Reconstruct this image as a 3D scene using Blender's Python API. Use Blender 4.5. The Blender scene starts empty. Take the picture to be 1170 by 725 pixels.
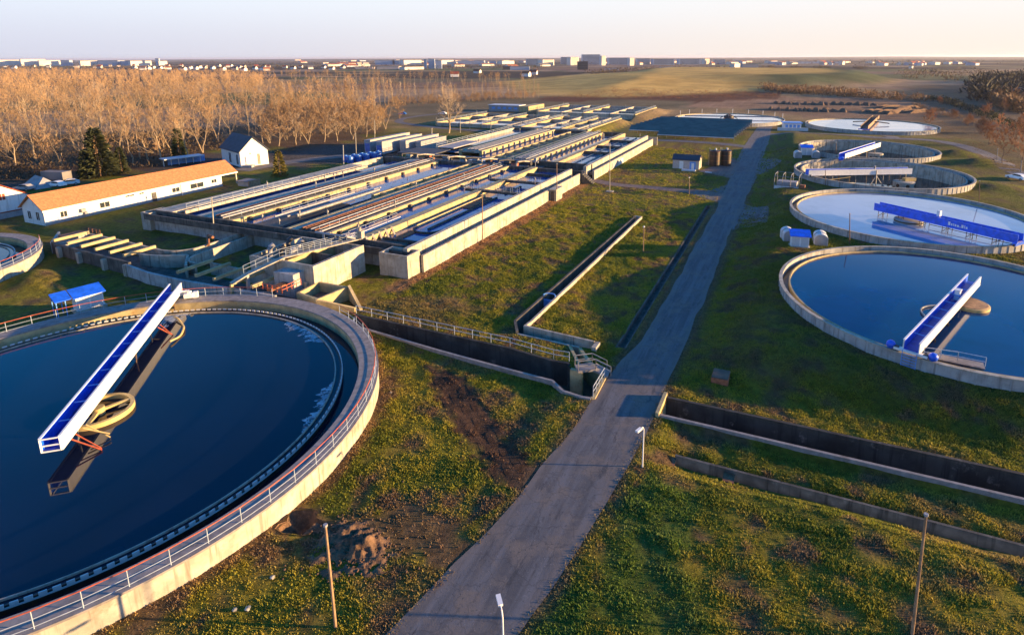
import bpy, math, random
import numpy as np
from mathutils import Vector, Matrix
from mathutils.geometry import delaunay_2d_cdt
random.seed(7); RNG = np.random.default_rng(11)
R = math.radians
SC = bpy.context.scene; COL = SC.collection
H = 30.0                                       # camera height above the plant's ground
# ---------------------------------------------------------------- camera model (fitted to the round tanks)
F_, RO, CX, CY, HY = 673.57, -0.00826, 627.6, 213.0, 65.0
PIT = math.atan((CY - HY) / F_)
def ray(px, py):
    u = (px - CX) / F_; v = -(py - CY) / F_
    c, s = math.cos(RO), math.sin(RO); u, v = c*u - s*v, s*u + c*v
    return (u, math.cos(PIT) + v*math.sin(PIT), -math.sin(PIT) + v*math.cos(PIT))
def at(px, py, z=0.0):
    d = ray(px, py); t = (z - H) / d[2]
    return Vector((d[0]*t, d[1]*t, z))
TH = R(67)
SU = (math.sin(TH), -math.cos(TH)); SV = (math.cos(TH), math.sin(TH))
def w(u, v, z=0.0): return Vector((u*SU[0] + v*SV[0], u*SU[1] + v*SV[1], z))
def site(p): return (p[0]*SU[0] + p[1]*SU[1], p[0]*SV[0] + p[1]*SV[1])
def sat(px, py, z=0.0):
    a = at(px, py, z); s = site(a); return (s[0], s[1], z)
# ---------------------------------------------------------------- numpy noise
def _h(i, j, s):
    n = (i.astype(np.int64)*374761393 + j.astype(np.int64)*668265263 + s*974711) & 0xffffffff
    n = ((n ^ (n >> 13))*1274126177) & 0xffffffff
    return ((n ^ (n >> 16)) & 0xffff) / 65535.0
def vnoise(x, y, s=0):
    i = np.floor(x); j = np.floor(y); fx = x - i; fy = y - j
    fx = fx*fx*(3 - 2*fx); fy = fy*fy*(3 - 2*fy)
    a = _h(i, j, s); b = _h(i+1, j, s); c = _h(i, j+1, s); d = _h(i+1, j+1, s)
    return (a*(1-fx) + b*fx)*(1-fy) + (c*(1-fx) + d*fx)*fy
def fbm(x, y, s=0, o=4):
    t = 0; a = .5; n = 0
    for k in range(o):
        t = t + a*vnoise(x*2**k + 17.3*k, y*2**k - 9.1*k, s + k); n += a; a *= .5
    return t / n
def sstep(a, b, x):
    t = np.clip((x - a) / (b - a), 0, 1); return t*t*(3 - 2*t)
def inpoly(x, y, poly):
    r = np.zeros(np.shape(x), bool); n = len(poly)
    for k in range(n):
        x0, y0 = poly[k][:2]; x1, y1 = poly[(k+1) % n][:2]
        c = ((y0 > y) != (y1 > y)) & (x < (x1 - x0)*(y - y0)/((y1 - y0) if y1 != y0 else 1e-9) + x0)
        r ^= c
    return r
def dpoly(x, y, pts, closed=False):
    d = np.full(np.shape(x), 1e9); n = len(pts)
    for k in range(n if closed else n - 1):
        ax, ay = pts[k][:2]; bx, by = pts[(k+1) % n][:2]
        L = (bx-ax)**2 + (by-ay)**2 + 1e-9
        t = np.clip(((x-ax)*(bx-ax) + (y-ay)*(by-ay))/L, 0, 1)
        d = np.minimum(d, np.hypot(x - ax - t*(bx-ax), y - ay - t*(by-ay)))
    return d
# ---------------------------------------------------------------- mesh builder (site coordinates u, v, z)
class MB:
    def __init__(s): s.v = []; s.f = []
    def add(s, vs, fs):
        o = len(s.v); s.v += [tuple(p) for p in vs]; s.f += [tuple(i + o for i in f) for f in fs]; return s
    def box(s, a, b, c, d, e, f):
        return s.add([(a,c,e),(b,c,e),(b,d,e),(a,d,e),(a,c,f),(b,c,f),(b,d,f),(a,d,f)],
                     [(3,2,1,0),(4,5,6,7),(0,1,5,4),(1,2,6,5),(2,3,7,6),(3,0,4,7)])
    def cbox(s, c, L, W, Hh, ang=0):                     # box of length L along ang, base at c
        ca, sa = math.cos(ang), math.sin(ang); vs = []
        for z in (c[2], c[2] + Hh):
            for x, y in ((-L/2,-W/2),(L/2,-W/2),(L/2,W/2),(-L/2,W/2)):
                vs.append((c[0] + x*ca - y*sa, c[1] + x*sa + y*ca, z))
        return s.add(vs, [(3,2,1,0),(4,5,6,7),(0,1,5,4),(1,2,6,5),(2,3,7,6),(3,0,4,7)])
    def beam(s, p, q, wd, hh):                           # rectangular bar p->q, centred
        p = Vector(p); q = Vector(q); d = (q - p).normalized()
        sd = d.cross(Vector((0,0,1)))
        sd = sd.normalized() if sd.length > 1e-4 else Vector((1,0,0))
        up = sd.cross(d); vs = []
        for e in (p, q):
            for a, b in ((-1,-1),(1,-1),(1,1),(-1,1)): vs.append(e + sd*(a*wd/2) + up*(b*hh/2))
        return s.add(vs, [(0,1,2,3),(7,6,5,4),(0,4,5,1),(1,5,6,2),(2,6,7,3),(3,7,4,0)])
    def tube(s, p, q, r, n=6, r2=None):
        p = Vector(p); q = Vector(q); d = (q - p).normalized()
        a = d.orthogonal().normalized(); b = d.cross(a); vs = []
        for e, rr in ((p, r), (q, r if r2 is None else r2)):
            for k in range(n):
                t = 2*math.pi*k/n; vs.append(e + a*(rr*math.cos(t)) + b*(rr*math.sin(t)))
        return s.add(vs, [(k, (k+1) % n, n + (k+1) % n, n + k) for k in range(n)] + [tuple(range(n))[::-1], tuple(range(n, 2*n))])
    def path(s, pts, r, n=6):
        for a, b in zip(pts, pts[1:]): s.tube(a, b, r, n)
        return s
    def ring(s, c, r0, r1, z0, z1, a0=0.0, a1=2*math.pi, n=96):
        full = abs(a1 - a0 - 2*math.pi) < 1e-6; m = n if full else n + 1; vs = []
        for k in range(m):
            t = a0 + (a1 - a0)*k/n; ca, sa = math.cos(t), math.sin(t)
            for r, z in ((r0,z0),(r1,z0),(r1,z1),(r0,z1)): vs.append((c[0] + r*ca, c[1] + r*sa, z))
        fs = []
        for k in range(n):
            i = 4*k; j = 4*((k+1) % m)
            for e in range(4): f = (e+1) % 4; fs.append((i+e, i+f, j+f, j+e))
        if not full: fs += [(0,3,2,1), tuple(4*(m-1) + e for e in range(4))]
        return s.add(vs, fs)
    def disc(s, c, r, z, n=96): return s.add([(c[0] + r*math.cos(2*math.pi*k/n), c[1] + r*math.sin(2*math.pi*k/n), z) for k in range(n)], [tuple(range(n))])
    def prism(s, poly, z0, z1):
        n = len(poly); a = sum(poly[k][0]*poly[(k+1)%n][1] - poly[(k+1)%n][0]*poly[k][1] for k in range(n))
        if a < 0: poly = poly[::-1]
        return s.add([(p[0],p[1],z0) for p in poly] + [(p[0],p[1],z1) for p in poly],
                     [tuple(range(n))[::-1], tuple(range(n,2*n))] + [(k,(k+1)%n,n+(k+1)%n,n+k) for k in range(n)])
    def lathe(s, c, prof, n=24):
        vs = []; m = len(prof)
        for k in range(n):
            t = 2*math.pi*k/n
            for r, z in prof: vs.append((c[0] + r*math.cos(t), c[1] + r*math.sin(t), z))
        fs = [(k*m+e, ((k+1)%n)*m+e, ((k+1)%n)*m+e+1, k*m+e+1) for k in range(n) for e in range(m-1)]
        if prof[0][0] > 0: fs.append(tuple(k*m for k in range(n))[::-1])
        if prof[-1][0] > 0: fs.append(tuple(k*m + m-1 for k in range(n)))
        return s.add(vs, fs)
    def wall(s, pts, t, z0, z1, closed=False):           # mitred wall along a polyline; z1 scalar or per point
        P = [Vector((p[0], p[1])) for p in pts]; n = len(P); vs = []
        for k in range(n):
            dirs = []
            if k > 0 or closed: dirs.append((P[k] - P[k-1]).normalized())
            if k < n-1 or closed: dirs.append((P[(k+1) % n] - P[k]).normalized())
            d = sum(dirs, Vector((0,0))).normalized(); nr = Vector((-d.y, d.x)); m = 1/max(.35, nr.dot(Vector((-dirs[0].y, dirs[0].x))))
            a = P[k] + nr*(t/2*m); b = P[k] - nr*(t/2*m); zt = z1[k] if isinstance(z1, (list, tuple)) else z1
            zb = z0[k] if isinstance(z0, (list, tuple)) else z0
            vs += [(a.x,a.y,zb),(b.x,b.y,zb),(b.x,b.y,zt),(a.x,a.y,zt)]
        fs = []
        for k in range(n if closed else n-1):
            i = 4*k; j = 4*((k+1) % n)
            for e in range(4): f = (e+1) % 4; fs.append((i+e, i+f, j+f, j+e))
        if not closed: fs += [(0,3,2,1), tuple(4*(n-1)+e for e in range(4))]
        return s.add(vs, fs)
    def rail(s, pts, h=1.05, sp=1.8, r=.032, mids=(.5,), off=0.0):
        tot = 0
        for a, b in zip(pts, pts[1:]):
            a = Vector(a); b = Vector(b); L = (b-a).length; n = max(1, round(L/sp))
            for k in range(n+1):
                p = a.lerp(b, k/n); s.tube(p, p + Vector((0,0,h)), r, 5)
            for m in (1.0,) + tuple(mids): s.tube(a + Vector((0,0,h*m)), b + Vector((0,0,h*m)), r, 5)
        return s
    def sphere(s, c, r, n=10, sq=1.0):
        return s.lathe(c, [(max(1e-3, r*math.sin(math.pi*k/n)) if 0 < k < n else 0.0, c[2] - r*sq*math.cos(math.pi*k/n)) for k in range(n+1)], n*2) if False else s.lathe(c, [(r*math.sin(max(.02, min(math.pi-.02, math.pi*k/n))), c[2] - r*sq*math.cos(math.pi*k/n)) for k in range(n+1)], n+4)
ORG = {}
def tag(o, label=None, cat=None, group=None, kind=None):
    if label: o['label'] = label
    if cat: o['category'] = cat
    if group: o['group'] = group
    if kind: o['kind'] = kind
    return o
def raw_mesh(name, verts, faces, mat, smooth=False):
    me = bpy.data.meshes.new(name); me.from_pydata(verts, [], faces)
    if mat: me.materials.append(mat)
    if smooth:
        me.polygons.foreach_set('use_smooth', [True]*len(me.polygons)); me.update()
        me.set_sharp_from_angle(angle=R(38))
    me.update(); return me
def obj(name, mb, mat, parent=None, base=None, smooth=False, world=False):
    """site-coordinate MB -> one mesh object; base = site point of its origin"""
    if parent is not None: og = ORG[parent.name]
    else:
        if base is None: base = mb.v[0]
        og = Vector(base) if world else w(*base)
    vs = [(Vector(p) if world else w(*p)) - og for p in mb.v]
    o = bpy.data.objects.new(name, raw_mesh(name, vs, mb.f, mat, smooth)); COL.objects.link(o)
    if parent is not None: o.parent = parent
    else: o.location = og
    ORG[o.name] = og
    return o
def thing(name, label, cat, base, group=None, world=False):
    o = bpy.data.objects.new(name, None); COL.objects.link(o); o.empty_display_size = .3
    o.location = Vector(base) if world else w(*base); ORG[o.name] = o.location.copy()
    return tag(o, label, cat, group)
def kids(o): return [c for c in bpy.data.objects if c.parent == o]
def copy_tree(o, parent=None):
    c = o.copy(); COL.objects.link(c)
    if parent is not None: c.parent = parent
    for ch in list(o.children): copy_tree(ch, c)
    return c
def np_mesh(name, V, Fc, mat, cols=None, smooth=False):
    """V (n,3), Fc (m,k) arrays -> object at the origin"""
    me = bpy.data.meshes.new(name); V = np.asarray(V, np.float32); Fc = np.asarray(Fc, np.int32)
    m, k = Fc.shape
    me.vertices.add(len(V)); me.vertices.foreach_set('co', V.ravel())
    me.loops.add(m*k); me.loops.foreach_set('vertex_index', Fc.ravel())
    me.polygons.add(m); me.polygons.foreach_set('loop_start', np.arange(0, m*k, k, dtype=np.int32))
    me.update(calc_edges=True)
    if cols is not None:
        a = me.color_attributes.new('Col', 'FLOAT_COLOR', 'POINT')
        a.data.foreach_set('color', np.c_[cols, np.ones(len(V))].astype(np.float32).ravel())
    if smooth: me.polygons.foreach_set('use_smooth', [True]*m)
    if mat: me.materials.append(mat)
    o = bpy.data.objects.new(name, me); COL.objects.link(o); ORG[o.name] = Vector((0,0,0)); return o
# ---------------------------------------------------------------- materials
def nodes(name):
    m = bpy.data.materials.new(name); m.use_nodes = True; nt = m.node_tree
    return m, nt, nt.nodes, nt.links, nt.nodes['Principled BSDF']
def mixc(nt, fac, a, b, mode='MIX'):
    n = nt.nodes.new('ShaderNodeMix'); n.data_type = 'RGBA'; n.blend_type = mode
    for sk, v in ((0, fac), (6, a), (7, b)):
        if hasattr(v, 'is_linked') or isinstance(v, bpy.types.NodeSocket): nt.links.new(v, n.inputs[sk])
        else: n.inputs[sk].default_value = v if sk == 0 else (*v, 1)
    return n.outputs[2]
def noise(nt, scale, detail=4, rough=.6, vec=None, sc3=None):
    g = nt.nodes.new('ShaderNodeNewGeometry'); src = vec or g.outputs['Position']
    if sc3:
        mp = nt.nodes.new('ShaderNodeMapping'); nt.links.new(src, mp.inputs[0]); mp.inputs['Scale'].default_value = sc3; src = mp.outputs[0]
    n = nt.nodes.new('ShaderNodeTexNoise'); n.inputs['Scale'].default_value = scale; n.inputs['Detail'].default_value = detail
    n.inputs['Roughness'].default_value = rough; nt.links.new(src, n.inputs['Vector']); return n.outputs['Fac']
def ramp(nt, fac, p0, p1):
    n = nt.nodes.new('ShaderNodeMapRange'); n.inputs[1].default_value = p0; n.inputs[2].default_value = p1
    n.interpolation_type = 'SMOOTHSTEP'; nt.links.new(fac, n.inputs[0]); return n.outputs[0]
def bump(nt, b, fac, strength, dist):
    n = nt.nodes.new('ShaderNodeBump'); n.inputs['Strength'].default_value = strength; n.inputs['Distance'].default_value = dist
    nt.links.new(fac, n.inputs['Height']); nt.links.new(n.outputs[0], b.inputs['Normal'])
def mk(name, c, var=.25, rough=.75, scale=1.2, bmp=.25, bd=.03, bs=9, streak=None, metal=0, stain=None, stain_lo=.52):
    m, nt, N, L, b = nodes(name)
    col = mixc(nt, ramp(nt, noise(nt, scale), .3, .7), [x*(1-var) for x in c], [min(1, x*(1+var)) for x in c])
    if stain: col = mixc(nt, ramp(nt, noise(nt, .55, 5, .7), stain_lo, stain_lo + .2), col, stain)
    if streak: col = mixc(nt, ramp(nt, noise(nt, 1, 3, .6, sc3=(2.6, 2.6, .18)), .5, .72), col, streak)
    L.new(col, b.inputs['Base Color']); b.inputs['Roughness'].default_value = rough; b.inputs['Metallic'].default_value = metal
    if bmp: bump(nt, b, noise(nt, bs, 4), bmp, bd)
    return m
M = {}
M['conc'] = mk('concrete', (.36,.33,.27), .2, .85, .9, streak=(.17,.145,.115), stain=(.22,.18,.12))
M['conc_pale'] = mk('pale_concrete', (.40,.37,.30), .22, .85, .8, streak=(.20,.175,.135), stain=(.25,.205,.145), stain_lo=.52)
M['townwall'] = mk('town_render', (.62,.58,.52), .1, .85, .05, bmp=0)
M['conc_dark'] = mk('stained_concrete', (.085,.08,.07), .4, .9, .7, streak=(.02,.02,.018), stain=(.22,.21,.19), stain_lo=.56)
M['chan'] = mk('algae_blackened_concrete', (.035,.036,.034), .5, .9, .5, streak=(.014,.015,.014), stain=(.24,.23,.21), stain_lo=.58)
M['conc_blue'] = mk('weathered_grey_concrete', (.36,.36,.35), .2, .85, .8, streak=(.19,.18,.17), stain=(.24,.23,.21))
M['conc_yel'] = mk('ochre_stained_sunlit_concrete', (.40,.32,.165), .25, .85, 1.1, stain=(.28,.17,.06), stain_lo=.56)  # ochre stains, with yellow evening sunlight put into the colour
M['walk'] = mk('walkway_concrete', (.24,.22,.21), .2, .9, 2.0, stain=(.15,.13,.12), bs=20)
M['sludge'] = mk('wet_sludge', (.07,.055,.042), .4, .6, 1.5, stain=(.14,.10,.06), bmp=.5, bd=.1, bs=3)
M['white'] = mk('white_paint', (.78,.78,.76), .06, .4, 2, bmp=0, stain=(.6,.58,.54), stain_lo=.66)
M['wwall'] = mk('white_render', (.74,.73,.70), .06, .8, 1.0, bmp=.1, streak=(.58,.56,.52), stain=(.60,.58,.54), stain_lo=.6)
M['blue'] = mk('blue_paint', (.015,.12,.74), .2, .35, 1.5, bmp=0, stain=(.03,.10,.42), stain_lo=.6)
M['paleblue'] = mk('pale_blue_cladding', (.30,.36,.46), .1, .6, .05, bmp=0)
M['bluelight'] = mk('light_blue_paint', (.12,.32,.72), .15, .4, 2, bmp=0)
M['bluedeck'] = mk('blue_deck_paint', (.012,.028,.34), .3, .45, 2, bmp=0, stain=(.02,.05,.2))
M['rustred'] = mk('red_oxide_paint', (.42,.085,.03), .3, .6, 3, bmp=0, stain=(.22,.06,.03))
M['rust'] = mk('rusty_steel', (.20,.085,.04), .4, .8, 3, stain=(.12,.05,.03))
M['rail'] = mk('grey_blue_rail_paint', (.34,.40,.47), .12, .45, 3, bmp=0, stain=(.3,.25,.2), stain_lo=.62)
M['steel'] = mk('galvanised_steel', (.24,.24,.24), .25, .5, 2, bmp=0, metal=.3, stain=(.32,.28,.24), stain_lo=.6)
M['dark'] = mk('dark_machinery', (.045,.045,.05), .4, .6, 2, bmp=.2)
M['black'] = mk('black_steel_and_shade', (.016,.013,.012), .3, .45, 1, bmp=0, streak=(.07,.03,.015))
M['yellow'] = mk('yellow_ochre_paint', (.50,.37,.15), .15, .6, 2, bmp=.1, stain=(.4,.27,.1), stain_lo=.6)
M['wood'] = mk('weathered_timber', (.30,.19,.11), .25, .85, 2, streak=(.16,.10,.06))
M['brown'] = mk('brown_steel', (.13,.075,.045), .3, .7, 1.5)
M['roof'] = mk('terracotta_tiles', (.47,.185,.075), .22, .9, 2.5, stain=(.34,.14,.07), stain_lo=.56, bmp=.5, bd=.05, bs=6)
M['slate'] = mk('dark_slate_tiles', (.045,.05,.065), .2, .7, .8, bmp=.2)
M['redroof'] = mk('dark_red_roof', (.25,.05,.025), .25, .8, .8)
M['greyroof'] = mk('grey_roof', (.16,.15,.15), .25, .8, .2)
M['plinth'] = mk('grey_plinth', (.30,.30,.31), .15, .85)
M['brick'] = mk('red_brown_brick', (.28,.10,.05), .3, .9, 3)
M['pinkwall'] = mk('pinkish_brick_wall', (.52,.43,.38), .12, .85, 3)
M['container'] = mk('white_container_steel', (.56,.57,.58), .06, .5, 1, bmp=0, stain=(.45,.42,.38), stain_lo=.64)
M['bluedrum'] = mk('blue_plastic', (.02,.12,.42), .3, .4, 1.5, bmp=0)
M['soil'] = mk('dug_soil', (.15,.085,.045), .4, .95, 2.2, bmp=.8, bd=.1, bs=5, stain=(.07,.045,.03))
M['bark'] = mk('pale_bark', (.29,.22,.14), .25, .9, 2, bmp=0)
M['barkdark'] = mk('brown_bark', (.18,.11,.07), .25, .9, 2, bmp=0)
def glass():
    m, nt, N, L, b = nodes('window_glass'); b.inputs['Base Color'].default_value = (.03,.04,.05,1); b.inputs['Roughness'].default_value = .08; return m
M['glass'] = glass()
def foliage(name, c1, c2, tr=.25):
    m, nt, N, L, b = nodes(name)
    col = mixc(nt, ramp(nt, noise(nt, .9, 4), .3, .7), c1, c2)
    oi = N.new('ShaderNodeObjectInfo'); mr = N.new('ShaderNodeMapRange'); mr.inputs[3].default_value = .55; mr.inputs[4].default_value = 1.35; L.new(oi.outputs['Random'], mr.inputs[0])
    vm = N.new('ShaderNodeVectorMath'); vm.operation = 'SCALE'; L.new(col, vm.inputs[0]); L.new(mr.outputs[0], vm.inputs['Scale']); col = vm.outputs[0]
    L.new(col, b.inputs['Base Color']); b.inputs['Roughness'].default_value = .8
    t = N.new('ShaderNodeBsdfTranslucent'); L.new(col, t.inputs[0]); mx = N.new('ShaderNodeMixShader'); mx.inputs[0].default_value = tr
    L.new(b.outputs[0], mx.inputs[1]); L.new(t.outputs[0], mx.inputs[2]); L.new(mx.outputs[0], N['Material Output'].inputs[0]); return m
M['twig'] = foliage('tan_twigs', (.34,.205,.10), (.50,.33,.165), .3)
M['twigpale'] = foliage('pale_twigs', (.42,.31,.20), (.55,.43,.28), .3)
M['twigred'] = foliage('red_brown_twigs', (.24,.11,.055), (.34,.16,.08), .25)
M['pine'] = foliage('dark_conifer', (.028,.042,.014), (.075,.085,.025), .15)
M['thuja'] = foliage('golden_conifer', (.08,.075,.012), (.24,.19,.025), .2)
M['bush'] = foliage('dark_scrub', (.05,.035,.02), (.11,.075,.04), .2)
M['bushgreen'] = foliage('dark_green_scrub', (.025,.035,.018), (.06,.065,.03), .2)
M['bushdark'] = foliage('shadowed_dark_wood', (.014,.019,.017), (.035,.038,.032), .1)  # shade over the far right wood is put into this colour
M['redscrub'] = foliage('russet_weeds', (.13,.05,.025), (.21,.095,.045), .2)
M['reed'] = foliage('russet_scrub', (.17,.095,.05), (.27,.165,.085), .2)
def ground_mat():
    m, nt, N, L, b = nodes('ground_soil_and_grass')
    a = N.new('ShaderNodeAttribute'); a.attribute_name = 'Col'
    n1 = ramp(nt, noise(nt, 1.6, 5, .65), .28, .72)
    g = N.new('ShaderNodeMapRange'); g.inputs[3].default_value = .62; g.inputs[4].default_value = 1.42; L.new(n1, g.inputs[0])
    n2 = ramp(nt, noise(nt, .035, 4, .6), .3, .7)
    g2 = N.new('ShaderNodeMapRange'); g2.inputs[3].default_value = .8; g2.inputs[4].default_value = 1.2; L.new(n2, g2.inputs[0])
    mu = N.new('ShaderNodeMath'); mu.operation = 'MULTIPLY'; L.new(g.outputs[0], mu.inputs[0]); L.new(g2.outputs[0], mu.inputs[1])
    vm = N.new('ShaderNodeVectorMath'); vm.operation = 'SCALE'; L.new(a.outputs['Color'], vm.inputs[0]); L.new(mu.outputs[0], vm.inputs['Scale'])
    L.new(vm.outputs[0], b.inputs['Base Color']); b.inputs['Roughness'].default_value = .95; b.inputs['Specular IOR Level'].default_value = .15
    bump(nt, b, noise(nt, 2.6, 6, .7), 1.0, .55); return m
M['ground'] = ground_mat()
def blade_mat():
    m, nt, N, L, b = nodes('grass_blades'); a = N.new('ShaderNodeAttribute'); a.attribute_name = 'Col'
    L.new(a.outputs['Color'], b.inputs['Base Color']); b.inputs['Roughness'].default_value = .7; b.inputs['Specular IOR Level'].default_value = .2
    t = N.new('ShaderNodeBsdfTranslucent'); L.new(a.outputs['Color'], t.inputs[0]); mx = N.new('ShaderNodeMixShader'); mx.inputs[0].default_value = .3
    L.new(b.outputs[0], mx.inputs[1]); L.new(t.outputs[0], mx.inputs[2]); L.new(mx.outputs[0], N['Material Output'].inputs[0]); return m
M['blade'] = blade_mat()
def road_mat(name, c, dirt, amt):
    m, nt, N, L, b = nodes(name)
    # rotate so x runs across the road, y along it
    g = N.new('ShaderNodeNewGeometry'); mp = N.new('ShaderNodeMapping'); mp.inputs['Rotation'].default_value = (0, 0, math.pi/2 - TH)
    L.new(g.outputs['Position'], mp.inputs[0])
    col = mixc(nt, ramp(nt, noise(nt, 1.0, 4, .6, mp.outputs[0], (1.5, .10, 1)), .35, .68), [x*.75 for x in c], [x*1.3 for x in c])
    col = mixc(nt, ramp(nt, noise(nt, .30, 6, .72), .44, .66), col, dirt)
    col = mixc(nt, ramp(nt, noise(nt, .8, 6, .75, mp.outputs[0], (1.6, .35, 1)), .55, .66), col, [x*.55 for x in c])
    col = mixc(nt, ramp(nt, noise(nt, 5.0, 6, .75), .56, .68), col, [x*.5 for x in c])
    col = mixc(nt, ramp(nt, noise(nt, 7.0, 4, .8), .62, .70), col, [min(1, x*2.2) for x in c])
    vo = N.new('ShaderNodeTexVoronoi'); vo.feature = 'DISTANCE_TO_EDGE'; vo.inputs['Scale'].default_value = .45; wv = N.new('ShaderNodeVectorMath'); wv.operation = 'ADD'
    nz = N.new('ShaderNodeTexNoise'); nz.inputs['Scale'].default_value = 1.3; L.new(mp.outputs[0], nz.inputs['Vector']); L.new(mp.outputs[0], wv.inputs[0]); L.new(nz.outputs['Color'], wv.inputs[1]); L.new(wv.outputs[0], vo.inputs['Vector'])
    ck = N.new('ShaderNodeMapRange'); ck.inputs[1].default_value = .006; ck.inputs[2].default_value = .03; ck.inputs[3].default_value = .3; ck.inputs[4].default_value = 0; L.new(vo.outputs['Distance'], ck.inputs[0])
    col = mixc(nt, ck.outputs[0], col, [x*.3 for x in c])
    at_ = N.new('ShaderNodeAttribute'); at_.attribute_name = 'Col'
    col = mixc(nt, at_.outputs['Fac'], col, dirt)
    L.new(col, b.inputs['Base Color']); b.inputs['Roughness'].default_value = .85
    bump(nt, b, noise(nt, 14, 5), .35, .03); return m
M['road'] = road_mat('worn_asphalt', (.105,.105,.112), (.165,.135,.112), .5)
M['path'] = road_mat('reddish_gravel', (.16,.11,.095), (.20,.14,.10), .5)
M['yard'] = road_mat('yard_gravel', (.12,.11,.11), (.18,.15,.12), .5)
def water_mat(name, base, rough=.03, ior=1.33, bst=.05, bsc=1.2, scum=None, lo=.6, base2=None):
    m, nt, N, L, b = nodes(name)
    col = mixc(nt, ramp(nt, noise(nt, .12, 3), .35, .65), base, base2 or [x*1.35 for x in base])
    if scum:
        f = ramp(nt, noise(nt, .5, 6, .7), lo, lo + .12); col = mixc(nt, f, col, scum)
        rr = N.new('ShaderNodeMapRange'); rr.inputs[3].default_value = rough; rr.inputs[4].default_value = .6; L.new(f, rr.inputs[0]); L.new(rr.outputs[0], b.inputs['Roughness'])
    else: b.inputs['Roughness'].default_value = rough
    L.new(col, b.inputs['Base Color']); b.inputs['IOR'].default_value = ior
    bump(nt, b, noise(nt, bsc, 3), bst, .05); return m
M['waterA'] = water_mat('dark_still_water', (.004,.008,.022), .03, 1.33, .03, .8)
M['water1'] = water_mat('blue_still_water', (.003,.028,.095), .05, 1.36, .08, 2.0)
M['water2'] = water_mat('pale_mirror_water', (.24,.28,.38), .03, 1.8, .02, 1.0)  # part of the sky's reflection put into the pale base colour
M['water3'] = water_mat('sky_white_water', (.42,.46,.52), .07, 1.6, .02, 1.0, base2=(.62,.62,.62))  # white sky reflection put into the base colour
M['waterd'] = water_mat('black_deep_water', (.004,.007,.013), .04, 1.33, .04, 1.0)
M['waterb'] = water_mat('basin_water', (.010,.075,.24), .06, 1.5, .12, 2.5, scum=(.10,.075,.055), lo=.57)
M['waterl'] = water_mat('pale_settled_water', (.13,.17,.24), .06, 1.6, .05, 1.5, scum=(.35,.36,.38), lo=.6)
M['foam'] = mk('grey_foam', (.42,.47,.52), .25, .7, 3, bmp=.4, stain=(.2,.24,.3))
_n = M['foam'].node_tree; _t = _n.nodes.new('ShaderNodeBsdfTransparent'); _m = _n.nodes.new('ShaderNodeMixShader')
_n.links.new(ramp(_n, noise(_n, 1.1, 6, .75), .36, .58), _m.inputs[0]); _n.links.new(_t.outputs[0], _m.inputs[1]); _n.links.new(_n.nodes['Principled BSDF'].outputs[0], _m.inputs[2]); _n.links.new(_m.outputs[0], _n.nodes['Material Output'].inputs[0])
def solar_mat():
    m, nt, N, L, b = nodes('solar_glass'); col = mixc(nt, ramp(nt, noise(nt, .3), .3, .7), (.05,.095,.085), (.085,.14,.125))
    L.new(col, b.inputs['Base Color']); b.inputs['Roughness'].default_value = .5; b.inputs['Specular IOR Level'].default_value = .25; return m
M['solar'] = solar_mat()
# ---------------------------------------------------------------- camera, sky, sun
cd = bpy.data.cameras.new('camera'); co = bpy.data.objects.new('camera', cd); COL.objects.link(co); SC.camera = co
cd.sensor_width = 36; cd.lens = 673.08/1170*36; cd.shift_x = (585 - 630.54)/1170; cd.shift_y = -(362.5 - 213.3)/1170
cd.clip_end = 120000; cd.clip_start = .5
co.matrix_world = Matrix.Translation((-.103,.011,H)) @ Matrix.Rotation(-.00408, 4, 'Z') @ Matrix.Rotation(math.pi/2 - .21641, 4, 'X') @ Matrix.Rotation(-.00387, 4, 'Z')
SUN_AZ, SUN_EL = R(-3.0), R(7.0); HAZE = 4e-5; SKYV = .95
sd = Vector((math.cos(SUN_AZ)*math.cos(SUN_EL), math.sin(SUN_AZ)*math.cos(SUN_EL), math.sin(SUN_EL)))
sl = bpy.data.lights.new('sun', 'SUN'); sl.energy = 5.0; sl.angle = R(.5); sl.color = (1, .63, .28)
so = bpy.data.objects.new('sun', sl); COL.objects.link(so); so.location = (200, 0, 120)
so.rotation_euler = (-sd).to_track_quat('-Z', 'Y').to_euler()
wd = bpy.data.worlds.new('World'); SC.world = wd; wd.use_nodes = True; nt = wd.node_tree
sk = nt.nodes.new('ShaderNodeTexSky'); sk.sky_type = 'NISHITA'; sk.sun_disc = False
sk.sun_elevation = SUN_EL; sk.sun_rotation = math.pi/2 - SUN_AZ
sk.altitude = 100; sk.air_density = 1.0; sk.dust_density = .2; sk.ozone_density = 3.5
# thin pale haze band low over the horizon (lavender to the left, cream towards the sun), deep blue overhead
tc = nt.nodes.new('ShaderNodeTexCoord'); sp = nt.nodes.new('ShaderNodeSeparateXYZ'); nt.links.new(tc.outputs['Generated'], sp.inputs[0])
def mrange(src, a, b, c=0, d=1):
    n = nt.nodes.new('ShaderNodeMapRange'); n.interpolation_type = 'SMOOTHSTEP'
    for k, v in ((1, a), (2, b), (3, c), (4, d)): n.inputs[k].default_value = v
    nt.links.new(src, n.inputs[0]); return n.outputs[0]
def mix(f, a, b):
    n = nt.nodes.new('ShaderNodeMix'); n.data_type = 'RGBA'
    for k, v in ((0, f), (6, a), (7, b)):
        if isinstance(v, tuple): n.inputs[k].default_value = (*v, 1)
        else: nt.links.new(v, n.inputs[k])
    return n.outputs[2]
SKS = .15; EXPO = 1.68; q = 1/(SKS*2**EXPO)
low = mix(mrange(sp.outputs[0], -.9, .7), tuple(q*c for c in (.70,.72,.86)), tuple(q*c for c in (1.02,.90,.80)))
mid = mix(mrange(sp.outputs[0], -.9, .7), tuple(q*c for c in (.84,.92,1.04)), tuple(q*c for c in (1.0,.98,.97)))
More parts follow.
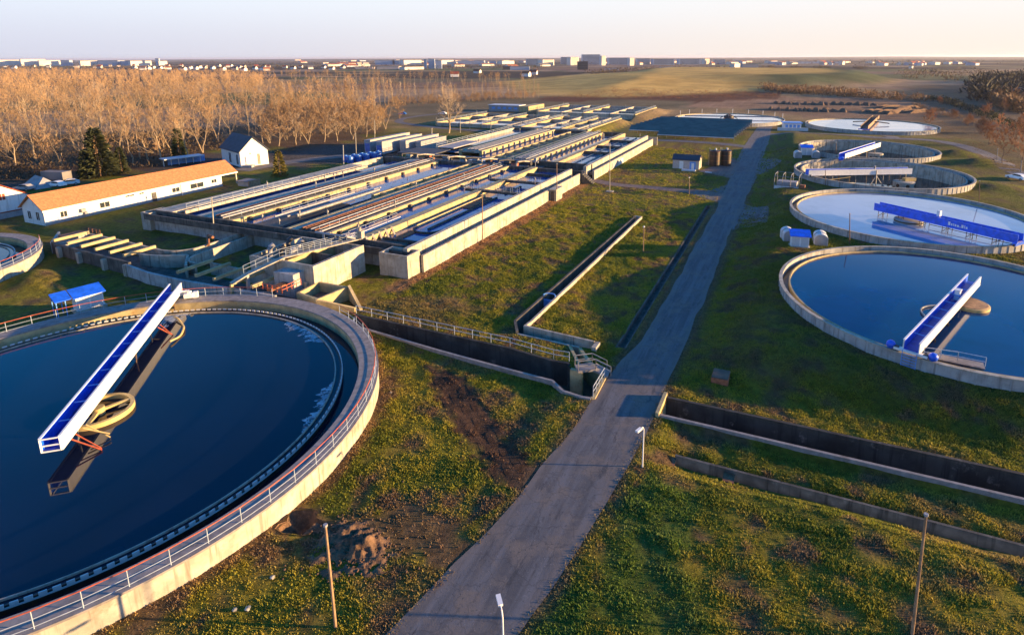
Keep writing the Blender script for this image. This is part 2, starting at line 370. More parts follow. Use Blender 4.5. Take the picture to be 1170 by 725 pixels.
band = mix(mrange(sp.outputs[2], .0, .10), low, mid)
hs = nt.nodes.new('ShaderNodeHueSaturation'); hs.inputs['Saturation'].default_value = 1.25; hs.inputs["Hue"].default_value = .508; hs.inputs['Value'].default_value = SKYV; nt.links.new(sk.outputs[0], hs.inputs['Color'])
fin = mix(mrange(sp.outputs[2], .09, .36), band, hs.outputs[0])
nt.links.new(fin, nt.nodes['Background'].inputs[0]); nt.nodes['Background'].inputs[1].default_value = SKS
vs_ = SC.view_settings; vs_.view_transform = 'Standard'; vs_.look = 'None'; vs_.gamma = 1; vs_.exposure = EXPO; vs_.use_curve_mapping = False
SC.cycles.max_bounces = 6; SC.cycles.diffuse_bounces = 3; SC.cycles.glossy_bounces = 3; SC.cycles.transparent_max_bounces = 6
SC.cycles.volume_bounces = 0; SC.cycles.use_denoising = True; SC.cycles.sample_clamp_indirect = 6
# ---------------------------------------------------------------- plan of the site (site coordinates)
TA = (-54.1, 25.7); RA = 23.65; ZA = 1.6
_a = site((-39.19, 44.50)); TA = (_a[0], _a[1])
_b = site((-92.2, 77.2)); TB = (_b[0], _b[1]); RB = 17.0; ZB = 1.9
_k = .989; TT = [((18.2*_k, 77.2*_k), 18.8), ((19.1*_k, 118.8*_k), 19.3), ((18.8*_k, 159.0*_k), 18.85), ((19.5*_k, 199.5*_k), 18.8)]; ZT = 2.9
T5 = ((28.0, 284.0), 25.5); T6 = ((-31.0, 291.0), 25.0)
ROADS = {
 'road': ([(-18.5, 2), (-17.0, 10), (-15.0, 21), (-13.7, 28), (-12.9, 35), (-12.5, 42), (-12.3, 50), (-11.6, 60), (-11.7, 80), (-11.8, 105), (-11.8, 130), (-12.2, 160), (-13.0, 200), (-13.2, 232), (-13.5, 262), (-12.5, 300)], 2.6),
 'solar_lane': ([sat(*p)[:2] for p in [(866,168),(830,164),(790,161),(752,159.5),(726,160)]], 2.2),
 'ring_lane': ([sat(*p)[:2] for p in [(866,152),(900,152.5),(950,156.5),(1010,161.5),(1060,164),(1100,171),(1135,186),(1150,197),(1175,208)]], 2.3),
 'spur_lane': ([sat(*p)[:2] for p in [(1022,162),(1016,157),(1006,151),(1000,147.5)]], 2.0),
 'path': ([sat(*p)[:2] for p in [(826,223),(790,218),(740,213.5),(700,210),(676,205)]], 1.6),
 'curved_lane': ([sat(*p)[:2] for p in [(575,151),(540,149),(505,146.5),(470,142.5),(455,139.5),(462,135.5),(490,131.5),(530,128.5),(570,127)]], 2.0),
 'yard_lane': ([sat(*p)[:2] for p in [(275,196),(300,191),(345,184),(400,178),(450,172)]], 3.0),
}
APRON = [sat(*p)[:2] for p in [(836,262),(845,228),(852,233),(862,236.5),(878,240),(876,259.5),(843,260)]]
APRON2 = [sat(*p)[:2] for p in [(860,198),(869,198),(885,192.5),(893,187),(884,181),(866,180)]]
APRON3 = [sat(*p)[:2] for p in [(774,215.2),(812,217),(838,206),(828,232),(815,229),(808,226.5),(790,221.5)]]
FORE = [sat(*p)[:2] for p in [(797,195),(836,203),(846,186),(838,180),(812,190)]]
CHL = [sat(*p, .2)[:2] for p in [(404,360),(520,385),(580,398),(630,412),(648,415),(660,425),(664,420),(650,393),(662,396.5),(673,412),(689,425),(690,430),(675,453),(664,451),(643,444.5),(631,433),(580,420),(500,398.5),(402,370)]]
CHM = [(-27.2,54.3),(-19.6,54.1),(-18.2,54.6),(-26.7,54.9),(-26.7,57),(-26.5,105.8),(-27.3,105.6),(-28.3,56.4)]
CHM = [(-28.3,56.4),(-27.0,54.25),(-19.5,53.9),(-18.3,54.2),(-18.4,54.75),(-26.9,55.4),(-26.95,57),(-26.4,105.8),(-27.4,105.6)]
KER = [(-16.0,55.6),(-15.2,55.6),(-15.4,121),(-16.2,121)]
CHR = [(-9.0,45.15),(60,44.6),(60,47.6),(-9.0,47.7)]
DIR_ = [(-6.9,40.05),(60,39.2),(60,39.9),(-6.9,40.7)]
INL1 = [(-106.3,51.6),(-86.3,50.4),(-86.3,53.6),(-106.3,55.6)]         # first inlet channel
INL2 = [(-85.5,48.9),(-57.0,50.1),(-57.0,53.6),(-75.5,54.0),(-85.5,53.6)]
HEAP = site(at(411, 629)); HOLE = site(at(346, 597)); BERMB = sat(44, 322)
PX = lambda *pts: [at(*p)[:2] for p in pts]
TRACK = PX((486,412),(530,424),(560,470),(600,520),(628,545),(596,560),(560,545),(528,500),(505,465))
TRACK2 = PX((420,590),(470,575),(520,600),(560,640),(530,660),(470,640),(425,650),(375,625),(330,600),(345,585))
SCRUB = PX((612,112),(700,103.5),(860,102.5),(900,106),(880,111),(800,116),(700,113),(640,118))
TAN = PX((770,122),(800,113),(880,109),(1010,110),(1090,124),(1080,128),(900,122))
LUSHP = PX((742,545),(790,560),(800,725),(600,735),(690,620)); DRYP = PX((405,352),(480,335),(545,352),(500,375),(440,378))
WOODF = PX((-300,215),(60,208),(130,199),(185,194),(240,174),(300,170),(330,172),(400,165),(430,152),(445,136),(470,122),(520,113),(610,108),(612,97),(560,93),(400,91),(300,90.5),(0,90),(-500,92))
YARD = PX((0,226),(60,214),(130,203),(200,194),(250,190),(282,196),(330,190),(430,186),(470,172),(470,158),(420,163),(340,167),(310,175),(240,176),(150,198),(60,206),(0,212))
RIGHTF = PX((1000,118),(1060,140),(1100,160),(1170,215),(1300,260),(1400,200),(1300,110),(1100,95),(1040,95))
def hz_site(u, v):
    u = np.asarray(u, float); v = np.asarray(v, float)
    x = u*SU[0] + v*SV[0]; y = u*SU[1] + v*SV[1]
    d = np.hypot(x, y)
    # road mask
    rm = np.full(u.shape, 1e9)
    near = d < 420
    if near.any():
        t = np.full(u[near].shape, 1e9)
        for k, (pts, hw) in ROADS.items(): t = np.minimum(t, dpoly(u[near], v[near], pts) - hw)
        rm[near] = t
    amp = sstep(.2, 3.0, rm)
    z = amp*((fbm(x/7, y/7, 3, 3) - .5)*.24 + (fbm(x/1.5, y/1.5, 5, 2) - .5)*.17*(1 - sstep(120, 170, d)))
    z = z*(1 - sstep(200, 300, d)) + sstep(350, 900, d)*(fbm(x/420, y/420, 9, 3) - .55)*4.0*(1 - sstep(4000, 8000, d))
    pf = sstep(-9.0, -.5, u)*sstep(50, 58, v)*(1 - sstep(236, 262, v))*(1 - sstep(60, 90, u))
    z = z + 1.75*pf
    z = z - .30*np.exp(-((v - (40.7 - .012*(u+6.9)))/.8)**2)*sstep(-7.5, -6.5, u)
    z = z - .45*sstep(-9.2, -6, u)*(1 - sstep(44.3, 45.0, v))*sstep(38.2, 39.2, v)*1.0
    z = z - .35*sstep(-48, -45, u)*(1 - sstep(-20, -17, u))*(1 - sstep(45.5, 49, v))*sstep(30, 42, v)
    # dug hole, spoil heap, berms
    trk = inpoly(x, y, TRACK); z = z + amp*np.where(trk, .06*np.sin((u*.55 + v*.83)*6.5 + 3*fbm(x/3, y/3, 55, 2)), 0)
    b = np.hypot((u - HEAP[0])/1.25, v - HEAP[1]); lump = fbm(x*1.9, y*1.9, 21, 3)
    z = z + .15*np.exp(-(b/1.5)**2)
    c = np.hypot((u - BERMB[0])/1.3, v - BERMB[1]); z = z + 1.5*np.exp(-(c/2.6)**2)
    for (pu, pv), hh, rr, el in ((sat(1118,193)[:2], 1.9, 4, 1.6), (sat(1092,182)[:2], 1.6, 3.5, 1.6), (sat(1135,222)[:2], 1.2, 4, 1.5), (sat(775,143)[:2], 3.0, 4.0, 1.8)):
        c = np.hypot((u - pu)/el, v - pv); z = z + hh*np.exp(-(c/rr)**2)
    # banks beside the far settling beds
    bank = lambda uu, va, vb, hh, wd: hh*(1 - sstep(0, wd, u - uu))*sstep(-1.5, -.2, u - uu)*sstep(va-2, va, v)*(1 - sstep(vb, vb+3, v))
    z = z + bank(-75.0, 216, 262, 2.2, 6) + bank(-73.6, 281, 327, 2.4, 9)
    # furrowed earthworks far right
    ew = inpoly(x, y, EARTH)
    # the broad grassed landfill mound
    dd = dpoly(x, y, HILL, True); ins = inpoly(x, y, HILL)
    wd = 60 + 150*(1 - sstep(120, 260, x))
    z = z + np.where(ins, 11.0*sstep(0, 1, dd/wd), 0)
    # low rise at the horizon
    z = z + sstep(9000, 16000, d)*(1 - sstep(20000, 30000, d))*38*fbm(x/3500, y/3500, 31, 3)
    return z - d*d/12.74e6
EARTH = [at(*p)[:2] for p in [(880,127),(890,113.5),(990,112),(1085,126),(1060,131),(1000,126)]]
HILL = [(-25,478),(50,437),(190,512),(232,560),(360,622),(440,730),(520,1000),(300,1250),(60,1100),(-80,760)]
def hz(u, v): return float(hz_site(np.array([u]), np.array([v]))[0])
def gp(px, py):                                   # ground point (site coords) under a pixel, on the real relief
    z = 0.0
    for _ in range(4):
        s = sat(px, py, z); z = hz(s[0], s[1])
    return (s[0], s[1], z)
# ---------------------------------------------------------------- ground colours (differences of cover, with shade painted on the mound)
def gcol(u, v):
    u = np.asarray(u, float); v = np.asarray(v, float); x = u*SU[0] + v*SV[0]; y = u*SU[1] + v*SV[1]; d = np.hypot(x, y)
    n1 = fbm(x/9, y/9, 41, 4); n2 = fbm(x/2.2, y/2.2, 43, 3); n3 = fbm(x/.8, y/.8, 47, 2)
    lush = np.array([.105,.115,.013]); dry = np.array([.16,.125,.034]); soil = np.array([.125,.076,.045]); olive = np.array([.24,.195,.019])
    t = sstep(.36, .66, n1*.6 + n2*.4)[:, None]; C = lush*(1-t) + olive*t
    t = sstep(.47, .67, n1*.4 + n2*.6)[:, None]; C = C*(1-t) + dry*t
    t = sstep(.56, .68, n2*.6 + n3*.4)[:, None]*.85; C = C*(1-t) + soil*t
    # greener and darker sward by the road and on the right lawn, thinner on the platform
    t = (.6*sstep(-9, -4, u)*sstep(52, 58, v)*(n1*.6 + .5*n2))[:, None]; C = C*(1-t) + np.array([.06,.062,.026])*t
    def area(poly, col, soft, s=0.0, amt=1.0):
        nonlocal C
        if d.min() > 1e9: return
        dd = dpoly(x, y, poly, True); ins = inpoly(x, y, poly); sd = np.where(ins, dd, -dd) + (fbm(x/max(soft,1)*1.2, y/max(soft,1)*1.2, 51, 3) - .5)*soft*2.2
        t = (amt*sstep(-soft*.3, soft*.3 + s, sd))[:, None]
        k = (.75 + .5*n2)[:, None]; C = C*(1-t) + np.array(col)*k*t
    near = d < 260
    area(LUSHP, (.05,.105,.016), 3, amt=.75); area(DRYP, (.15,.105,.04), 3, amt=.7)
    area(TRACK, (.085,.048,.030), 1.0, amt=1.0); area(TRACK2, (.135,.085,.05), 1.6, amt=.85)
    for pts, wd in (([(-48,60),(-46.8,90),(-46.9,131)], 2.2),):                 # bare earth along the basin foot
        t = (.9*(1 - sstep(wd*.4, wd, dpoly(u, v, pts) + (n2-.5)*2)))[:, None]; C = C*(1-t) + np.array([.24,.13,.065])*t
    a = np.hypot(u - TA[0], v - TA[1]) - RA; t = (.85*(1 - sstep(.25, 1.1, a + (n2-.5)*1.6)))[:, None]; C = C*(1-t) + np.array([.20,.115,.055])*t
    rm = np.full(u.shape, 1e9)
    for k, (pts, hw) in ROADS.items(): rm = np.minimum(rm, dpoly(u, v, pts) - hw)
    t = (.8*(1 - sstep(.1, 1.1, rm + (n2-.5)*1.8)))[:, None]; C = C*(1-t) + np.array([.125,.09,.06])*t
    area(YARD, (.075,.065,.058), 3); area(WOODF, (.085,.05,.026), 8)
    area(FORE and [w(*p)[:2] for p in FORE], (.17,.12,.09), 1.0)
    # farther country: patchwork of brown winter fields
    ca, sa = math.cos(.35), math.sin(.35); gx = (x*ca + y*sa)/230; gy = (-x*sa + y*ca)/150
    gx2 = gx + .35*(fbm(gx*.7, gy*.7, 61, 2) - .5); gy2 = gy + .35*(fbm(gx*.7, gy*.7, 62, 2) - .5)
    hh = _h(np.floor(gx2), np.floor(gy2), 5)
    pal = np.array([[.13,.085,.055],[.16,.115,.06],[.09,.075,.045],[.20,.14,.085],[.075,.08,.035],[.11,.07,.055],[.17,.125,.09]])
    Fc = pal[(hh*6.99).astype(int)]*(1.15 + .7*n1)[:, None]
    t = sstep(215, 330, d + (n1 - .5)*60)[:, None]; C = C*(1-t) + Fc*t
    area(RIGHTF, (.12,.088,.05), 12, amt=.7)
    area(TAN, (.24,.155,.10), 10); area(SCRUB, (.10,.045,.026), 8); area([tuple(p) for p in EARTH], (.20,.125,.075), 6)
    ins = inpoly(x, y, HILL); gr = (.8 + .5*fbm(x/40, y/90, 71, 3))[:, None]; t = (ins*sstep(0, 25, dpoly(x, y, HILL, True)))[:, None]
    face_shade = sstep(150, 235, x - .12*(y-520))*(1 - sstep(60, 95, dpoly(x, y, HILL, True)))  # front right face: shade put into the colour as darker green
    C = C*(1-t) + (np.array([.45,.30,.088])*(1-face_shade[:,None]) + np.array([.075,.09,.04])*face_shade[:,None])*gr*t
    wf = (fbm(x/900, y/500, 81, 4) > .55) & (d > 900) & ~ins
    C = np.where(wf[:, None], np.array([.05,.04,.03])*(.8 + .4*n1)[:, None], C)
    return np.clip(C, .004, .6)
# ---------------------------------------------------------------- ground sheet with openings for tanks and channels
def lines(a, b, st, lo, hi, g):
    L = list(np.arange(a, b + 1e-6, st)); s = st; p = b
    while p < hi: s *= g; p += s; L.append(p)
    s = st; p = a; Q = []
    while p > lo: s *= g; p -= s; Q.append(p)
    return np.array(Q[::-1] + L)
US = lines(-82, 46, .62, -32000, 32000, 1.075); VS = lines(12, 112, .62, -2500, 42000, 1.06)
HOLES = [[(TA[0] + (RA-.3)*math.cos(2*math.pi*k/96), TA[1] + (RA-.3)*math.sin(2*math.pi*k/96)) for k in range(96)],
         [(TB[0] + (RB-.3)*math.cos(2*math.pi*k/72), TB[1] + (RB-.3)*math.sin(2*math.pi*k/72)) for k in range(72)]]
for c, r in TT: HOLES.append([(c[0] + (r-.15)*math.cos(2*math.pi*k/90), c[1] + (r-.15)*math.sin(2*math.pi*k/90)) for k in range(90)])
PIT_ = [(HOLE[0] + (1.25+.25*math.sin(3*a+1)+.15*math.sin(5*a))*math.cos(a)*1.15, HOLE[1] + (1.0+.22*math.sin(3*a+1)+.15*math.sin(5*a))*math.sin(a)) for a in [2*math.pi*k/28 for k in range(28)]]
HOLES += [CHL, CHM, KER, CHR, DIR_, PIT_]
def build_ground():
    UU, VV = np.meshgrid(US, VS); P = np.c_[UU.ravel(), VV.ravel()]
    keep = np.ones(len(P), bool)
    for h in HOLES:
        ha = np.array(h); bb = (P[:,0] > ha[:,0].min()-2) & (P[:,0] < ha[:,0].max()+2) & (P[:,1] > ha[:,1].min()-2) & (P[:,1] < ha[:,1].max()+2)
        idx = np.where(bb & keep)[0]; q = P[idx]
        keep[idx[inpoly(q[:,0], q[:,1], h) | (dpoly(q[:,0], q[:,1], h, True) < .12)]] = False
    P = P[keep]; n = len(P); pts = [Vector(p) for p in P]; edges = []
    for h in HOLES:
        o = len(pts)
        # subdivide long sides so the opening follows the relief
        hp = []
        for k in range(len(h)):
            a = Vector(h[k]); b = Vector(h[(k+1) % len(h)]); m = max(1, int((b-a).length/1.5)); hp += [a.lerp(b, t/m) for t in range(m)]
        pts += hp; edges += [(o + k, o + (k+1) % len(hp)) for k in range(len(hp))]
    vs, es, fs, *_ = delaunay_2d_cdt(pts, edges, [], 0, 1e-4, False)
    V = np.array([(p[0], p[1]) for p in vs]); Fa = np.array([f for f in fs if len(f) == 3], np.int32)
    c = V[Fa].mean(1); drop = np.zeros(len(Fa), bool)
    for h in HOLES:
        ha = np.array(h); bb = np.where((c[:,0] > ha[:,0].min()) & (c[:,0] < ha[:,0].max()) & (c[:,1] > ha[:,1].min()) & (c[:,1] < ha[:,1].max()))[0]
        drop[bb[inpoly(c[bb,0], c[bb,1], h)]] = True
    Fa = Fa[~drop]
    z = hz_site(V[:,0], V[:,1])
    X = V[:,0]*SU[0] + V[:,1]*SV[0]; Y = V[:,0]*SU[1] + V[:,1]*SV[1]
    a = V[Fa]; cr = (a[:,1,0]-a[:,0,0])*(a[:,2,1]-a[:,0,1]) - (a[:,1,1]-a[:,0,1])*(a[:,2,0]-a[:,0,0])
    Fa[cr < 0] = Fa[cr < 0][:, ::-1]
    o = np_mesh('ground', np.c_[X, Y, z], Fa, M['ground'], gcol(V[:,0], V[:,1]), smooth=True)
    tag(o, kind='structure'); return o
build_ground()
# ---------------------------------------------------------------- roads laid on the ground
def strip(name, pts, hw, mat, lift=.03, step=1.5, nl=6, edge=.35):
    P = [Vector(p[:2]) for p in pts]; hws = hw if isinstance(hw, list) else [hw]*len(P); HW = []
    # Catmull-like resample
    Q = []
    for k in range(len(P)-1):
        p0 = P[max(0,k-1)]; p1 = P[k]; p2 = P[k+1]; p3 = P[min(len(P)-1,k+2)]; m = max(2, int((p2-p1).length/step))
        for i in range(m):
            t = i/m; HW.append(hws[k]*(1-t) + hws[k+1]*t); Q.append(.5*((2*p1) + (p2-p0)*t + (2*p0-5*p1+4*p2-p3)*t*t + (3*p1-p0-3*p2+p3)*t**3))
    Q.append(P[-1]); HW.append(hws[-1]); n = len(Q); V = []; C = []
    for k in range(n):
        d = (Q[min(n-1,k+1)] - Q[max(0,k-1)]).normalized(); nr = Vector((-d.y, d.x))
        for j in range(nl+1):
            t = j/nl*2 - 1; jit = edge*(fbm(np.array([k*.35]), np.array([t*3.0]), 91, 3)[0] - .5)*2 if abs(t) == 1 else 0
            V.append(Q[k] + nr*(t*HW[k] + jit)); C.append(1.0 if abs(t) == 1 else 0.0)
    V = np.array([(p.x, p.y) for p in V]); z = hz_site(V[:,0], V[:,1]) + lift; C = np.array(C)*.75
    i = np.arange((n-1)*(nl+1)).reshape(n-1, nl+1)[:, :-1].ravel()
    Fq = np.c_[i, i+nl+1, i+nl+2, i+1]
    o = np_mesh(name, np.c_[V[:,0]*SU[0]+V[:,1]*SV[0], V[:,0]*SU[1]+V[:,1]*SV[1], z], Fq[:, ::-1], mat, np.repeat(C[:,None], 3, 1), smooth=True)
    tag(o, kind='structure'); return o
LIFT = {'road': .034, 'solar_lane': .030, 'ring_lane': .026, 'spur_lane': .022, 'path': .026, 'curved_lane': .026, 'yard_lane': .03}
for k, (pts, hw) in ROADS.items():
    if k == 'road': hw = [3.1, 3.1, 3.05, 2.85, 2.8, 2.8, 2.75, 2.3, 2.2, 2.25, 2.45, 3.2, 3.6, 3.5, 3.0, 2.5]
    strip('path' if k == 'path' else 'road' if k == 'road' else 'service_road', pts, hw, M['path'] if k == 'path' else M['yard'] if k in ('yard_lane', 'curved_lane') else M['road'], LIFT[k])
def patch(name, poly, mat, lift=.018):
    pts = []; n = len(poly); c = Vector((sum(p[0] for p in poly)/n, sum(p[1] for p in poly)/n)); rings = 6; V = [c]; Fs = []
    loop = []
    for k in range(n):
        a = Vector(poly[k]); b = Vector(poly[(k+1) % n]); m = max(2, int((b-a).length)); loop += [a.lerp(b, t/m) for t in range(m)]
    m = len(loop)
    for r in range(1, rings+1): V += [c.lerp(p, r/rings) for p in loop]
    for k in range(m):
        Fs.append((0, 1+k, 1+(k+1) % m))
        for r in range(rings-1): Fs += [(1+r*m+k, 1+(r+1)*m+k, 1+(r+1)*m+(k+1) % m), (1+r*m+k, 1+(r+1)*m+(k+1) % m, 1+r*m+(k+1) % m)]
    V = np.array([(p.x, p.y) for p in V]); z = hz_site(V[:,0], V[:,1]) + lift; Fa = np.array(Fs, np.int32)
    a = V[Fa]; cr = (a[:,1,0]-a[:,0,0])*(a[:,2,1]-a[:,0,1]) - (a[:,1,1]-a[:,0,1])*(a[:,2,0]-a[:,0,0]); Fa[cr < 0] = Fa[cr < 0][:, ::-1]
    C = np.zeros((len(V), 3)); o = np_mesh(name, np.c_[V[:,0]*SU[0]+V[:,1]*SV[0], V[:,0]*SU[1]+V[:,1]*SV[1], z], Fa, mat, C, smooth=True)
    return tag(o, kind='structure')
patch('road_apron', APRON, M['road']); patch('road_apron', APRON2, M['road'], .022); patch('road_apron', APRON3, M['road'], .022)
patch('forecourt', FORE, M['path'], .02)
def water(name, mb, mat): return tag(obj(name, mb, mat, base=mb.v[0]), kind='structure')
# ---------------------------------------------------------------- round tanks
def circ(c, r, z, a0, a1, n): return [(c[0] + r*math.cos(a0 + (a1-a0)*k/n), c[1] + r*math.sin(a0 + (a1-a0)*k/n), z) for k in range(n+1)]
def notched(c, r0, r1, z0, z1, n, duty=.5, dr=0.0, dz=0.0):
    """ring whose outer radius / top steps up and down n times round: ribs or weir notches in ONE closed surface"""
    m = MB(); vs = []
    for k in range(n):
        for a, on in ((k, 0), (k + 1 - duty, 0), (k + 1 - duty, 1), (k + 1, 1)):
            t = 2*math.pi*a/n; ca, sa = math.cos(t), math.sin(t); rr = r1 + dr*on; zz = z1 + dz*on
            vs += [(c[0]+r0*ca, c[1]+r0*sa, z0), (c[0]+rr*ca, c[1]+rr*sa, z0), (c[0]+rr*ca, c[1]+rr*sa, zz), (c[0]+r0*ca, c[1]+r0*sa, zz)]
    N = 4*n; fs = []
    for k in range(N):
        i = 4*k; j = 4*((k+1) % N)
        for e in range(4): fs.append((i+e, i+(e+1) % 4, j+(e+1) % 4, j+e))
    return m.add(vs, fs)
def walk_tank(name, label, c, Rr, zr, zw, zg, rail_arcs, wat, notch_a=(0, 2*math.pi)):
    t = thing(name, label, 'tank', (c[0], c[1], zg))
    m = MB(); m.ring(c, Rr-.45, Rr, zg-1.2, zr-.14, n=160); obj('outer_wall', m, M['conc_pale'], t, smooth=True)
    m = MB(); m.ring(c, Rr-1.72, Rr+.06, zr-.14, zr, n=160); obj('walkway', m, M['walk'], t, smooth=True)
    m = MB(); m.ring(c, Rr-1.75, Rr-1.45, zw-1.5, zr-.142, n=160); obj('inner_wall', m, M['conc_yel'], t, smooth=True)
    m = MB(); m.ring(c, Rr-3.29, Rr-1.76, zw-.95, zw-.75, n=160); obj('trough_floor', m, M['black'], t, smooth=True)  # shade inside the trough put into black floor and launder
    m = MB(); m.ring(c, Rr-3.42, Rr-3.3, zw-.8, zw+.1, n=160)
    ln = obj('launder', m, M['black'], t, smooth=True)
    obj('weir_plate', notched(c, Rr-3.29, Rr-3.22, zw-.1, zw-.02, 210, .6, 0, .26), M['container'], ln)
    m = MB(); m.ring(c, Rr-3.92, Rr-3.82, zw-.6, zw+.14, n=160); obj('scum_baffle', m, M['conc'], t, smooth=True)
    for a0, a1 in rail_arcs:
        m = MB(); mt = MB()
        n = max(2, int(abs(a1-a0)*Rr/2.0)); pts = circ(c, Rr-.16, zr, a0, a1, n)
        for p in pts: m.tube(p, (p[0], p[1], zr+1.08), .03, 5)
        for h in (.12, .58):
            for p, q in zip(pts, pts[1:]): m.tube((p[0],p[1],zr+h), (q[0],q[1],zr+h), .022, 5)
        for p, q in zip(pts, pts[1:]): mt.tube((p[0],p[1],zr+1.08), (q[0],q[1],zr+1.08), .036, 6)
        rl = obj('railing', m, M['rail'], t); obj('handrail', mt, M['rustred'], rl)
    mw = MB(); mw.disc(c, Rr-3.4, zw, 120); water('water', mw, wat)
    mw = MB(); mw.ring(c, Rr-3.29, Rr-1.75, zw-.72, zw-.5, n=120); water('water', mw, M['waterA'])
    return t
ang = lambda c, p: math.atan2(p[1]-c[1], p[0]-c[0])
tA = walk_tank('settling_tank', 'large near round tank of dark water, railed, under the long blue and white bridge', TA, RA, ZA, 1.0, 0.0,
          [(ang(TA, sat(318, 336, 1.6)) , ang(TA, sat(318, 336, 1.6)) + R(77)), (ang(TA, sat(396, 356, 1.6)), ang(TA, sat(396, 356, 1.6)) - R(190))], M['waterA'])
# pale froth drifting inside the near tank
m = MB()
def froth(c, r0, r1, a0, a1, z, seed, n=60):
    rg = np.random.default_rng(seed); ph = rg.random(6)*6.28; vs = []; fs = []
    for k in range(n+1):
        t = k/n; a = a0 + (a1-a0)*t; e = math.sin(math.pi*t)**.6
        wob = .5*math.sin(9*t+ph[0]) + .3*math.sin(23*t+ph[1]) + .35*math.sin(51*t+ph[2]) + .25*math.sin(97*t+ph[3])
        rin = r1 - (r1-r0)*e*(.55 + .45*wob); vs += [(c[0]+r1*math.cos(a), c[1]+r1*math.sin(a), z), (c[0]+rin*math.cos(a), c[1]+rin*math.sin(a), z)]
    for k in range(n): fs.append((2*k, 2*k+1, 2*k+3, 2*k+2))
    return vs, fs
m.add(*froth(TA, RA-5.9, RA-3.95, ang(TA, sat(327, 372, .6)), ang(TA, sat(382, 392, .6)), 1.006, 3))
m.add(*froth(TA, RA-5.4, RA-3.95, ang(TA, sat(384, 440, .6)), ang(TA, sat(345, 500, .6)), 1.006, 4))
m.add(*froth(TA, RA-8.2, RA-3.95, ang(TA, sat(184, 366, .6)), ang(TA, sat(216, 366, .6)), 1.006, 6))
tag(obj('foam', m, M['foam'], base=(TA[0], TA[1], .6)), 'pale froth drifting along the edge of the near tank', 'foam', kind='stuff')
tB = walk_tank('settling_tank', 'railed round tank cut by the left picture edge with ochre wall and small water channel', TB, RB, ZB, 1.2, 0.0,
          [(R(-150), R(70))], M['waterd'])
def bare_tank(label, c, Rr, zr, zw, zg, wat, deep=False, seed=0):
    t = thing('settling_tank', label, 'tank', (c[0], c[1], zg))
    obj('outer_wall', notched(c, Rr-.3, Rr-.03, zg-1.0, zr-.1, int(2*math.pi*Rr/1.25), .09, .07), M['conc_blue'], t)
    m = MB(); m.ring(c, Rr-.36, Rr+.07, zr-.1, zr, n=180); obj('coping', m, M['conc_pale'], t, smooth=True)
    if deep:
        m = notched(c, Rr-1.5, Rr-1.75, zw-1, zr-.35, int(2*math.pi*Rr/1.6), .06, -.07); obj('inner_wall', m, M['conc_pale'], t)
        m = MB(); m.ring(c, Rr-1.5, Rr-.3, zr-1.3, zr-1.1, n=180); obj('launder', m, M['conc_dark'], t, smooth=True)
        mw = MB(); mw.disc(c, Rr-1.74, zw, 120); water('water', mw, wat)
    else:
        m = MB(); m.ring(c, Rr-1.3, Rr-1.12, zw-.5, zw+.22, n=180); obj('launder', m, M['conc_yel'], t, smooth=True)
        m = MB(); m.ring(c, Rr-1.12, Rr-.3, zw-.7, zw-.35, n=180); obj('trough_floor', m, M['black'], t, smooth=True)
        mw = MB(); mw.disc(c, Rr-1.2, zw, 120); water('water', mw, wat)
    return t
ZG = 1.7
bare_tank('low round tank with deep blue water nearest the right edge under a white sided bridge', *TT[0], ZT, 2.3, ZG, M['water1'])
bare_tank('low round tank with pale mirror water crossed by the long all blue bridge', *TT[1], ZT, 2.3, ZG, M['water2'])
bare_tank('half emptied round tank with grey panelled inside and a bridge carrying a perforated drum', *TT[2], ZT+.2, -.2, ZG, M['waterd'], True)
bare_tank('half emptied round tank farther back with a short slanting white bridge', *TT[3], ZT+.2, -.2, ZG, M['waterd'], True)
bare_tank('wide far round tank filled white with a brown bridge across its middle', T5[0], T5[1], 1.5, 1.2, 0.1, M['water3'])
bare_tank('wide far round tank with pale water behind the rows of solar panels', T6[0], T6[1], 1.5, 1.2, 0.1, M['water3'])
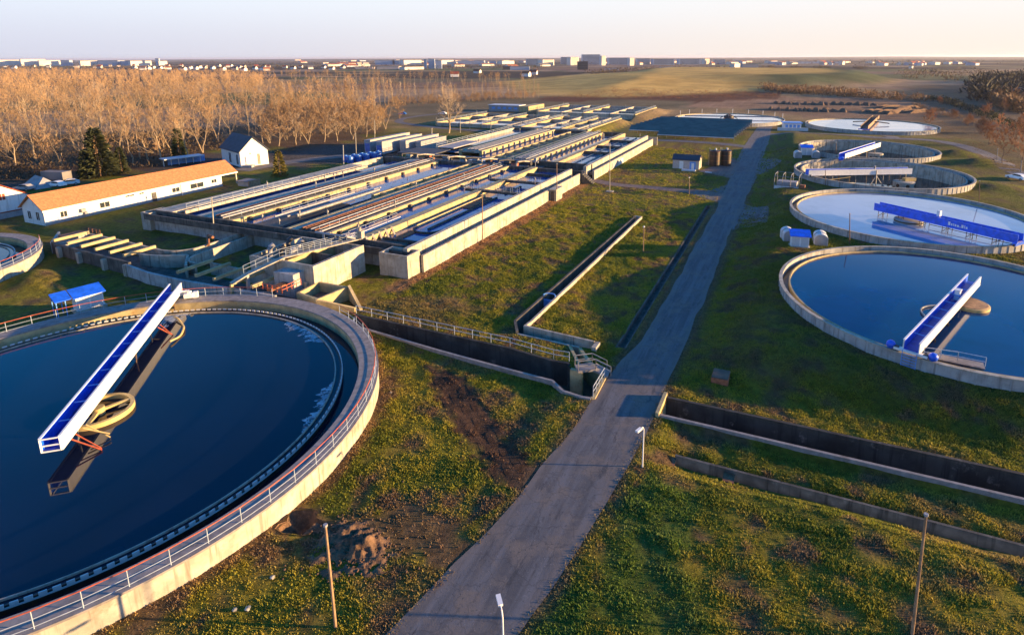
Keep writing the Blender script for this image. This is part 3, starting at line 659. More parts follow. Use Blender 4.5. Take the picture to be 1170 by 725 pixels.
# ---------------------------------------------------------------- scraper bridges
class Frame:
    """local bridge frame: s along the bridge from the tank centre, t across (left +)"""
    def __init__(s, c, a): s.c = c; s.a = a; s.d = (math.cos(a), math.sin(a)); s.n = (-math.sin(a), math.cos(a))
    def p(s, l, t, z): return (s.c[0] + s.d[0]*l + s.n[0]*t, s.c[1] + s.d[1]*l + s.n[1]*t, z)
def bridge(label, c, a, l0, l1, zb, hh, wd, side, deck, base_z, arms=True, arm_z=0.6, carriage=True, members=None, nleg=7, lining='blue', leg0=.5):
    f = Frame(c, a); t = thing('scraper_bridge', label, 'bridge', f.p(l1, 0, base_z))
    for s in (-1, 1):
        m = MB(); m.beam(f.p(l0, s*wd/2, zb+hh/2), f.p(l1, s*wd/2, zb+hh/2), .09, hh)
        g = obj('side_girder', m, M[side], t)
        m = MB(); m.beam(f.p(l0, s*wd/2, zb+hh+.03), f.p(l1, s*wd/2, zb+hh+.03), .17, .06); m.beam(f.p(l0, s*wd/2, zb-.03), f.p(l1, s*wd/2, zb-.03), .17, .06)
        obj('flange', m, M[side], g)
    m = MB(); m.beam(f.p(l0+.05, 0, zb+.10), f.p(l1-.05, 0, zb+.10), wd-.1, .08); obj('deck', m, M[deck], t)
    for s in (-1, 1):
        m = MB(); m.beam(f.p(l0+.05, s*(wd/2-.06), zb+hh/2), f.p(l1-.05, s*(wd/2-.06), zb+hh/2), .02, hh-.06); obj('inner_lining', m, M[lining], t)
    L = l1 - l0; n = max(3, int(L/2.6))
    for k in range(1, n):
        l = l0 + L*k/n; m = MB(); m.beam(f.p(l, -wd/2+.08, zb+hh*.8), f.p(l, wd/2-.08, zb+hh*.8), .08, .08); obj('cross_brace', m, M[members or 'bluelight'], t)
    if arms:
        for k in range(nleg):
            l = l0 + leg0 + (L*.82)*k/(nleg-1); s = .55 if k % 2 else -.55
            m = MB(); m.tube(f.p(l, s*wd/2, zb), f.p(l, s*wd/2 + .1, arm_z-.5), .06, 6); m.tube(f.p(l, s*wd/2 + .1, (zb+arm_z)/2), f.p(l+.8, -s*wd/2, zb), .04, 5)
            m.beam(f.p(l-.5, s*wd/2-.1, arm_z), f.p(l+.5, s*wd/2+.3, arm_z), .06, .3)
            obj('scraper_arm', m, M['brown'] if k % 3 else M['steel'], t)
    if carriage:
        m = MB(); m.cbox(f.p(l1-.1, 0, base_z+.16), .5, wd+1.5, zb-base_z-.12, a); cr = obj('end_carriage', m, M['white'] if side == 'white' else M['blue'], t)
        for s in (-1, 1):
            m = MB(); p = f.p(l1-.1, s*(wd/2+.55), base_z+.26); m.tube(Vector(p) - Vector((f.d[0]*.14, f.d[1]*.14, 0)), Vector(p) + Vector((f.d[0]*.14, f.d[1]*.14, 0)), .26, 12)
            obj('wheel', m, M['dark'], cr)
    return t, f
pR = site(at(196.5, 329.5, 3.3)[:2]); pI = site(at(57, 501, 3.3)[:2]); aA = ang(pI, pR)
n_ = (-math.sin(aA), math.cos(aA)); off_ = (pI[0]-TA[0])*n_[0] + (pI[1]-TA[1])*n_[1]; cA_ = (TA[0]+n_[0]*off_, TA[1]+n_[1]*off_)
LI = (pI[0]-cA_[0])*math.cos(aA) + (pI[1]-cA_[1])*math.sin(aA)
tb, f = bridge('long bridge over the near dark tank with white sides and royal blue floor', cA_, aA, LI, RA+.4, 2.25, 1.05, 1.2, 'white', 'bluedeck', ZA, True, 1.1, nleg=5, leg0=3.2)
# box frame at the inner end, motor at the rim, yellow scoop and red struts underneath
m = MB()
for z in (2.27, 2.75, 3.28): m.beam(f.p(LI-.05, -.6, z), f.p(LI-.05, .6, z), .08, .09)
for s in (-.6, .6): m.beam(f.p(LI-.05, s, 2.25), f.p(LI-.05, s, 3.3), .08, .1)
obj('end_frame', m, M['white'], tb)
m = MB(); m.cbox(f.p(RA-.9, -1.6, ZA+.25), .7, .9, .45, aA); m.tube(f.p(RA-1.2, -1.7, ZA+.75), f.p(RA-.5, -1.7, ZA+.75), .2, 10); mo = obj('drive_motor', m, M['white'], tb)
m = MB(); m.cbox(f.p(RA-.7, -2.3, ZA+.1), .5, .5, .7, aA); obj('gearbox', m, M['white'], mo)
m = MB(); pts = [f.p(RA-5.0 - 7*k/14, -1.0 - 2.0*math.sin(math.pi*.75*k/14), 1.2 + .1*math.sin(k)) for k in range(15)]; m.path(pts, .1, 6); obj('scum_scoop', m, M['yellow'], tb)
m = MB(); m.tube(f.p(-5.9, -.6, 2.2), f.p(-6.3, -2.6, 1.1), .06, 6); m.tube(f.p(-5.2, -.6, 2.2), f.p(-6.1, -2.5, 1.12), .05, 6); obj('strut', m, M['rustred'], tb)
m = MB(); m.tube(f.p(-4.5, -.9, 2.1), f.p(-4.7, -2.6, 1.4), .06, 6); m.tube(f.p(-4.0, -.9, 2.1), f.p(-4.7, -2.6, 1.1), .05, 6); obj('strut', m, M['yellow'], tb)
m = MB(); m.tube(f.p(RA-10, -.9, 2.2), f.p(RA-9.8, -2.2, .9), .06, 6); m.tube(f.p(RA-9.3, -.9, 2.2), f.p(RA-9.8, -2.2, .9), .05, 6); obj('strut', m, M['rustred'], tb)
TC = sat(113, 468, 1.4)[:2]; fw = thing('feed_well', 'yellow spoked feed ring half under the bridge in the near tank', 'feed well', (TC[0], TC[1], .5))
m = MB(); m.ring(TC, 2.2, 2.5, .7, 1.4, n=64); obj('rim', m, M['yellow'], fw, smooth=True)
for k in range(3):
    a = aA + R(60) + k*2*math.pi/3; m = MB(); m.beam((TC[0]+.4*math.cos(a), TC[1]+.4*math.sin(a), 1.28), (TC[0]+2.3*math.cos(a), TC[1]+2.3*math.sin(a), 1.28), .3, .2); obj('spoke', m, M['yellow'], fw)
m = MB(); m.lathe(TC, [(.45,.4),(.45,1.6),(.001,1.62)], 20); obj('hub', m, M['yellow'], fw, smooth=True)
# right tanks
c1o = TT[0][0]; pR = site(at(1038, 394, 4.2)[:2]); pI = site(at(1114, 313, 4.2)[:2]); a1 = ang(pI, pR)
n_ = (-math.sin(a1), math.cos(a1)); off_ = (pI[0]-c1o[0])*n_[0] + (pI[1]-c1o[1])*n_[1]; c1 = (c1o[0]+n_[0]*off_, c1o[1]+n_[1]*off_); L1I = (pI[0]-c1[0])*math.cos(a1) + (pI[1]-c1[1])*math.sin(a1)
tb, f = bridge('short white sided bridge with blue floor in the nearest right hand tank', c1, a1, L1I, 18.7, 3.25, .95, 1.3, 'white', 'bluedeck', ZT, True, 2.4, nleg=9)
for s in (-1, 1):
    m = MB(); m.sphere(f.p(18.4, s*1.75, ZT+.35), .42, 8); obj('motor_cover', m, M['blue'], tb, smooth=True)
m = MB(); m.rail([f.p(18.2, .95, 2.95), f.p(16.2, 3.2, 2.6), f.p(15.6, 5.2, 2.6)], .9, 1.5, .035); obj('railing', m, M['rail'], tb)
m = MB(); m.cbox(f.p(16.0, 3.0, 2.45), 1.2, 4.4, .1, a1 + .3); obj('landing', m, M['walk'], tb)
m = MB(); pts = [f.p(2 + 6*k/12, -1.0 - 1.6*math.sin(math.pi*k/12), 2.45) for k in range(13)]; m.path(pts, .09, 6); obj('scum_scoop', m, M['steel'], tb)
m = MB(); m.cbox(f.p(2.2, 0, 3.45), .6, .5, 1.1, a1); m.cbox(f.p(2.2, 0, 4.56), .75, .65, .1, a1); obj('control_box', m, M['white'], tb)
m = MB()
for k in range(5): m.beam(f.p(19.0, -.6, 1.85 + k*.28), f.p(19.0, .6, 1.85 + k*.28), .06, .06)
for s in (-.6, .6): m.beam(f.p(19.0, s, 1.7), f.p(19.0, s, 3.3), .06, .06)
obj('ladder', m, M['bluelight'], tb)
fw = thing('feed_well', 'tan topped floating drum beside the bridge in the blue water tank', 'feed well', sat(1108, 345, 2.6)[:2] + (1.6,))
cc = sat(1108, 345, 2.6)[:2]; m = MB(); m.lathe(cc, [(2.0,1.8),(2.0,2.6),(1.88,2.65),(.001,2.67)], 40); obj('drum', m, M['yellow'], fw, smooth=True)
m = MB(); m.lathe(cc, [(1.8,2.65),(1.8,2.72),(.001,2.73)], 40); obj('lid', m, M['wood'], fw, smooth=True)
# second tank: long all blue bridge
c2 = TT[1][0]; f2p = site(at(1240, 290, 3.6)[:2]); a2 = ang(site(at(1002, 236, 3.6)[:2]), f2p)
n_ = (-math.sin(a2), math.cos(a2)); off = (site(at(1002, 236, 3.6)[:2])[0]-c2[0])*n_[0] + (site(at(1002, 236, 3.6)[:2])[1]-c2[1])*n_[1]
c2b = (c2[0] + n_[0]*off, c2[1] + n_[1]*off); l0 = (site(at(1002, 236, 3.6)[:2])[0]-c2b[0])*math.cos(a2) + (site(at(1002, 236, 3.6)[:2])[1]-c2b[1])*math.sin(a2)
tb, f = bridge('long all blue bridge across the pale mirror tank with dark hanging frames', c2b, a2, l0, 19.2, 3.4, 1.15, 1.5, 'blue', 'bluedeck', ZT, False, 1.9)
for k in range(6):
    l = l0 + .8 + k*3.6; m = MB()
    for s in (-.6, .6):
        m.tube(f.p(l, s, 3.4), f.p(l, s, 2.0), .05, 5); m.tube(f.p(l+.9, s, 3.4), f.p(l+.9, s, 2.0), .05, 5)
        m.tube(f.p(l, s, 2.35), f.p(l+.9, s, 3.3), .035, 5)
    m.tube(f.p(l, -.6, 2.6), f.p(l, .6, 2.6), .04, 5); obj('scraper_frame', m, M['dark'], tb)
m = MB(); m.tube(f.p(l0+9, .5, 2.75), f.p(18.5, .5, 2.75), .06, 6); obj('scum_pipe', m, M['dark'], tb)
m = MB(); m.cbox(f.p(l0+10.4, .2, 4.56), .5, .5, .9, a2); obj('control_box', m, M['white'], tb)
m = MB(); L0 = 9.6                                  # the small white lettering-like mark on the side: too small to read, short strokes
for k, (wd_, h_) in enumerate([(.30,.55),(.22,.35),(.10,.42),(.22,.35),(.28,.30),(.12,.12),(.30,.48),(.10,.48),(.24,.32)]):
    m.beam(f.p(L0, -.81, 3.75 + h_/2), f.p(L0+wd_, -.81, 3.75 + h_/2), .02, h_); L0 += wd_ + .12
obj('marking', m, M['white'], tb)
fw = thing('feed_well', 'dull green drum floating under the blue bridge of the mirror tank', 'feed well', (f.p(l0+5.6, .3, 1.6)))
pc = f.p(l0+5.6, .4, 0); m = MB(); m.lathe(pc, [(2.2,1.8),(2.2,2.85),(2.0,2.9),(.001,2.92)], 36); obj('drum', m, M['plinth'], fw, smooth=True)
m = MB(); m.lathe(pc, [(2.24,2.5),(2.24,2.7)], 36); obj('band', m, M['bush'], fw, smooth=True)
# third tank
c3 = TT[2][0]; p3 = site(at(922, 196, 3.8)[:2]); q3 = site(at(1040, 193.5, 3.8)[:2]); a3 = ang(q3, p3)
n_ = (-math.sin(a3), math.cos(a3)); off = (q3[0]-c3[0])*n_[0] + (q3[1]-c3[1])*n_[1]; c3b = (c3[0]+n_[0]*off, c3[1]+n_[1]*off)
l0 = (q3[0]-c3b[0])*math.cos(a3) + (q3[1]-c3b[1])*math.sin(a3); l1 = (p3[0]-c3b[0])*math.cos(a3) + (p3[1]-c3b[1])*math.sin(a3)
tb, f = bridge('white bridge with rusty hanging scrapers over the emptied tank next to the steel cage', c3b, a3, l0, l1, 3.3, 1.2, 1.6, 'white', 'bluedeck', ZT+.2, True, .4, nleg=11)
m = MB(); m.tube(f.p(3.5, .9, 3.0), f.p(1.2, 1.4, -.4), .1, 6); m.tube(f.p(3.5, .9, 3.0), f.p(5.8, 1.4, -.4), .1, 6); m.tube(f.p(3.5, .9, 4.2), f.p(3.5, 1.2, -.4), .1, 6); m.tube(f.p(3.5, 0, 4.2), f.p(3.5, 0, 5.2), .22, 8); obj('tripod', m, M['steel'], tb)
m = MB(); m.tube(f.p(l1-2, .9, 1.9), f.p(l1-10, .9, 2.8), .09, 6); obj('strut', m, M['yellow'], tb)
fw = thing('feed_well', 'grey drum with round dark holes standing in the emptied tank', 'feed well', (f.p(-3.2, 1.0, -.8)))
pc = f.p(-3.2, 1.2, 0); m = MB(); m.lathe(pc, [(2.3,-.9),(2.3,1.6),(2.1,1.65),(.001,1.66)], 36); obj('drum', m, M['conc_pale'], fw, smooth=True)
for k in range(14):
    a = 2*math.pi*k/14; zz = .85 if k % 2 else .1; m = MB(); p = Vector((pc[0]+2.28*math.cos(a), pc[1]+2.28*math.sin(a), zz)); m.tube(p, p + Vector((.06*math.cos(a), .06*math.sin(a), 0)), .40, 14); obj('hole', m, M['black'], fw)
m = MB(); m.cbox(f.p(-4.6, .9, 1.68), 2.6, 1.2, .7, a3); obj('platform', m, M['yellow'], fw)
# fourth tank
c4 = TT[3][0]; p4 = site(at(962, 177, 3.8)[:2]); q4 = site(at(1003, 163.5, 3.8)[:2]); a4 = ang(q4, p4)
n_ = (-math.sin(a4), math.cos(a4)); off = (q4[0]-c4[0])*n_[0] + (q4[1]-c4[1])*n_[1]; c4b = (c4[0]+n_[0]*off, c4[1]+n_[1]*off)
l0 = (q4[0]-c4b[0])*math.cos(a4) + (q4[1]-c4b[1])*math.sin(a4); l1 = (p4[0]-c4b[0])*math.cos(a4) + (p4[1]-c4b[1])*math.sin(a4)
tb, f = bridge('slanting white bridge with brown hanging arms in the farther emptied tank', c4b, a4, l0, l1, 3.3, 1.2, 1.6, 'white', 'bluedeck', ZT+.2, True, .3, nleg=8)
m = MB(); m.sphere(f.p(l1+.3, 0, 3.2), .7, 8); obj('motor_cover', m, M['blue'], tb, smooth=True)
fw = thing('feed_well', 'pale drum with dark hole below the slanting white bridge', 'feed well', (c4[0], c4[1], -.8))
pc = f.p(l0+3.5, .8, 0); m = MB(); m.lathe(pc, [(2.0,-.9),(2.0,1.7),(.001,1.72)], 30); obj('drum', m, M['conc_pale'], fw, smooth=True)
for k in range(8):
    a = 2*math.pi*k/8; m = MB(); p = Vector((pc[0]+1.98*math.cos(a), pc[1]+1.98*math.sin(a), .5)); m.tube(p, p + Vector((.06*math.cos(a), .06*math.sin(a), 0)), .45, 12); obj('hole', m, M['black'], fw)
# far white tank: brown bridge; far left tank: dark centre frame
p5 = site(at(987, 146.5, 1.8)[:2]); q5 = site(at(1003, 130.5, 2.2)[:2]); a5 = ang(q5, p5); c5b = ((p5[0]+q5[0])/2, (p5[1]+q5[1])/2); hl = math.hypot(p5[0]-q5[0], p5[1]-q5[1])/2
tb, f = bridge('tapering brown timber clad bridge over the white far tank', c5b, a5, -hl*.72, hl*.95, 1.9, 1.3, 2.6, 'wood', 'brown', 1.5, False, members='brown', lining='brown')
m = MB()
for s in (-1, 1): m.beam(f.p(2, 0, 2.6), f.p(1.5, s*7, 1.9), .5, .4)
obj('cross_arm', m, M['brown'], tb)
tb = thing('scraper_bridge', 'dark scraper frame at the centre of the far tank behind the solar panels', 'bridge', (T6[0][0], T6[0][1], 1.2))
m = MB()
for k in range(6):
    a = 2*math.pi*k/6; m.beam((T6[0][0], T6[0][1], 3.4), (T6[0][0]+4*math.cos(a), T6[0][1]+4*math.sin(a), 1.3), .3, .3)
obj('frame', m, M['brown'], tb)
m = MB(); m.lathe(T6[0], [(2.2,1.0),(2.2,2.6),(.001,2.7)], 24); obj('hub', m, M['dark'], tb)
m = MB(); m.beam((T6[0][0]-20, T6[0][1]-4, 2.2), (T6[0][0]+22, T6[0][1]+5, 2.2), 1.0, .5); obj('walkway', m, M['steel'], tb)
m = MB()
for k in range(9):
    a = R(20+18*k); p = (T6[0][0]+25.2*math.cos(a), T6[0][1]+25.2*math.sin(a), 1.5); m.tube(p, (p[0], p[1], 3.6), .12, 6)
obj('railing', m, M['container'], tb)
# ---------------------------------------------------------------- aeration basins (long rectangular tanks)
ZT1 = 3.3
def bx(name, mat, par, *b, **k): m = MB(); m.box(*b); return obj(name, m, M[mat], par, **k)
def pipe(name, mat, par, pts, r=.15, n=8): m = MB(); m.path(pts, r, n); return obj(name, m, M[mat], par, smooth=True)
def rails(par, pts, h=1.05, sp=2.0, r=.03, name='railing', mat='rail'): m = MB(); m.rail(pts, h, sp, r); return obj(name, m, M[mat], par)
def lane_water(u0, u1, v0, v1, z, mat='waterb'):
    m = MB(); m.add([(u0,v0,z),(u1,v0,z),(u1,v1,z),(u0,v1,z)], [(0,1,2,3)]); water('water', m, M[mat])
def posts(par, u, v0, v1, step, z0, z1, mat='conc_dark', wd=.45, du=.6):
    v = v0
    while v <= v1: bx('buttress', mat, par, u, u+du, v-wd/2, v+wd/2, z0, z1); v += step
def masts(par, pts, h=1.5, mat='steel'):
    for p in pts: m = MB(); m.tube(p, (p[0], p[1], p[2]+h), .07, 6); m.cbox((p[0], p[1], p[2]+h*.62), .3, .25, .35); obj('valve_post', m, M[mat], par)
b1 = thing('aeration_basin', 'nearest broad concrete basin block with many parallel water lanes, pipes and railings', 'basin', (-77, 98, 0))
# outer walls: front with overhanging gutter, sides, rear
bx('front_wall', 'conc_blue', b1, -105.2, -49.4, 66.3, 66.7, -.5, 2.25)
bx('front_gutter', 'conc_dark', b1, -106.2, -48.6, 65.2, 65.45, 2.1, 3.15); bx('gutter_floor', 'conc_dark', b1, -106.2, -48.6, 65.455, 66.9, 2.1, 2.4); bx('inner_kerb', 'conc_dark', b1, -106.2, -50.5, 66.905, 67.25, 2.1, ZT1+.12)  # overhang shadow put into the gutter's dark concrete colour
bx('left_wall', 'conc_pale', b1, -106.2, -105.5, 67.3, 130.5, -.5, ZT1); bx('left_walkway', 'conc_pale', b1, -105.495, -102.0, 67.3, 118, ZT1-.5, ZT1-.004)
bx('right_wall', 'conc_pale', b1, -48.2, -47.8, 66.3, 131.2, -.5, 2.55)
bx('right_inner_wall', 'conc_pale', b1, -50.4, -49.7, 65.3, 130.8, 0, 3.62); bx('right_gutter_floor', 'conc_dark', b1, -49.69, -48.21, 66.3, 131, 1.2, 1.6)  # dark floor colour carries the parapet's shade in the gutter
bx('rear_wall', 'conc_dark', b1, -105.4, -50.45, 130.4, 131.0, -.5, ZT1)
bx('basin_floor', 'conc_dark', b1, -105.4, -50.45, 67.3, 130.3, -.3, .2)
p = thing('basin_pier', 'open topped concrete pier box at the right front corner of the nearest basin', 'pier', (-50.8, 64.5, 0))
m = MB(); m.wall([(-53.0,63.5),(-48.5,63.5),(-48.5,66.2),(-53.0,66.2)], .3, -.4, [3.3,3.3,3.3,3.3], True); obj('wall', m, M['conc'], p); bx('floor', 'conc_dark', p, -52.9, -48.6, 63.6, 66.1, 1.8, 2.0)
p = thing('basin_pier', 'narrow concrete pier box at the left front corner of the nearest basin', 'pier', (-106.3, 67.5, 0))
m = MB(); m.wall([(-107.3,65.7),(-105.4,65.7),(-105.4,69.4),(-107.3,69.4)], .3, -.4, 3.2, True); obj('wall', m, M['conc'], p); bx('floor', 'rust', p, -107.2, -105.5, 65.8, 69.3, 2.7, 2.95)
p = thing('basin_pier', 'square concrete pier with dark slot halfway along the sunlit basin wall', 'pier', (-47.0, 114, 0))
bx('wall', 'conc', p, -47.78, -46.3, 112.4, 115.8, -.3, 2.5); bx('slot', 'dark', p, -47.4, -46.6, 112.1, 112.38, -.1, 2.1); bx('cap', 'conc_pale', p, -47.78, -46.1, 111.9, 116, 2.505, 2.7)
# lanes, left to right
Z2 = 2.45
lane_water(-101.9, -96.2, 67.3, 130.3, 2.2, 'waterb')
rails(b1, [(-100.8, 69.5, ZT1), (-100.8, 96, ZT1)], 1.1, 2.4); rails(b1, [(-98.9, 70.5, ZT1-.2), (-98.9, 92, ZT1-.2)], .9, 2.4)
bx('lane_beam', 'conc_pale', b1, -101.0, -100.5, 69, 118, 2.7, ZT1-.01)
bx('walkway', 'conc_pale', b1, -95.9, -92.0, 67.3, 130.3, ZT1-.35, ZT1)
pipe('air_pipe', 'rust', b1, [(-91.4, 68, ZT1+.25), (-91.4, 129, ZT1+.25)], .17); pipe('air_pipe', 'steel', b1, [(-90.3, 68, ZT1+.3), (-90.3, 129, ZT1+.3)], .2)
pipe('air_pipe', 'plinth', b1, [(-89.2, 67.5, ZT1+.25), (-89.2, 129, ZT1+.25)], .16)
bx('pipe_deck', 'conc_dark', b1, -91.98, -88.4, 67.3, 130.3, ZT1-.3, ZT1-.02)
bx('lane_wall', 'conc_yel', b1, -88.1, -87.2, 67.3, 130.3, .2, ZT1-  .05); rails(b1, [(-88.2, 68, ZT1), (-88.2, 129, ZT1)], 1.0, 2.4)
masts(b1, [(-95.5+.2*k, 98 + 2.6*k, ZT1) for k in range(3)] + [(-101.6, 88, ZT1), (-92.3, 92, ZT1)], 1.7)
posts(b1, -87.18, 71, 130, 6.2, .5, ZT1-.2); lane_water(-87.15, -78.0, 67.3, 130.3, Z2)
bx('sludge_bank', 'sludge', b1, -83.6, -78.2, 67.5, 86, 2.0, Z2+.22)
pipe('scum_pipe', 'plinth', b1, [(-82.2, 72, Z2+.9), (-82.2, 92, Z2+.9)], .14); rails(b1, [(-82.6, 74, Z2+.6), (-82.6, 98, Z2+.6)], 1.0, 2.0)
pipe('header_pipe', 'steel', b1, [(-79.3, 74, ZT1), (-79.3, 96, ZT1)], .32, 10); pipe('header_pipe', 'plinth', b1, [(-80.4, 73, ZT1), (-80.4, 98, ZT1)], .16)
bx('lane_wall', 'conc_yel', b1, -78.0, -77.3, 92, 130.3, .2, ZT1)
for k in range(7): bx('cross_beam', 'conc_yel', b1, -77.28, -74.9, 94 + 5*k, 94.7 + 5*k, ZT1-.7, ZT1-.05)
lane_water(-77.25, -74.9, 67.3, 130.3, 1.5, 'waterd')
bx('lane_wall', 'conc_yel', b1, -74.8, -74.0, 67.3, 130.3, .2, ZT1+.1); bx('walkway', 'conc_pale', b1, -73.98, -72.6, 67.3, 130.3, ZT1-.3, ZT1)
bx('pipe_deck', 'conc_dark', b1, -72.58, -69.3, 67.3, 130.3, ZT1-.5, ZT1-.15); lane_water(-69.25, -67.25, 67.3, 130.3, Z2+.2)
for u, mt, r in ((-71.9, 'rust', .22), (-71.2, 'rust', .16), (-70.2, 'steel', .2), (-69.4, 'rust', .14)): pipe('air_pipe', mt, b1, [(u, 68, ZT1+.12), (u, 129.5, ZT1+.12)], r)
rails(b1, [(-68.3, 68, ZT1-.15), (-68.3, 129.5, ZT1-.15)], 1.1, 2.2); pipe('air_pipe', 'plinth', b1, [(-68.0, 67.6, ZT1+.1), (-68.0, 129.5, ZT1+.1)], .14)
bx('lane_wall', 'conc_yel', b1, -67.2, -66.4, 67.3, 130.3, .2, ZT1); posts(b1, -66.38, 70, 130, 6.2, .5, ZT1-.2)
lane_water(-66.38, -60.1, 67.3, 130.3, Z2); bx('sludge_bank', 'sludge', b1, -62.0, -60.2, 90, 118, 2.0, Z2+.16)
rails(b1, [(-62.6, 68, ZT1-.4), (-62.6, 80, ZT1-.4)], 1.1, 2.0); pipe('scum_pipe', 'container', b1, [(-61.9, 67.6, ZT1), (-61.9, 80, ZT1)], .12); pipe('scum_pipe', 'plinth', b1, [(-61.0, 67.6, ZT1), (-61.0, 79, ZT1)], .14)
m = MB(); m.wall([(-59.4, 67.3), (-59.4, 130.3)], 1.5, .2, ZT1+.25); obj('main_lane_wall', m, M['conc_yel'], b1)
for k in range(5): m = MB(); m.beam((-58.9, 67.6+1.5*k, ZT1+.35), (-57.6, 66.9+1.5*k, Z2-.1), .28, .2); obj('sloping_fin', m, M['conc_pale'], b1)
lane_water(-58.6, -50.4, 67.3, 130.3, Z2)
bx('sludge_bank', 'sludge', b1, -58.3, -53, 67.5, 70.2, 2.0, Z2+.2); bx('cross_wall', 'conc_dark', b1, -58.6, -50.42, 70.3, 70.7, .5, ZT1-.35)
cc = (-54.6, 78.0); m = MB(); m.ring(cc, 2.55, 2.75, 1.0, Z2+.35, R(180), R(360), 24); obj('curved_baffle', m, M['conc_dark'], b1, smooth=True)
bx('baffle', 'conc_dark', b1, -54.75, -54.45, 77.5, 101.5, 1.0, Z2+.3); bx('baffle', 'conc_yel', b1, -57.4, -57.2, 78.02, 101.5, 1.0, Z2+.45); bx('baffle', 'conc_dark', b1, -54.75, -54.45, 105, 112.5, 1.0, Z2+.3)
bx('scum_board', 'rust', b1, -57.0, -55.6, 71, 76, Z2-.1, Z2+.15); bx('scum_board', 'rust', b1, -57.2, -55.4, 92, 101, Z2-.1, Z2+.18); bx('scum_board', 'rust', b1, -56.8, -55.4, 106, 111, Z2-.1, Z2+.2)
for v in (103.0, 113.6):
    bx('crosswalk', 'conc_dark', b1, -62.6, -50.42, v-.5, v+.5, ZT1-.2, ZT1+.29)
    rails(b1, [(-62.6, v-.45, ZT1+.29), (-50.6, v-.45, ZT1+.29)], 1.0, 1.6); rails(b1, [(-62.6, v+.45, ZT1+.29), (-50.6, v+.45, ZT1+.29)], 1.0, 1.6)
rails(b1, [(-64, 102, ZT1), (-62.6, 102, ZT1), (-62.6, 104.5, ZT1)], 1.1, 1.0)
bx('cross_wall', 'conc_dark', b1, -58.6, -50.42, 124.5, 125, .5, ZT1-.2)
masts(b1, [(-84, 71, Z2), (-79, 70, Z2), (-77.5, 73, ZT1), (-73.2, 75, ZT1), (-72.9, 100, ZT1), (-66.8, 85, ZT1), (-62.4, 70, ZT1), (-91.8, 110, ZT1), (-88.4, 118, ZT1), (-68.6, 112, ZT1), (-66.6, 121, ZT1), (-51, 112, ZT1+.3)], 1.5)
# machinery on the gallery between the two blocks
g = thing('pipe_gallery', 'cluttered pipe gallery with pumps, valves and a dark cross wall between basin blocks', 'pipe gallery', (-80, 135, 0))
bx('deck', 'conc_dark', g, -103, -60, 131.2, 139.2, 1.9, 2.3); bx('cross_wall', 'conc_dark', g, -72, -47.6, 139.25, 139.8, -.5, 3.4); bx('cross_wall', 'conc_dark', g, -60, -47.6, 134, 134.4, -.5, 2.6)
rg = random.Random(5)
for k in range(13):
    u = -101 + 3.1*k + rg.uniform(-.5, .5); v = rg.uniform(133, 137); q = rg.choice(['dark', 'steel', 'rust', 'rustred', 'conc_pale'])
    m = MB(); m.cbox((u, v, 2.3), rg.uniform(1.2, 2.2), .9, .35, R(90*rg.randint(0, 1)+4)); m.tube((u-.8, v, 3.0), (u+.7, v, 3.0), .42, 12); m.tube((u+.75, v, 3.0), (u+.95, v, 3.0), .6, 12); obj('pump', m, M[q], g)
for k in range(8):
    u = -100 + 5*k; m = MB(); m.path([(u, 131.6, 2.4), (u, 131.6, 4.2), (u+1.2, 133.5, 4.2), (u+1.2, 138.6, 3.2)], .2, 8); obj('riser_pipe', m, M['conc_pale' if k % 2 else 'dark'], g)
pipe('header_pipe', 'steel', g, [(-102, 138.4, 3.2), (-62, 138.4, 3.2)], .35, 10); rails(g, [(-103, 131.4, 2.3), (-60, 131.4, 2.3)], 1.1, 2.0); rails(g, [(-72, 139.1, 3.4), (-48, 139.1, 3.4)], 1.0, 2.4)
m = MB(); m.beam((-60.4, 133, 2.5), (-60.4, 133, 5.0), .12, .12); m.cbox((-60.4, 133, 4.4), .7, .5, .9); obj('control_box', m, M['plinth'], g)
st_ = thing('steps', 'dark concrete steps and ramp at the gap between the two sunlit basin ends', 'steps', (-47, 133, 0))
for k in range(7): bx('step', 'conc_dark', st_, -47.8 + .42*k, -47.38 + .42*k, 132, 134, -.3, 2.3 - .34*k)
m = MB(); m.rail([(-47.6, 132, 2.3), (-44.8, 132, .1)], 1.0, 1.2, .05); obj('railing', m, M['steel'], st_)
# second block
b2 = thing('aeration_basin', 'second basin block behind the pipe gallery with pale settled water and a sunlit right wall', 'basin', (-75, 172, 0))
bx('right_wall', 'conc_pale', b2, -46.6, -46.1, 137, 200.2, -.5, 2.3); bx('right_inner_wall', 'conc_pale', b2, -48.6, -47.8, 135.8, 199.8, 0, 3.45); bx('right_gutter_floor', 'conc_dark', b2, -47.79, -46.61, 137, 200, 1.2, 1.7)
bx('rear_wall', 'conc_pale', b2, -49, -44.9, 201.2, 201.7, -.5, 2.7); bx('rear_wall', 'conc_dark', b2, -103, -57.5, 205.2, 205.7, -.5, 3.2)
bx('left_wall', 'conc_pale', b2, -102.8, -101.8, 152, 205, -.5, 3.3); bx('basin_floor', 'conc_dark', b2, -101.7, -48.7, 139.9, 205, -.3, .2)
bx('wall_patch', 'container', b2, -46.09, -46.0, 158, 163, .2, 1.7); bx('wall_patch', 'plinth', b2, -46.09, -46.0, 152, 156, .2, 1.7)  # grey and off-white patches low on the right wall
lane_water(-56.8, -48.65, 139.9, 199.6, 2.5, 'waterl')
for v in (160.3, 172.3, 186): bx('crosswalk', 'conc_dark', b2, -57.4, -48.65, v-.4, v+.4, 2.5, 3.3); rails(b2, [(-57, v-.35, 3.3), (-49, v-.35, 3.3)], .9, 2.4, .05)
for u in (-54.2, -51.4): bx('baffle', 'conc', b2, u, u+.25, 141, 198, 1.5, 2.75)
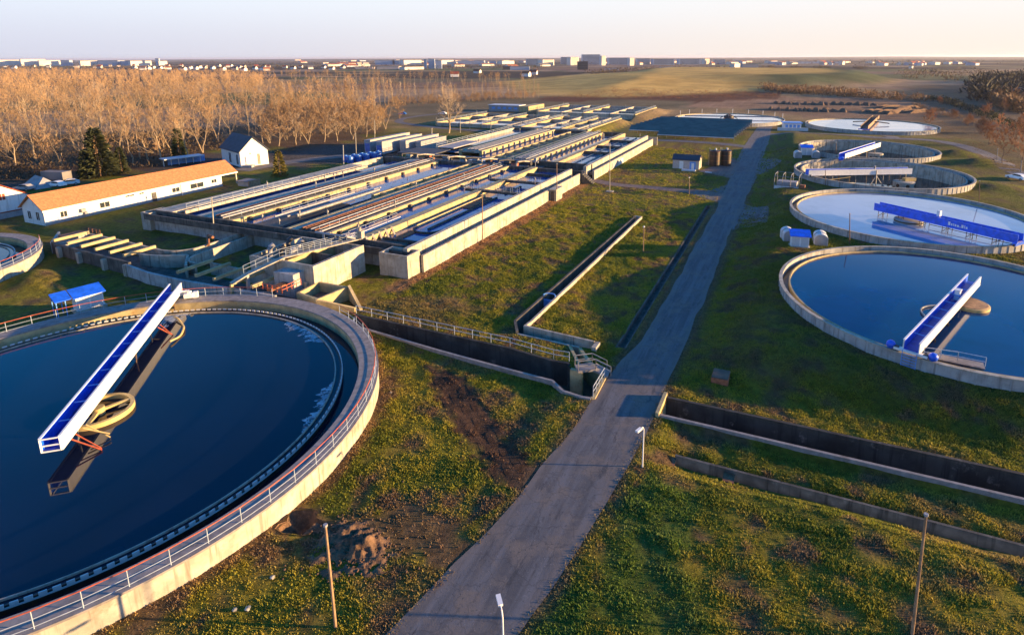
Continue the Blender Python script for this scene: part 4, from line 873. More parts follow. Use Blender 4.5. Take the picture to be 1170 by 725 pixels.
bx('lane_wall', 'conc_yel', b2, -58.5, -57.0, 139.9, 203.5, .2, 3.35)
lane_water(-65.0, -58.6, 139.9, 203, 2.0, 'waterl'); posts(b2, -64.95, 142, 203, 4.0, .5, 3.1, 'plinth', .4, .5)
bx('lane_wall', 'conc_yel', b2, -66.1, -65.1, 139.9, 203, .2, 3.3); rails(b2, [(-65.8, 141, 3.3), (-65.8, 202, 3.3)], 1.0, 3.0, .05)
bx('pipe_deck', 'plinth', b2, -70.9, -66.15, 139.9, 203, 2.6, 3.1)
for u in (-67, -68, -69, -70): pipe('air_pipe', 'steel', b2, [(u, 141, 3.3), (u, 202, 3.3)], .24)
bx('lane_wall', 'conc_yel', b2, -72.2, -70.95, 139.9, 203.8, .2, 3.35); lane_water(-84.6, -72.3, 139.9, 204, 2.0, 'waterb')
bx('lane_wall', 'conc_yel', b2, -78.4, -77.6, 139.9, 203, .2, 3.1)
for k in range(10): bx('cross_beam', 'conc_yel', b2, -77.58, -72.25, 144 + 6*k, 144.6 + 6*k, 2.4, 3.05)
bx('lane_wall', 'conc_yel', b2, -85.6, -84.7, 149, 205, .2, 3.35); posts(b2, -84.65, 150, 204, 4.0, .5, 3.1, 'plinth', .4, .5)
bx('pipe_deck', 'conc_pale', b2, -91.6, -85.65, 149, 205, 2.6, 3.15)
for u in (-86.6, -87.8, -89, -90.2): pipe('air_pipe', 'steel', b2, [(u, 150, 3.35), (u, 204, 3.35)], .24)
bx('lane_wall', 'conc_yel', b2, -92.6, -91.65, 149, 205, .2, 3.3); lane_water(-101.7, -92.7, 149, 205, 2.3, 'waterl')
bx('roof_slab', 'slate', b2, -108, -96, 139.9, 150, 2.7, 3.0); bx('cover', 'plinth', b2, -101.6, -96.2, 152, 168, 2.9, 3.2)
rails(b2, [(-102.3, 152, 3.3), (-102.3, 204, 3.3)], 1.0, 3.0, .05); masts(b2, [(-57.8, 150, 3.3), (-58, 168, 3.3), (-65.5, 152, 3.3), (-71.5, 160, 3.3), (-71.4, 186, 3.3), (-85, 170, 3.3), (-92, 160, 3.3), (-92.2, 190, 3.3), (-48.2, 190, 3.4)], 2.0)
# third and fourth blocks and the left beds
def beds(label, us, vs, z, lvl, mats, base):
    t = thing('settling_bed', label, 'settling beds', base)
    for i, u in enumerate(us): bx('long_wall', 'conc_pale' if i % 2 else 'conc_yel', t, u-.45, u+.45, vs[0], vs[-1], -.4, z)
    for v in vs:
        for a, b in zip(us, us[1:]): bx('cross_wall', 'conc_pale', t, a+.46, b-.46, v-.4, v+.4, -.4, z-.12)
    k = 0
    for a, b in zip(us, us[1:]):
        for c, d in zip(vs, vs[1:]): lane_water(a+.46, b-.46, c+.41, d-.41, lvl[k % len(lvl)], mats[k % len(mats)]); k += 1
    for i, u in enumerate(us):
        if i % 2 == 0: rails(t, [(u, vs[0]+1, z), (u, vs[-1]-1, z)], 1.0, 5.0, .06)
    masts(t, [(us[(i*2) % len(us)], vs[0] + (i*7.3) % (vs[-1]-vs[0]), z) for i in range(6)], 2.4)
    return t
beds('third group of walled settling beds with green bank on their right side', [-104, -95, -86.5, -80.5, -75.6], [215, 231, 247, 262], 2.6, [1.9, 1.2, 1.6], ['waterl', 'waterd', 'waterd', 'waterl', 'waterd'], (-90, 238, 0))
beds('farthest group of walled settling beds in front of the russet scrub', [-126, -113, -101, -87, -74.2], [281, 297, 312, 327], 2.6, [1.9, 1.2, 1.6], ['waterl', 'waterd', 'waterl', 'waterd'], (-100, 304, 0))
beds('low settling beds behind the large bare tree and ring shaped lane', [-151, -139, -128, -116, -105.5], [225, 241, 257, 273], 1.6, [.9, .3, .5], ['waterl', 'waterd', 'waterd'], (-128, 249, 0))
ph = thing('pump_house', 'low flat roofed pump house with ochre end wall beyond the far settling beds', 'building', (-155, 306, 0))
bx('wall', 'plinth', ph, -165, -146, 300, 308, -.3, 3.2); bx('end_wall', 'conc_yel', ph, -145.99, -140, 300.2, 322, -.3, 3.1); bx('roof', 'container', ph, -165.5, -145.6, 299.5, 308.5, 3.21, 3.5)
for k in range(5): bx('window', 'bluelight', ph, -163 + 3.5*k, -161 + 3.5*k, 299.9, 299.98, 1.2, 2.4)
# ---------------------------------------------------------------- inlet works between the near tank and the basins
iw = thing('inlet_channel', 'left open inlet channel with buttressed grey wall under six timber coloured cross beams', 'channel', (-96, 52, 0))
ZI = 1.9
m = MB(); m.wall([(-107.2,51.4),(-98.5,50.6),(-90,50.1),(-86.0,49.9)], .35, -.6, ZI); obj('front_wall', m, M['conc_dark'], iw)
m = MB(); m.wall([(-107.2,56.8),(-98,56.4),(-88.5,55.6)], .3, -.6, ZI-.15); obj('rear_wall', m, M['conc'], iw)
m = MB(); m.wall([(-112.5, 55.2),(-107.2,51.4),(-107.2,56.8)], .3, -.6, ZI); obj('end_wall', m, M['conc_blue'], iw)
bx('channel_floor', 'conc_dark', iw, -107, -86, 51.8, 55.3, -.5, .15)
for u, v in ((-104,50.75),(-98.2,50.3),(-91.6,49.9),(-86.2,49.6)): m = MB(); m.prism([(u-.3,v-.45),(u+.3,v-.45),(u+.3,v+.1),(u-.3,v+.1)], -.6, ZI-.25); obj('buttress', m, M['conc'], iw)
for k, u in enumerate((-106.9, -103.2, -99.6, -96.0, -92.4, -89.0)): bx('cross_beam', 'conc_yel', iw, u-.22, u+.22, 51.5-.25*k*.4, 56.6-.2*k, ZI+.005, ZI+.42)
bx('sluice_plate', 'rust', iw, -109.2, -107.4, 53.4, 56.6, ZI-.4, ZI+.25); m = MB(); m.rail([(-107.6,57,ZI),(-104.6,57,ZI)], .7, 1, .05); obj('sluice_rail', m, M['rust'], iw)
iw2 = thing('inlet_channel', 'right open inlet channel with five cross beams in front of the tall concrete inlet block', 'channel', (-68, 52, 0))
m = MB(); m.wall([(-86.0,49.5),(-80,48.6),(-74,48.4),(-57.5,49.2)], .35, -.6, ZI-.25); obj('front_wall', m, M['conc_blue'], iw2)
m = MB(); m.wall([(-75.5,54.4),(-57.0,53.8)], .3, -.6, ZI-.15); obj('rear_wall', m, M['conc'], iw2); bx('channel_floor', 'conc_dark', iw2, -86, -57.2, 49.9, 53.4, -.5, .1)
for k, u in enumerate((-75.2, -71.7, -68.3, -64.8, -61.6)): bx('cross_beam', 'conc_yel', iw2, u-.2, u+.2, 49.3, 54.5, ZI+.005, ZI+.4)
bx('sluice_plate', 'rust', iw2, -59.4, -58.6, 49.6, 53.6, ZI-.1, ZI+.2); m = MB(); m.rail([(-60,49.6,ZI),(-56.8,49.6,ZI),(-56.8,52.6,ZI)], .8, .8, .05); obj('sluice_rail', m, M['rustred'], iw2)
cw = thing('guide_wall', 'curving concrete guide walls joining the two inlet channels', 'wall', (-82, 54, 0))
def bez(a, b, c, n=14): return [tuple((1-t)**2*a[i] + 2*t*(1-t)*b[i] + t*t*c[i] for i in (0, 1)) for t in [k/n for k in range(n+1)]]
for pts in ([(-88.6,55.4)] + bez((-87.5,55.3),(-84.2,55.2),(-83.2,58)) + [(-83.3,66.4)], bez((-88.4,52.9),(-84.5,53.0),(-82.3,54.9)) + bez((-82.3,54.9),(-81.4,55.6),(-80.6,54.6))[1:] + [(-77.2,51.9)],
            [(-77.0,53.2)] + bez((-78.6,53.4),(-80.4,54.4),(-80.4,56.8)) + [(-81.0,66.5)]):
    m = MB(); m.wall(pts, .3, -.5, ZI); obj('curved_wall', m, M['conc'], cw, smooth=True)
bx('end_pier', 'conc_pale', cw, -83.2, -80.8, 66.55, 67.4, -.3, 2.3)
m = MB(); m.path([sat(238,281,1.9), sat(238,274,1.9)[:2] + (2.5,), sat(243,272,2.6)[:2] + (2.6,)], .22, 8); obj('valve', m, M['rust'], cw)
# tall inlet block
ib = thing('inlet_block', 'tall open topped concrete inlet block with sunlit streaked side beside the basin', 'concrete tank', (-61, 58, 0))
ZB_ = 4.0
for nm, pts, z1, mt in (('outer_wall', [(-67.0,54.2),(-56.2,54.2),(-56.2,63.2),(-67.0,63.2)], ZB_, 'conc'),):
    m = MB(); m.wall(pts, .35, -.5, z1, True); obj(nm, m, M[mt], ib)
bx('sunlit_side', 'conc_pale', ib, -56.0, -55.85, 53.9, 63.5, -.5, ZB_+.02); bx('partition', 'conc_yel', ib, -61.2, -60.8, 54.4, 63.0, .5, ZB_-.03); bx('partition', 'conc_dark', ib, -60.78, -56.4, 58.6, 58.9, .5, ZB_-.2)
bx('tank_floor', 'conc_dark', ib, -66.8, -56.4, 54.4, 63.0, 1.4, 1.8); bx('apron_box', 'conc_blue', ib, -60.9, -57.6, 52.2, 54.0, -.5, 3.2)
for k in range(6):
    u, v = -66 + (k % 3)*2.0, 56.4 + (k//3)*3.2; m = MB(); m.tube((u, v, 1.8), (u, v, 4.5), .3, 10); m.tube((u, v, 4.5), (u+.3, v+.5, 4.9), .36, 10); obj('pump', m, M['dark' if k % 2 else 'plinth'], ib)
m = MB(); m.path([(-62.6,62.9,2),(-62.6,62.9,5.2),(-62.6,61.5,5.7),(-57,61.5,5.7),(-56.8,62.9,5.0)], .16, 6); obj('gantry', m, M['plinth'], ib)
wk = thing('catwalk', 'long sloping steel catwalk with railing running from the near tank up over the inlet block', 'catwalk', (-61, 57, 0))
cpts = [(-64.2, 48.6, 2.4), (-63.6, 50.5, 3.1), (-61.6, 54.5, 4.3), (-57.4, 64.6, 4.5)]
m = MB()
for a, b in zip(cpts, cpts[1:]): m.beam(a, b, .95, .14)
obj('deck', m, M['conc_pale'], wk); m = MB(); m.rail([(p[0]-.45, p[1]-.1, p[2]+.06) for p in cpts[1:]], 1.0, 1.6, .03); m2 = MB(); m2.rail([(p[0]+.45, p[1]+.1, p[2]+.06) for p in cpts[2:]], 1.0, 1.6, .03)
obj('railing', m, M['rail'], wk); obj('railing', m2, M['rail'], wk)
for p, mt in ((cpts[0], 'conc_yel'), (cpts[1], 'plinth'), (cpts[2], 'plinth')): m = MB(); m.beam((p[0], p[1], -.2), (p[0], p[1], p[2]-.08), .3, .35); obj('support', m, M[mt], wk)
m = MB(); m.cbox((-57.2, 64.4, 4.6), 1.0, .8, 1.1, R(10)); m.tube((-57.2, 64.4, 5.7), (-57.2, 64.4, 6.2), .25, 8); obj('gearbox', m, M['conc_pale'], wk)
# small outlet box next to the near tank
sb = thing('outlet_box', 'small square concrete outlet box with sloping sunlit wing wall touching the near tank', 'concrete tank', (-53, 53, 0))
m = MB(); m.wall([(-55.6,50.9),(-51.9,50.3),(-51.3,54.6),(-55.9,54.6)], .3, -.4, 1.7, True); obj('wall', m, M['conc_yel'], sb); bx('floor', 'dark', sb, -55.4, -52, 51, 54.4, .1, .5)
m = MB(); m.add([(-51.1,54.6,-.4),(-47.4,52.3,-.4),(-47.4,52.3,.3),(-51.1,54.6,1.9),(-51.0,54.95,-.4),(-47.2,52.6,-.4),(-47.2,52.6,.3),(-51.0,54.95,1.9)], [(0,1,2,3),(7,6,5,4),(0,4,5,1),(1,5,6,2),(2,6,7,3),(3,7,4,0)]); obj('wing_wall', m, M['conc_yel'], sb)
m = MB(); m.add([(-51.9,50.0,-.4),(-47.8,51.9,-.4),(-47.8,51.9,.5),(-51.9,50.0,1.7),(-52.0,50.3,-.4),(-47.9,52.2,-.4),(-47.9,52.2,.5),(-52.0,50.3,1.7)], [(3,2,1,0),(4,5,6,7),(1,5,4,0)[::-1],(2,6,5,1)[::-1],(3,7,6,2)[::-1],(0,4,7,3)[::-1]]); obj('wing_wall', m, M['conc_yel'], sb)
# ---------------------------------------------------------------- open concrete channels in the lawn
ZC = .22
def poly_fix(pts): return [tuple(p[:2]) for p in pts]
ch = thing('concrete_channel', 'deep open concrete channel with blackened far wall running from the near tank to the road', 'channel', (-32, 48.5, 0))
far = poly_fix(CHL[1:6]); far[0] = CHL[0]; far = [CHL[0], CHL[2], CHL[3], CHL[4], CHL[5]]
off = lambda pts, d: [(p[0], p[1] + d) for p in pts]
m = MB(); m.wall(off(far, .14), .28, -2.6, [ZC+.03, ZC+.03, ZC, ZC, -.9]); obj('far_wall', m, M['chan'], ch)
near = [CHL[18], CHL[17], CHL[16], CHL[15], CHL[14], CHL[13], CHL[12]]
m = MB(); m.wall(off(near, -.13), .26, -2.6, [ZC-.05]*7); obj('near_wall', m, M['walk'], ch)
m = MB(); m.wall([CHL[12], (CHL[12][0]+.2, CHL[12][1]+.1), CHL[11], CHL[10], CHL[9], CHL[8]], .32, -2.6, ZC-.06); obj('road_side_wall', m, M['conc_yel'], ch)
m = MB(); m.wall([CHL[5], CHL[6], CHL[7]], .3, -2.6, ZC-.1); obj('passage_wall', m, M['conc_yel'], ch)
m = MB(); m.prism(CHL, -2.55, -2.3); obj('channel_floor', m, M['sludge'], ch)
m = MB(); m.rail([(p[0], p[1]+.42, ZC) for p in (CHL[0], CHL[2], CHL[3], CHL[4])], 1.0, 2.2, .035); obj('railing', m, M['rail'], ch)
m = MB(); m.rail([(CHL[12][0]+.1, CHL[12][1]+.2, ZC-.06), (CHL[11][0], CHL[11][1], ZC-.06)], 1.0, 1.0, .035); obj('railing', m, M['rail'], ch)
fb = thing('footbridge', 'short railed concrete footbridge with steps over the channel end near the road', 'footbridge', gp(675, 419))
a = sat(658, 421, .7); b = sat(678, 418.5, .7); c = sat(695, 427, .15)
m = MB(); m.beam(a, b, 1.3, .22); obj('deck', m, M['walk'], fb)
m = MB(); m.beam(b, c, 1.3, .18); obj('ramp', m, M['walk'], fb)
d = Vector((b[0]-a[0], b[1]-a[1], 0)).normalized(); nn = Vector((-d.y, d.x, 0))*.6
for s in (-1, 1): m = MB(); m.rail([tuple(Vector(p) + nn*s + Vector((0,0,.1))) for p in (a, b, c)], 1.0, 1.3, .045); obj('railing', m, M['steel'], fb)
m = MB(); m.beam((a[0], a[1], -2.4), (a[0], a[1], .6), 1.2, .4); obj('abutment', m, M['conc_yel'], fb)
cm = thing('concrete_channel', 'narrow straight concrete channel between the lawns left of the road, bent at one end', 'channel', (-27, 80, 0))
m = MB(); m.wall([(-27.4,105.75),(-28.45,56.4),(-27.05,54.1)], .3, -1.7, .42); obj('left_wall', m, M['conc_dark'], cm)  # shadow over this wall put into its darker concrete
m = MB(); m.wall([(-26.2,105.75),(-26.6,57.0),(-26.75,55.5),(-18.3,54.85)], .26, -1.7, .5); obj('right_wall', m, M['conc'], cm)
bx('end_wall', 'conc', cm, -18.2, -17.7, 53.6, 55.0, -1, .45); m = MB(); m.wall([(-27.0,54.1),(-19.6,53.75)], .25, -1.7, .12); obj('near_kerb', m, M['conc'], cm)
bx('far_end_wall', 'conc', cm, -27.6, -26.1, 105.95, 106.25, -1.7, .42); m = MB(); m.prism(CHM, -1.65, -1.4); obj('channel_floor', m, M['sludge'], cm)
m = MB(); m.ring((-27.5, 64.2), .75, .85, .5, .6, 0, math.pi, 14); m.tube((-28.2,64.2,-1),( -28.2,64.2,.6), .05); m.cbox((-27.6, 64.0, -.9), 1.2, .12, 1.0); obj('sluice_gate', m, M['bluelight'], cm)
kd = thing('drain_gutter', 'thin dark drain gutter running along the lawn beside the road', 'gutter', (-15.7, 88, 0))
m = MB(); m.prism(KER, -.75, -.55); obj('floor', m, M['conc_dark'], kd); bx('end_wall', 'conc_dark', kd, -16.35, -15.15, 120.92, 121.15, -.8, .0); bx('end_wall', 'conc_dark', kd, -16.15, -15.05, 55.4, 55.56, -.8, .0); m = MB(); m.wall([(-16.08,55.6),(-16.28,120.8)], .14, -.8, .03); obj('kerb', m, M['conc_dark'], kd); m = MB(); m.wall([(-15.12,55.6),(-15.32,120.8)], .14, -.8, .02); obj('kerb', m, M['conc_dark'], kd)
cr = thing('concrete_channel', 'deep open concrete channel with black stained far wall right of the road', 'channel', (12, 46.5, 0))
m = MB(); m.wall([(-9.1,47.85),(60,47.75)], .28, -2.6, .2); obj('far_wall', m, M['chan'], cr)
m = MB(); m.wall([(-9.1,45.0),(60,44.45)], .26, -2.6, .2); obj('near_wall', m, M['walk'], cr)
m = MB(); m.wall([(-9.25,44.7),(-9.25,48.2)], .3, -2.6, .45); obj('end_wall', m, M['conc_yel'], cr); m = MB(); m.prism(CHR, -2.5, -2.3); obj('channel_floor', m, M['sludge'], cr)
dr = thing('concrete_channel', 'lower narrow ditch with one weathered concrete wall in the right lawn', 'channel', (12, 40, 0))
m = MB(); m.wall([(-6.9,40.80),(60,40.0)], .2, -1.8, -.22); obj('far_wall', m, M['conc_dark'], dr); m = MB(); m.prism(DIR_, -1.6, -1.4); obj('ditch_floor', m, M['soil'], dr)
bx('end_block', 'rust', dr, -7.3, -6.8, 39.7, 40.8, -1.5, -.45); bx('cover_slab', 'rust', dr, -3.2, -2.4, 39.6, 40.7, -.75, -.5)
bxm = thing('manhole_box', 'small square brick manhole box with rusty lid on the right lawn', 'manhole', gp(822, 438))
g0 = gp(822, 434); m = MB(); m.cbox((-5.0, 52.8, hz(-5, 52.8)-.3), 1.55, 1.85, .75, 0); obj('wall', m, M['brick'], bxm); m = MB(); m.cbox((-5.0, 52.8, hz(-5, 52.8)+.455), 1.45, 1.75, .06, 0); obj('lid', m, M['brown'], bxm)
# ---------------------------------------------------------------- buildings
def solid_gable(c, du, dv, L, W, z0, ze, zr, over=.35, th=.16):
    """c corner; du unit along the ridge, dv unit across.  returns wall MB, roof MB"""
    P = lambda a, b, z: (c[0] + du[0]*a + dv[0]*b, c[1] + du[1]*a + dv[1]*b, z)
    wm = MB(); wm.add([P(0,0,z0),P(L,0,z0),P(L,W,z0),P(0,W,z0),P(0,0,ze),P(L,0,ze),P(L,W,ze),P(0,W,ze),P(0,W/2,zr-th),P(L,W/2,zr-th)],
                      [(0,1,5,4),(1,2,6,9,5),(2,3,7,6),(3,0,4,8,7),(4,5,9,8),(6,7,8,9)])
    k = (zr - ze)/(W/2); rm = MB(); e = over; vs = []
    for a in (-e, L+e):
        for b, z in ((-e, ze - k*e), (W/2, zr), (W+e, ze - k*e)): vs += [P(a, b, z+.02), P(a, b, z+.02+th)]
    rm.add(vs, [(0,6,8,2),(2,8,10,4),(1,3,9,7),(3,5,11,9),(0,1,7,6),(4,10,11,5),(0,2,3,1),(2,4,5,3),(6,7,9,8),(8,9,11,10)])
    return wm, rm, P
def window(par, P, face, a0, a1, z0, z1, mat='glass', frame='white', d=.05):
    """face: ('a', b) wall at across=b ; ('b', a) wall at along=a"""
    fm = MB(); pm = MB(); k, q, sgn = face
    def pt(s, z, o): return P(s, q + sgn*o, z) if k == 'a' else P(q + sgn*o, s, z)
    for s0, s1, y0, y1 in ((a0-.08, a0, z0-.08, z1+.08), (a1, a1+.08, z0-.08, z1+.08), (a0, a1, z0-.08, z0), (a0, a1, z1, z1+.08), ((a0+a1)/2-.03, (a0+a1)/2+.03, z0, z1)):
        fm.add([pt(s0,y0,.002),pt(s1,y0,.002),pt(s1,y1,.002),pt(s0,y1,.002),pt(s0,y0,d),pt(s1,y0,d),pt(s1,y1,d),pt(s0,y1,d)], [(3,2,1,0),(4,5,6,7),(0,1,5,4),(1,2,6,5),(2,3,7,6),(3,0,4,7)])
    pm.add([pt(a0,z0,.004),pt(a1,z0,.004),pt(a1,z1,.004),pt(a0,z1,.004),pt(a0,z0,.02),pt(a1,z0,.02),pt(a1,z1,.02),pt(a0,z1,.02)], [(3,2,1,0),(4,5,6,7),(0,1,5,4),(1,2,6,5),(2,3,7,6),(3,0,4,7)])
    wn = obj('window', pm, M[mat], par); obj('frame', fm, M[frame], wn)
lb = thing('long_building', 'long low white building under one orange tiled roof beside the basins', 'building', (-129.6, 78, 0))
wm, rm, P = solid_gable((-126.6, 60.3), (0, 1), (-1, 0), 36.6, 6.6, -.3, 3.15, 5.4, .4)
obj('wall', wm, M['wwall'], lb); rm2 = MB(); zz = 3.15 - (5.4-3.15)/3.3*.55
rm2.add([(-126.05,59.9,zz+.02),(-126.05,101,zz+.02),(-129.9,101,5.42),(-129.9,59.9,5.42),(-126.05,59.9,zz+.18),(-126.05,101,zz+.18),(-129.9,101,5.6),(-129.9,59.9,5.6),(-133.75,59.9,zz+.02),(-133.75,101,zz+.02),(-133.75,59.9,zz+.18),(-133.75,101,zz+.18)],
        [(0,3,2,1),(4,5,6,7),(3,8,9,2),(7,6,11,10),(0,1,5,4),(8,10,11,9),(0,4,7,3),(3,7,10,8),(1,2,6,5),(2,9,11,6)])
rf = obj('roof', rm2, M['roof'], lb); bx('ridge_seam', 'brick', rf, -129.88, -126.2, 84.9, 85.02, 5.0, 5.02) if False else None
bx('plinth', 'plinth', lb, -126.59, -126.5, 60.3, 96.9, -.2, .45); bx('fascia', 'white', lb, -126.06, -126.0, 59.9, 101, zz-.12, zz+.15)
for a0, a1, z0, z1 in ((2.6,3.7,.95,2.0),(9.5,11.3,1.1,2.1),(14.5,16.2,2.2,2.5),(17.3,18.2,2.2,2.5),(24.3,26.0,1.1,2.0),(28.6,31.8,1.0,2.05),(33.9,35.2,1.3,2.1)): window(lb, P, ('a', 0, -1), a0, a1, z0, z1, 'glass', 'wwall')
window(lb, P, ('b', 0, -1), 1.4, 2.4, .9, 2.4); window(lb, P, ('b', 0, -1), 4.0, 5.0, .9, 2.4)
bx('door', 'dark', lb, -126.49, -126.44, 80.1, 81.0, .0, 2.0); bx('rain_pipe', 'white', lb, -126.4, -126.28, 86.6, 86.72, 0, 2.7); m = MB(); m.cbox((-126.25, 66.6, 1.1), .8, .45, .7, R(90)); m.cbox((-126.25, 67.0, .3), .5, .35, .7, R(90)); obj('air_unit', m, M['plinth'], lb)
bx('post', 'conc_pale', lb, -126.3, -126.05, 100.4, 100.65, -.2, zz)
rb = thing('low_shed', 'small grey bin house with brown end beside the orange roofed building end', 'shed', (-120, 99, 0)); bx('wall', 'plinth', rb, -123.5, -119.8, 98.6, 101.4, -.2, 1.2); bx('end_board', 'wood', rb, -119.79, -119.4, 98.4, 101.6, -.2, 1.5); bx('roof', 'greyroof', rb, -123.7, -119.3, 98.3, 101.7, 1.505, 1.6) if False else bx('roof', 'greyroof', rb, -123.7, -119.85, 98.3, 101.7, 1.205, 1.3)
wb = thing('white_house', 'white gabled house with dark red roof and shuttered window at the left picture edge', 'house', (-141, 66, 0))
wm, rm, P = solid_gable((-140.0, 65.2), (-1, 0), (0, -1), 14, 9.6, -.3, 3.6, 6.6, .25); obj('wall', wm, M['wwall'], wb); obj('roof', rm, M['redroof'], wb)
bx('plinth', 'plinth', wb, -139.98, -139.85, 55.6, 65.2, -.2, 1.1); bx('red_band', 'redroof', wb, -139.98, -139.8, 55.6, 65.2, 1.105, 1.3); window(wb, P, ('b', 0, -1), 4.1, 5.1, 3.6, 4.8, 'redroof', 'wwall')
gh = thing('gabled_house', 'white house with dark slate roof and sunlit gable in front of the wood', 'house', (-149, 122, 0))
a = R(20); du = (-math.cos(a), math.sin(a)); dv = (math.sin(a), math.cos(a))
wm, rm, P = solid_gable((-143.9, 116.7), du, dv, 14.5, 7.6, -.3, 4.5, 8.2, .45); obj('wall', wm, M['wwall'], gh); obj('roof', rm, M['slate'], gh)
for a0, a1, z0, z1 in ((1.6,3.0,.6,3.4),(7.0,8.6,.6,3.4)): window(gh, P, ('a', 0, -1), a0, a1, z0, z1, 'glass', 'wwall')
window(gh, P, ('b', 0, -1), 4.6, 5.3, .3, 3.3, 'wood', 'wwall'); window(gh, P, ('b', 0, -1), 2.6, 2.95, 3.4, 3.8, 'glass', 'wwall')
st = MB(); st.cbox(P(-1.2, 1.6, -.1), 1.8, 2.6, .7, R(110)); obj('porch', st, M['plinth'], gh)
ls = thing('carport', 'long low blue and white carport behind the orange roof', 'carport', (-156, 105, 0)); cA = gp(186, 192); cB = gp(231, 186); av = ang(cA, cB); Lc = math.hypot(cB[0]-cA[0], cB[1]-cA[1])
m = MB(); m.cbox(((cA[0]+cB[0])/2, (cA[1]+cB[1])/2, 2.0), Lc, 4, .25, av); obj('roof', m, M['container'], ls)
for k in range(6): m = MB(); m.cbox((cA[0]+(cB[0]-cA[0])*(k+.2)/5.4, cA[1]+(cB[1]-cA[1])*(k+.2)/5.4, -.2), .15, .15, 2.2, av); obj('post', m, M['white'], ls)
m = MB(); m.cbox(((cA[0]+cB[0])/2-1, (cA[1]+cB[1])/2+2, -.1), Lc*.95, .2, 2.0, av); obj('back_wall', m, M['bluelight'], ls)
def kiosk(label, c, z, ang_, wd_, dp, hh, roof='blue'):
    t = thing('kiosk', label, 'kiosk', (c[0], c[1], z)); ca, sa = math.cos(ang_), math.sin(ang_)
    m = MB(); m.cbox((c[0], c[1], z-.2), wd_, dp, hh+.2, ang_); obj('wall', m, M['white'], t)
    m = MB(); Q = lambda x, y, zz: (c[0]+x*ca-y*sa, c[1]+x*sa+y*ca, zz); a_, b_ = wd_/2+.25, dp/2+.35
    lo, hi = z+hh+.02, z+hh+.62
    m.add([Q(-a_,-b_,lo),Q(a_,-b_,lo),Q(a_,b_,hi),Q(-a_,b_,hi),Q(-a_,-b_,lo+.1),Q(a_,-b_,lo+.1),Q(a_,b_,hi+.1),Q(-a_,b_,hi+.1)], [(3,2,1,0),(4,5,6,7),(0,1,5,4),(1,2,6,5),(2,3,7,6),(3,0,4,7)]); obj('roof', m, M[roof], t)
    for s in (-.25, .25): m = MB(); p = Q(s*wd_, -dp/2-.02, z+.1); m.cbox(p, wd_*.42, .04, hh-.3, ang_); obj('door', m, M['container'], t)
    m = MB(); m.cbox((c[0], c[1], z-.25), wd_+.4, dp+.5, .35, ang_); obj('base_slab', m, M['conc_pale'], t); return t
def arch_box(label, c, z, ang_, wd_, L, hh):
    t = thing('tank_container', label, 'container', (c[0], c[1], z), 'round topped silver containers by the blue kiosks'); ca, sa = math.cos(ang_), math.sin(ang_)
    prof = [(-wd_/2, -.2), (wd_/2, -.2), (wd_/2, hh*.6)] + [(wd_/2*math.cos(math.pi*k/10), hh*.6 + hh*.4*math.sin(math.pi*k/10)) for k in range(1, 10)] + [(-wd_/2, hh*.6)]
    def sec(pr, y0, y1):
        vs = [(c[0]+x*ca-y*sa, c[1]+x*sa+y*ca, z+zz) for y in (y0, y1) for x, zz in pr]; n = len(pr)
        return MB().add(vs, [tuple(range(n)), tuple(range(n, 2*n))[::-1]] + [(k, n+k, n+(k+1) % n, (k+1) % n) for k in range(n)])
    obj('shell', sec(prof, -L/2, L/2), M['container'], t); pr2 = [(x*1.03, zz*1.03) for x, zz in prof]; obj('band', sec(pr2, -.06, .06), M['steel'], t)
    obj('end_cap', sec([(x*.94, zz*.95) for x, zz in prof], -L/2-.06, -L/2-.01), M['plinth'], t); return t
va = lambda px, py, z=1.7: (sat(px, py, z)[0], sat(px, py, z)[1])
kc = gp(912, 281)[:2]; kiosk('white kiosk with bright blue sloping roof between two round topped containers by the mirror tank', (kc[0]+.1, kc[1]+.5), hz(*kc), R(8), 2.5, 1.3, 1.7)
kc = gp(901, 274)[:2]; arch_box('round topped silver container left of the blue roofed kiosk by the mirror tank', (kc[0]-.2, kc[1]+.8), hz(*kc), R(14), 1.8, 2.5, 1.8)
kc = gp(937, 279)[:2]; arch_box('round topped silver container right of the blue roofed kiosk by the mirror tank', (kc[0], kc[1]+1.1), hz(*kc), R(4), 1.9, 2.7, 1.8)
kc = gp(921, 176)[:2]; kiosk('small blue topped kiosk at the far emptied tank', (kc[0], kc[1]+.6), hz(*kc), R(8), 3.0, 1.6, 2.2)
kc = gp(911, 179)[:2]; arch_box('round topped container left of the kiosk at the far emptied tank', (kc[0], kc[1]+.8), hz(*kc), R(10), 1.9, 2.6, 1.9)
kc = gp(932, 179)[:2]; arch_box('round topped container right of the kiosk at the far emptied tank', (kc[0], kc[1]+.8), hz(*kc), R(4), 2.1, 2.6, 1.9)
c0 = sat(83, 357, .9); c1_ = sat(115, 348, .9); av = ang(c0, c1_)
sh = kiosk('blue roofed white shed with open porch standing against the rim of the near tank', (c0[0]*.5+c1_[0]*.5-.35, c0[1]*.5+c1_[1]*.5+.5), .7, av, 2.7, 1.5, 1.75)
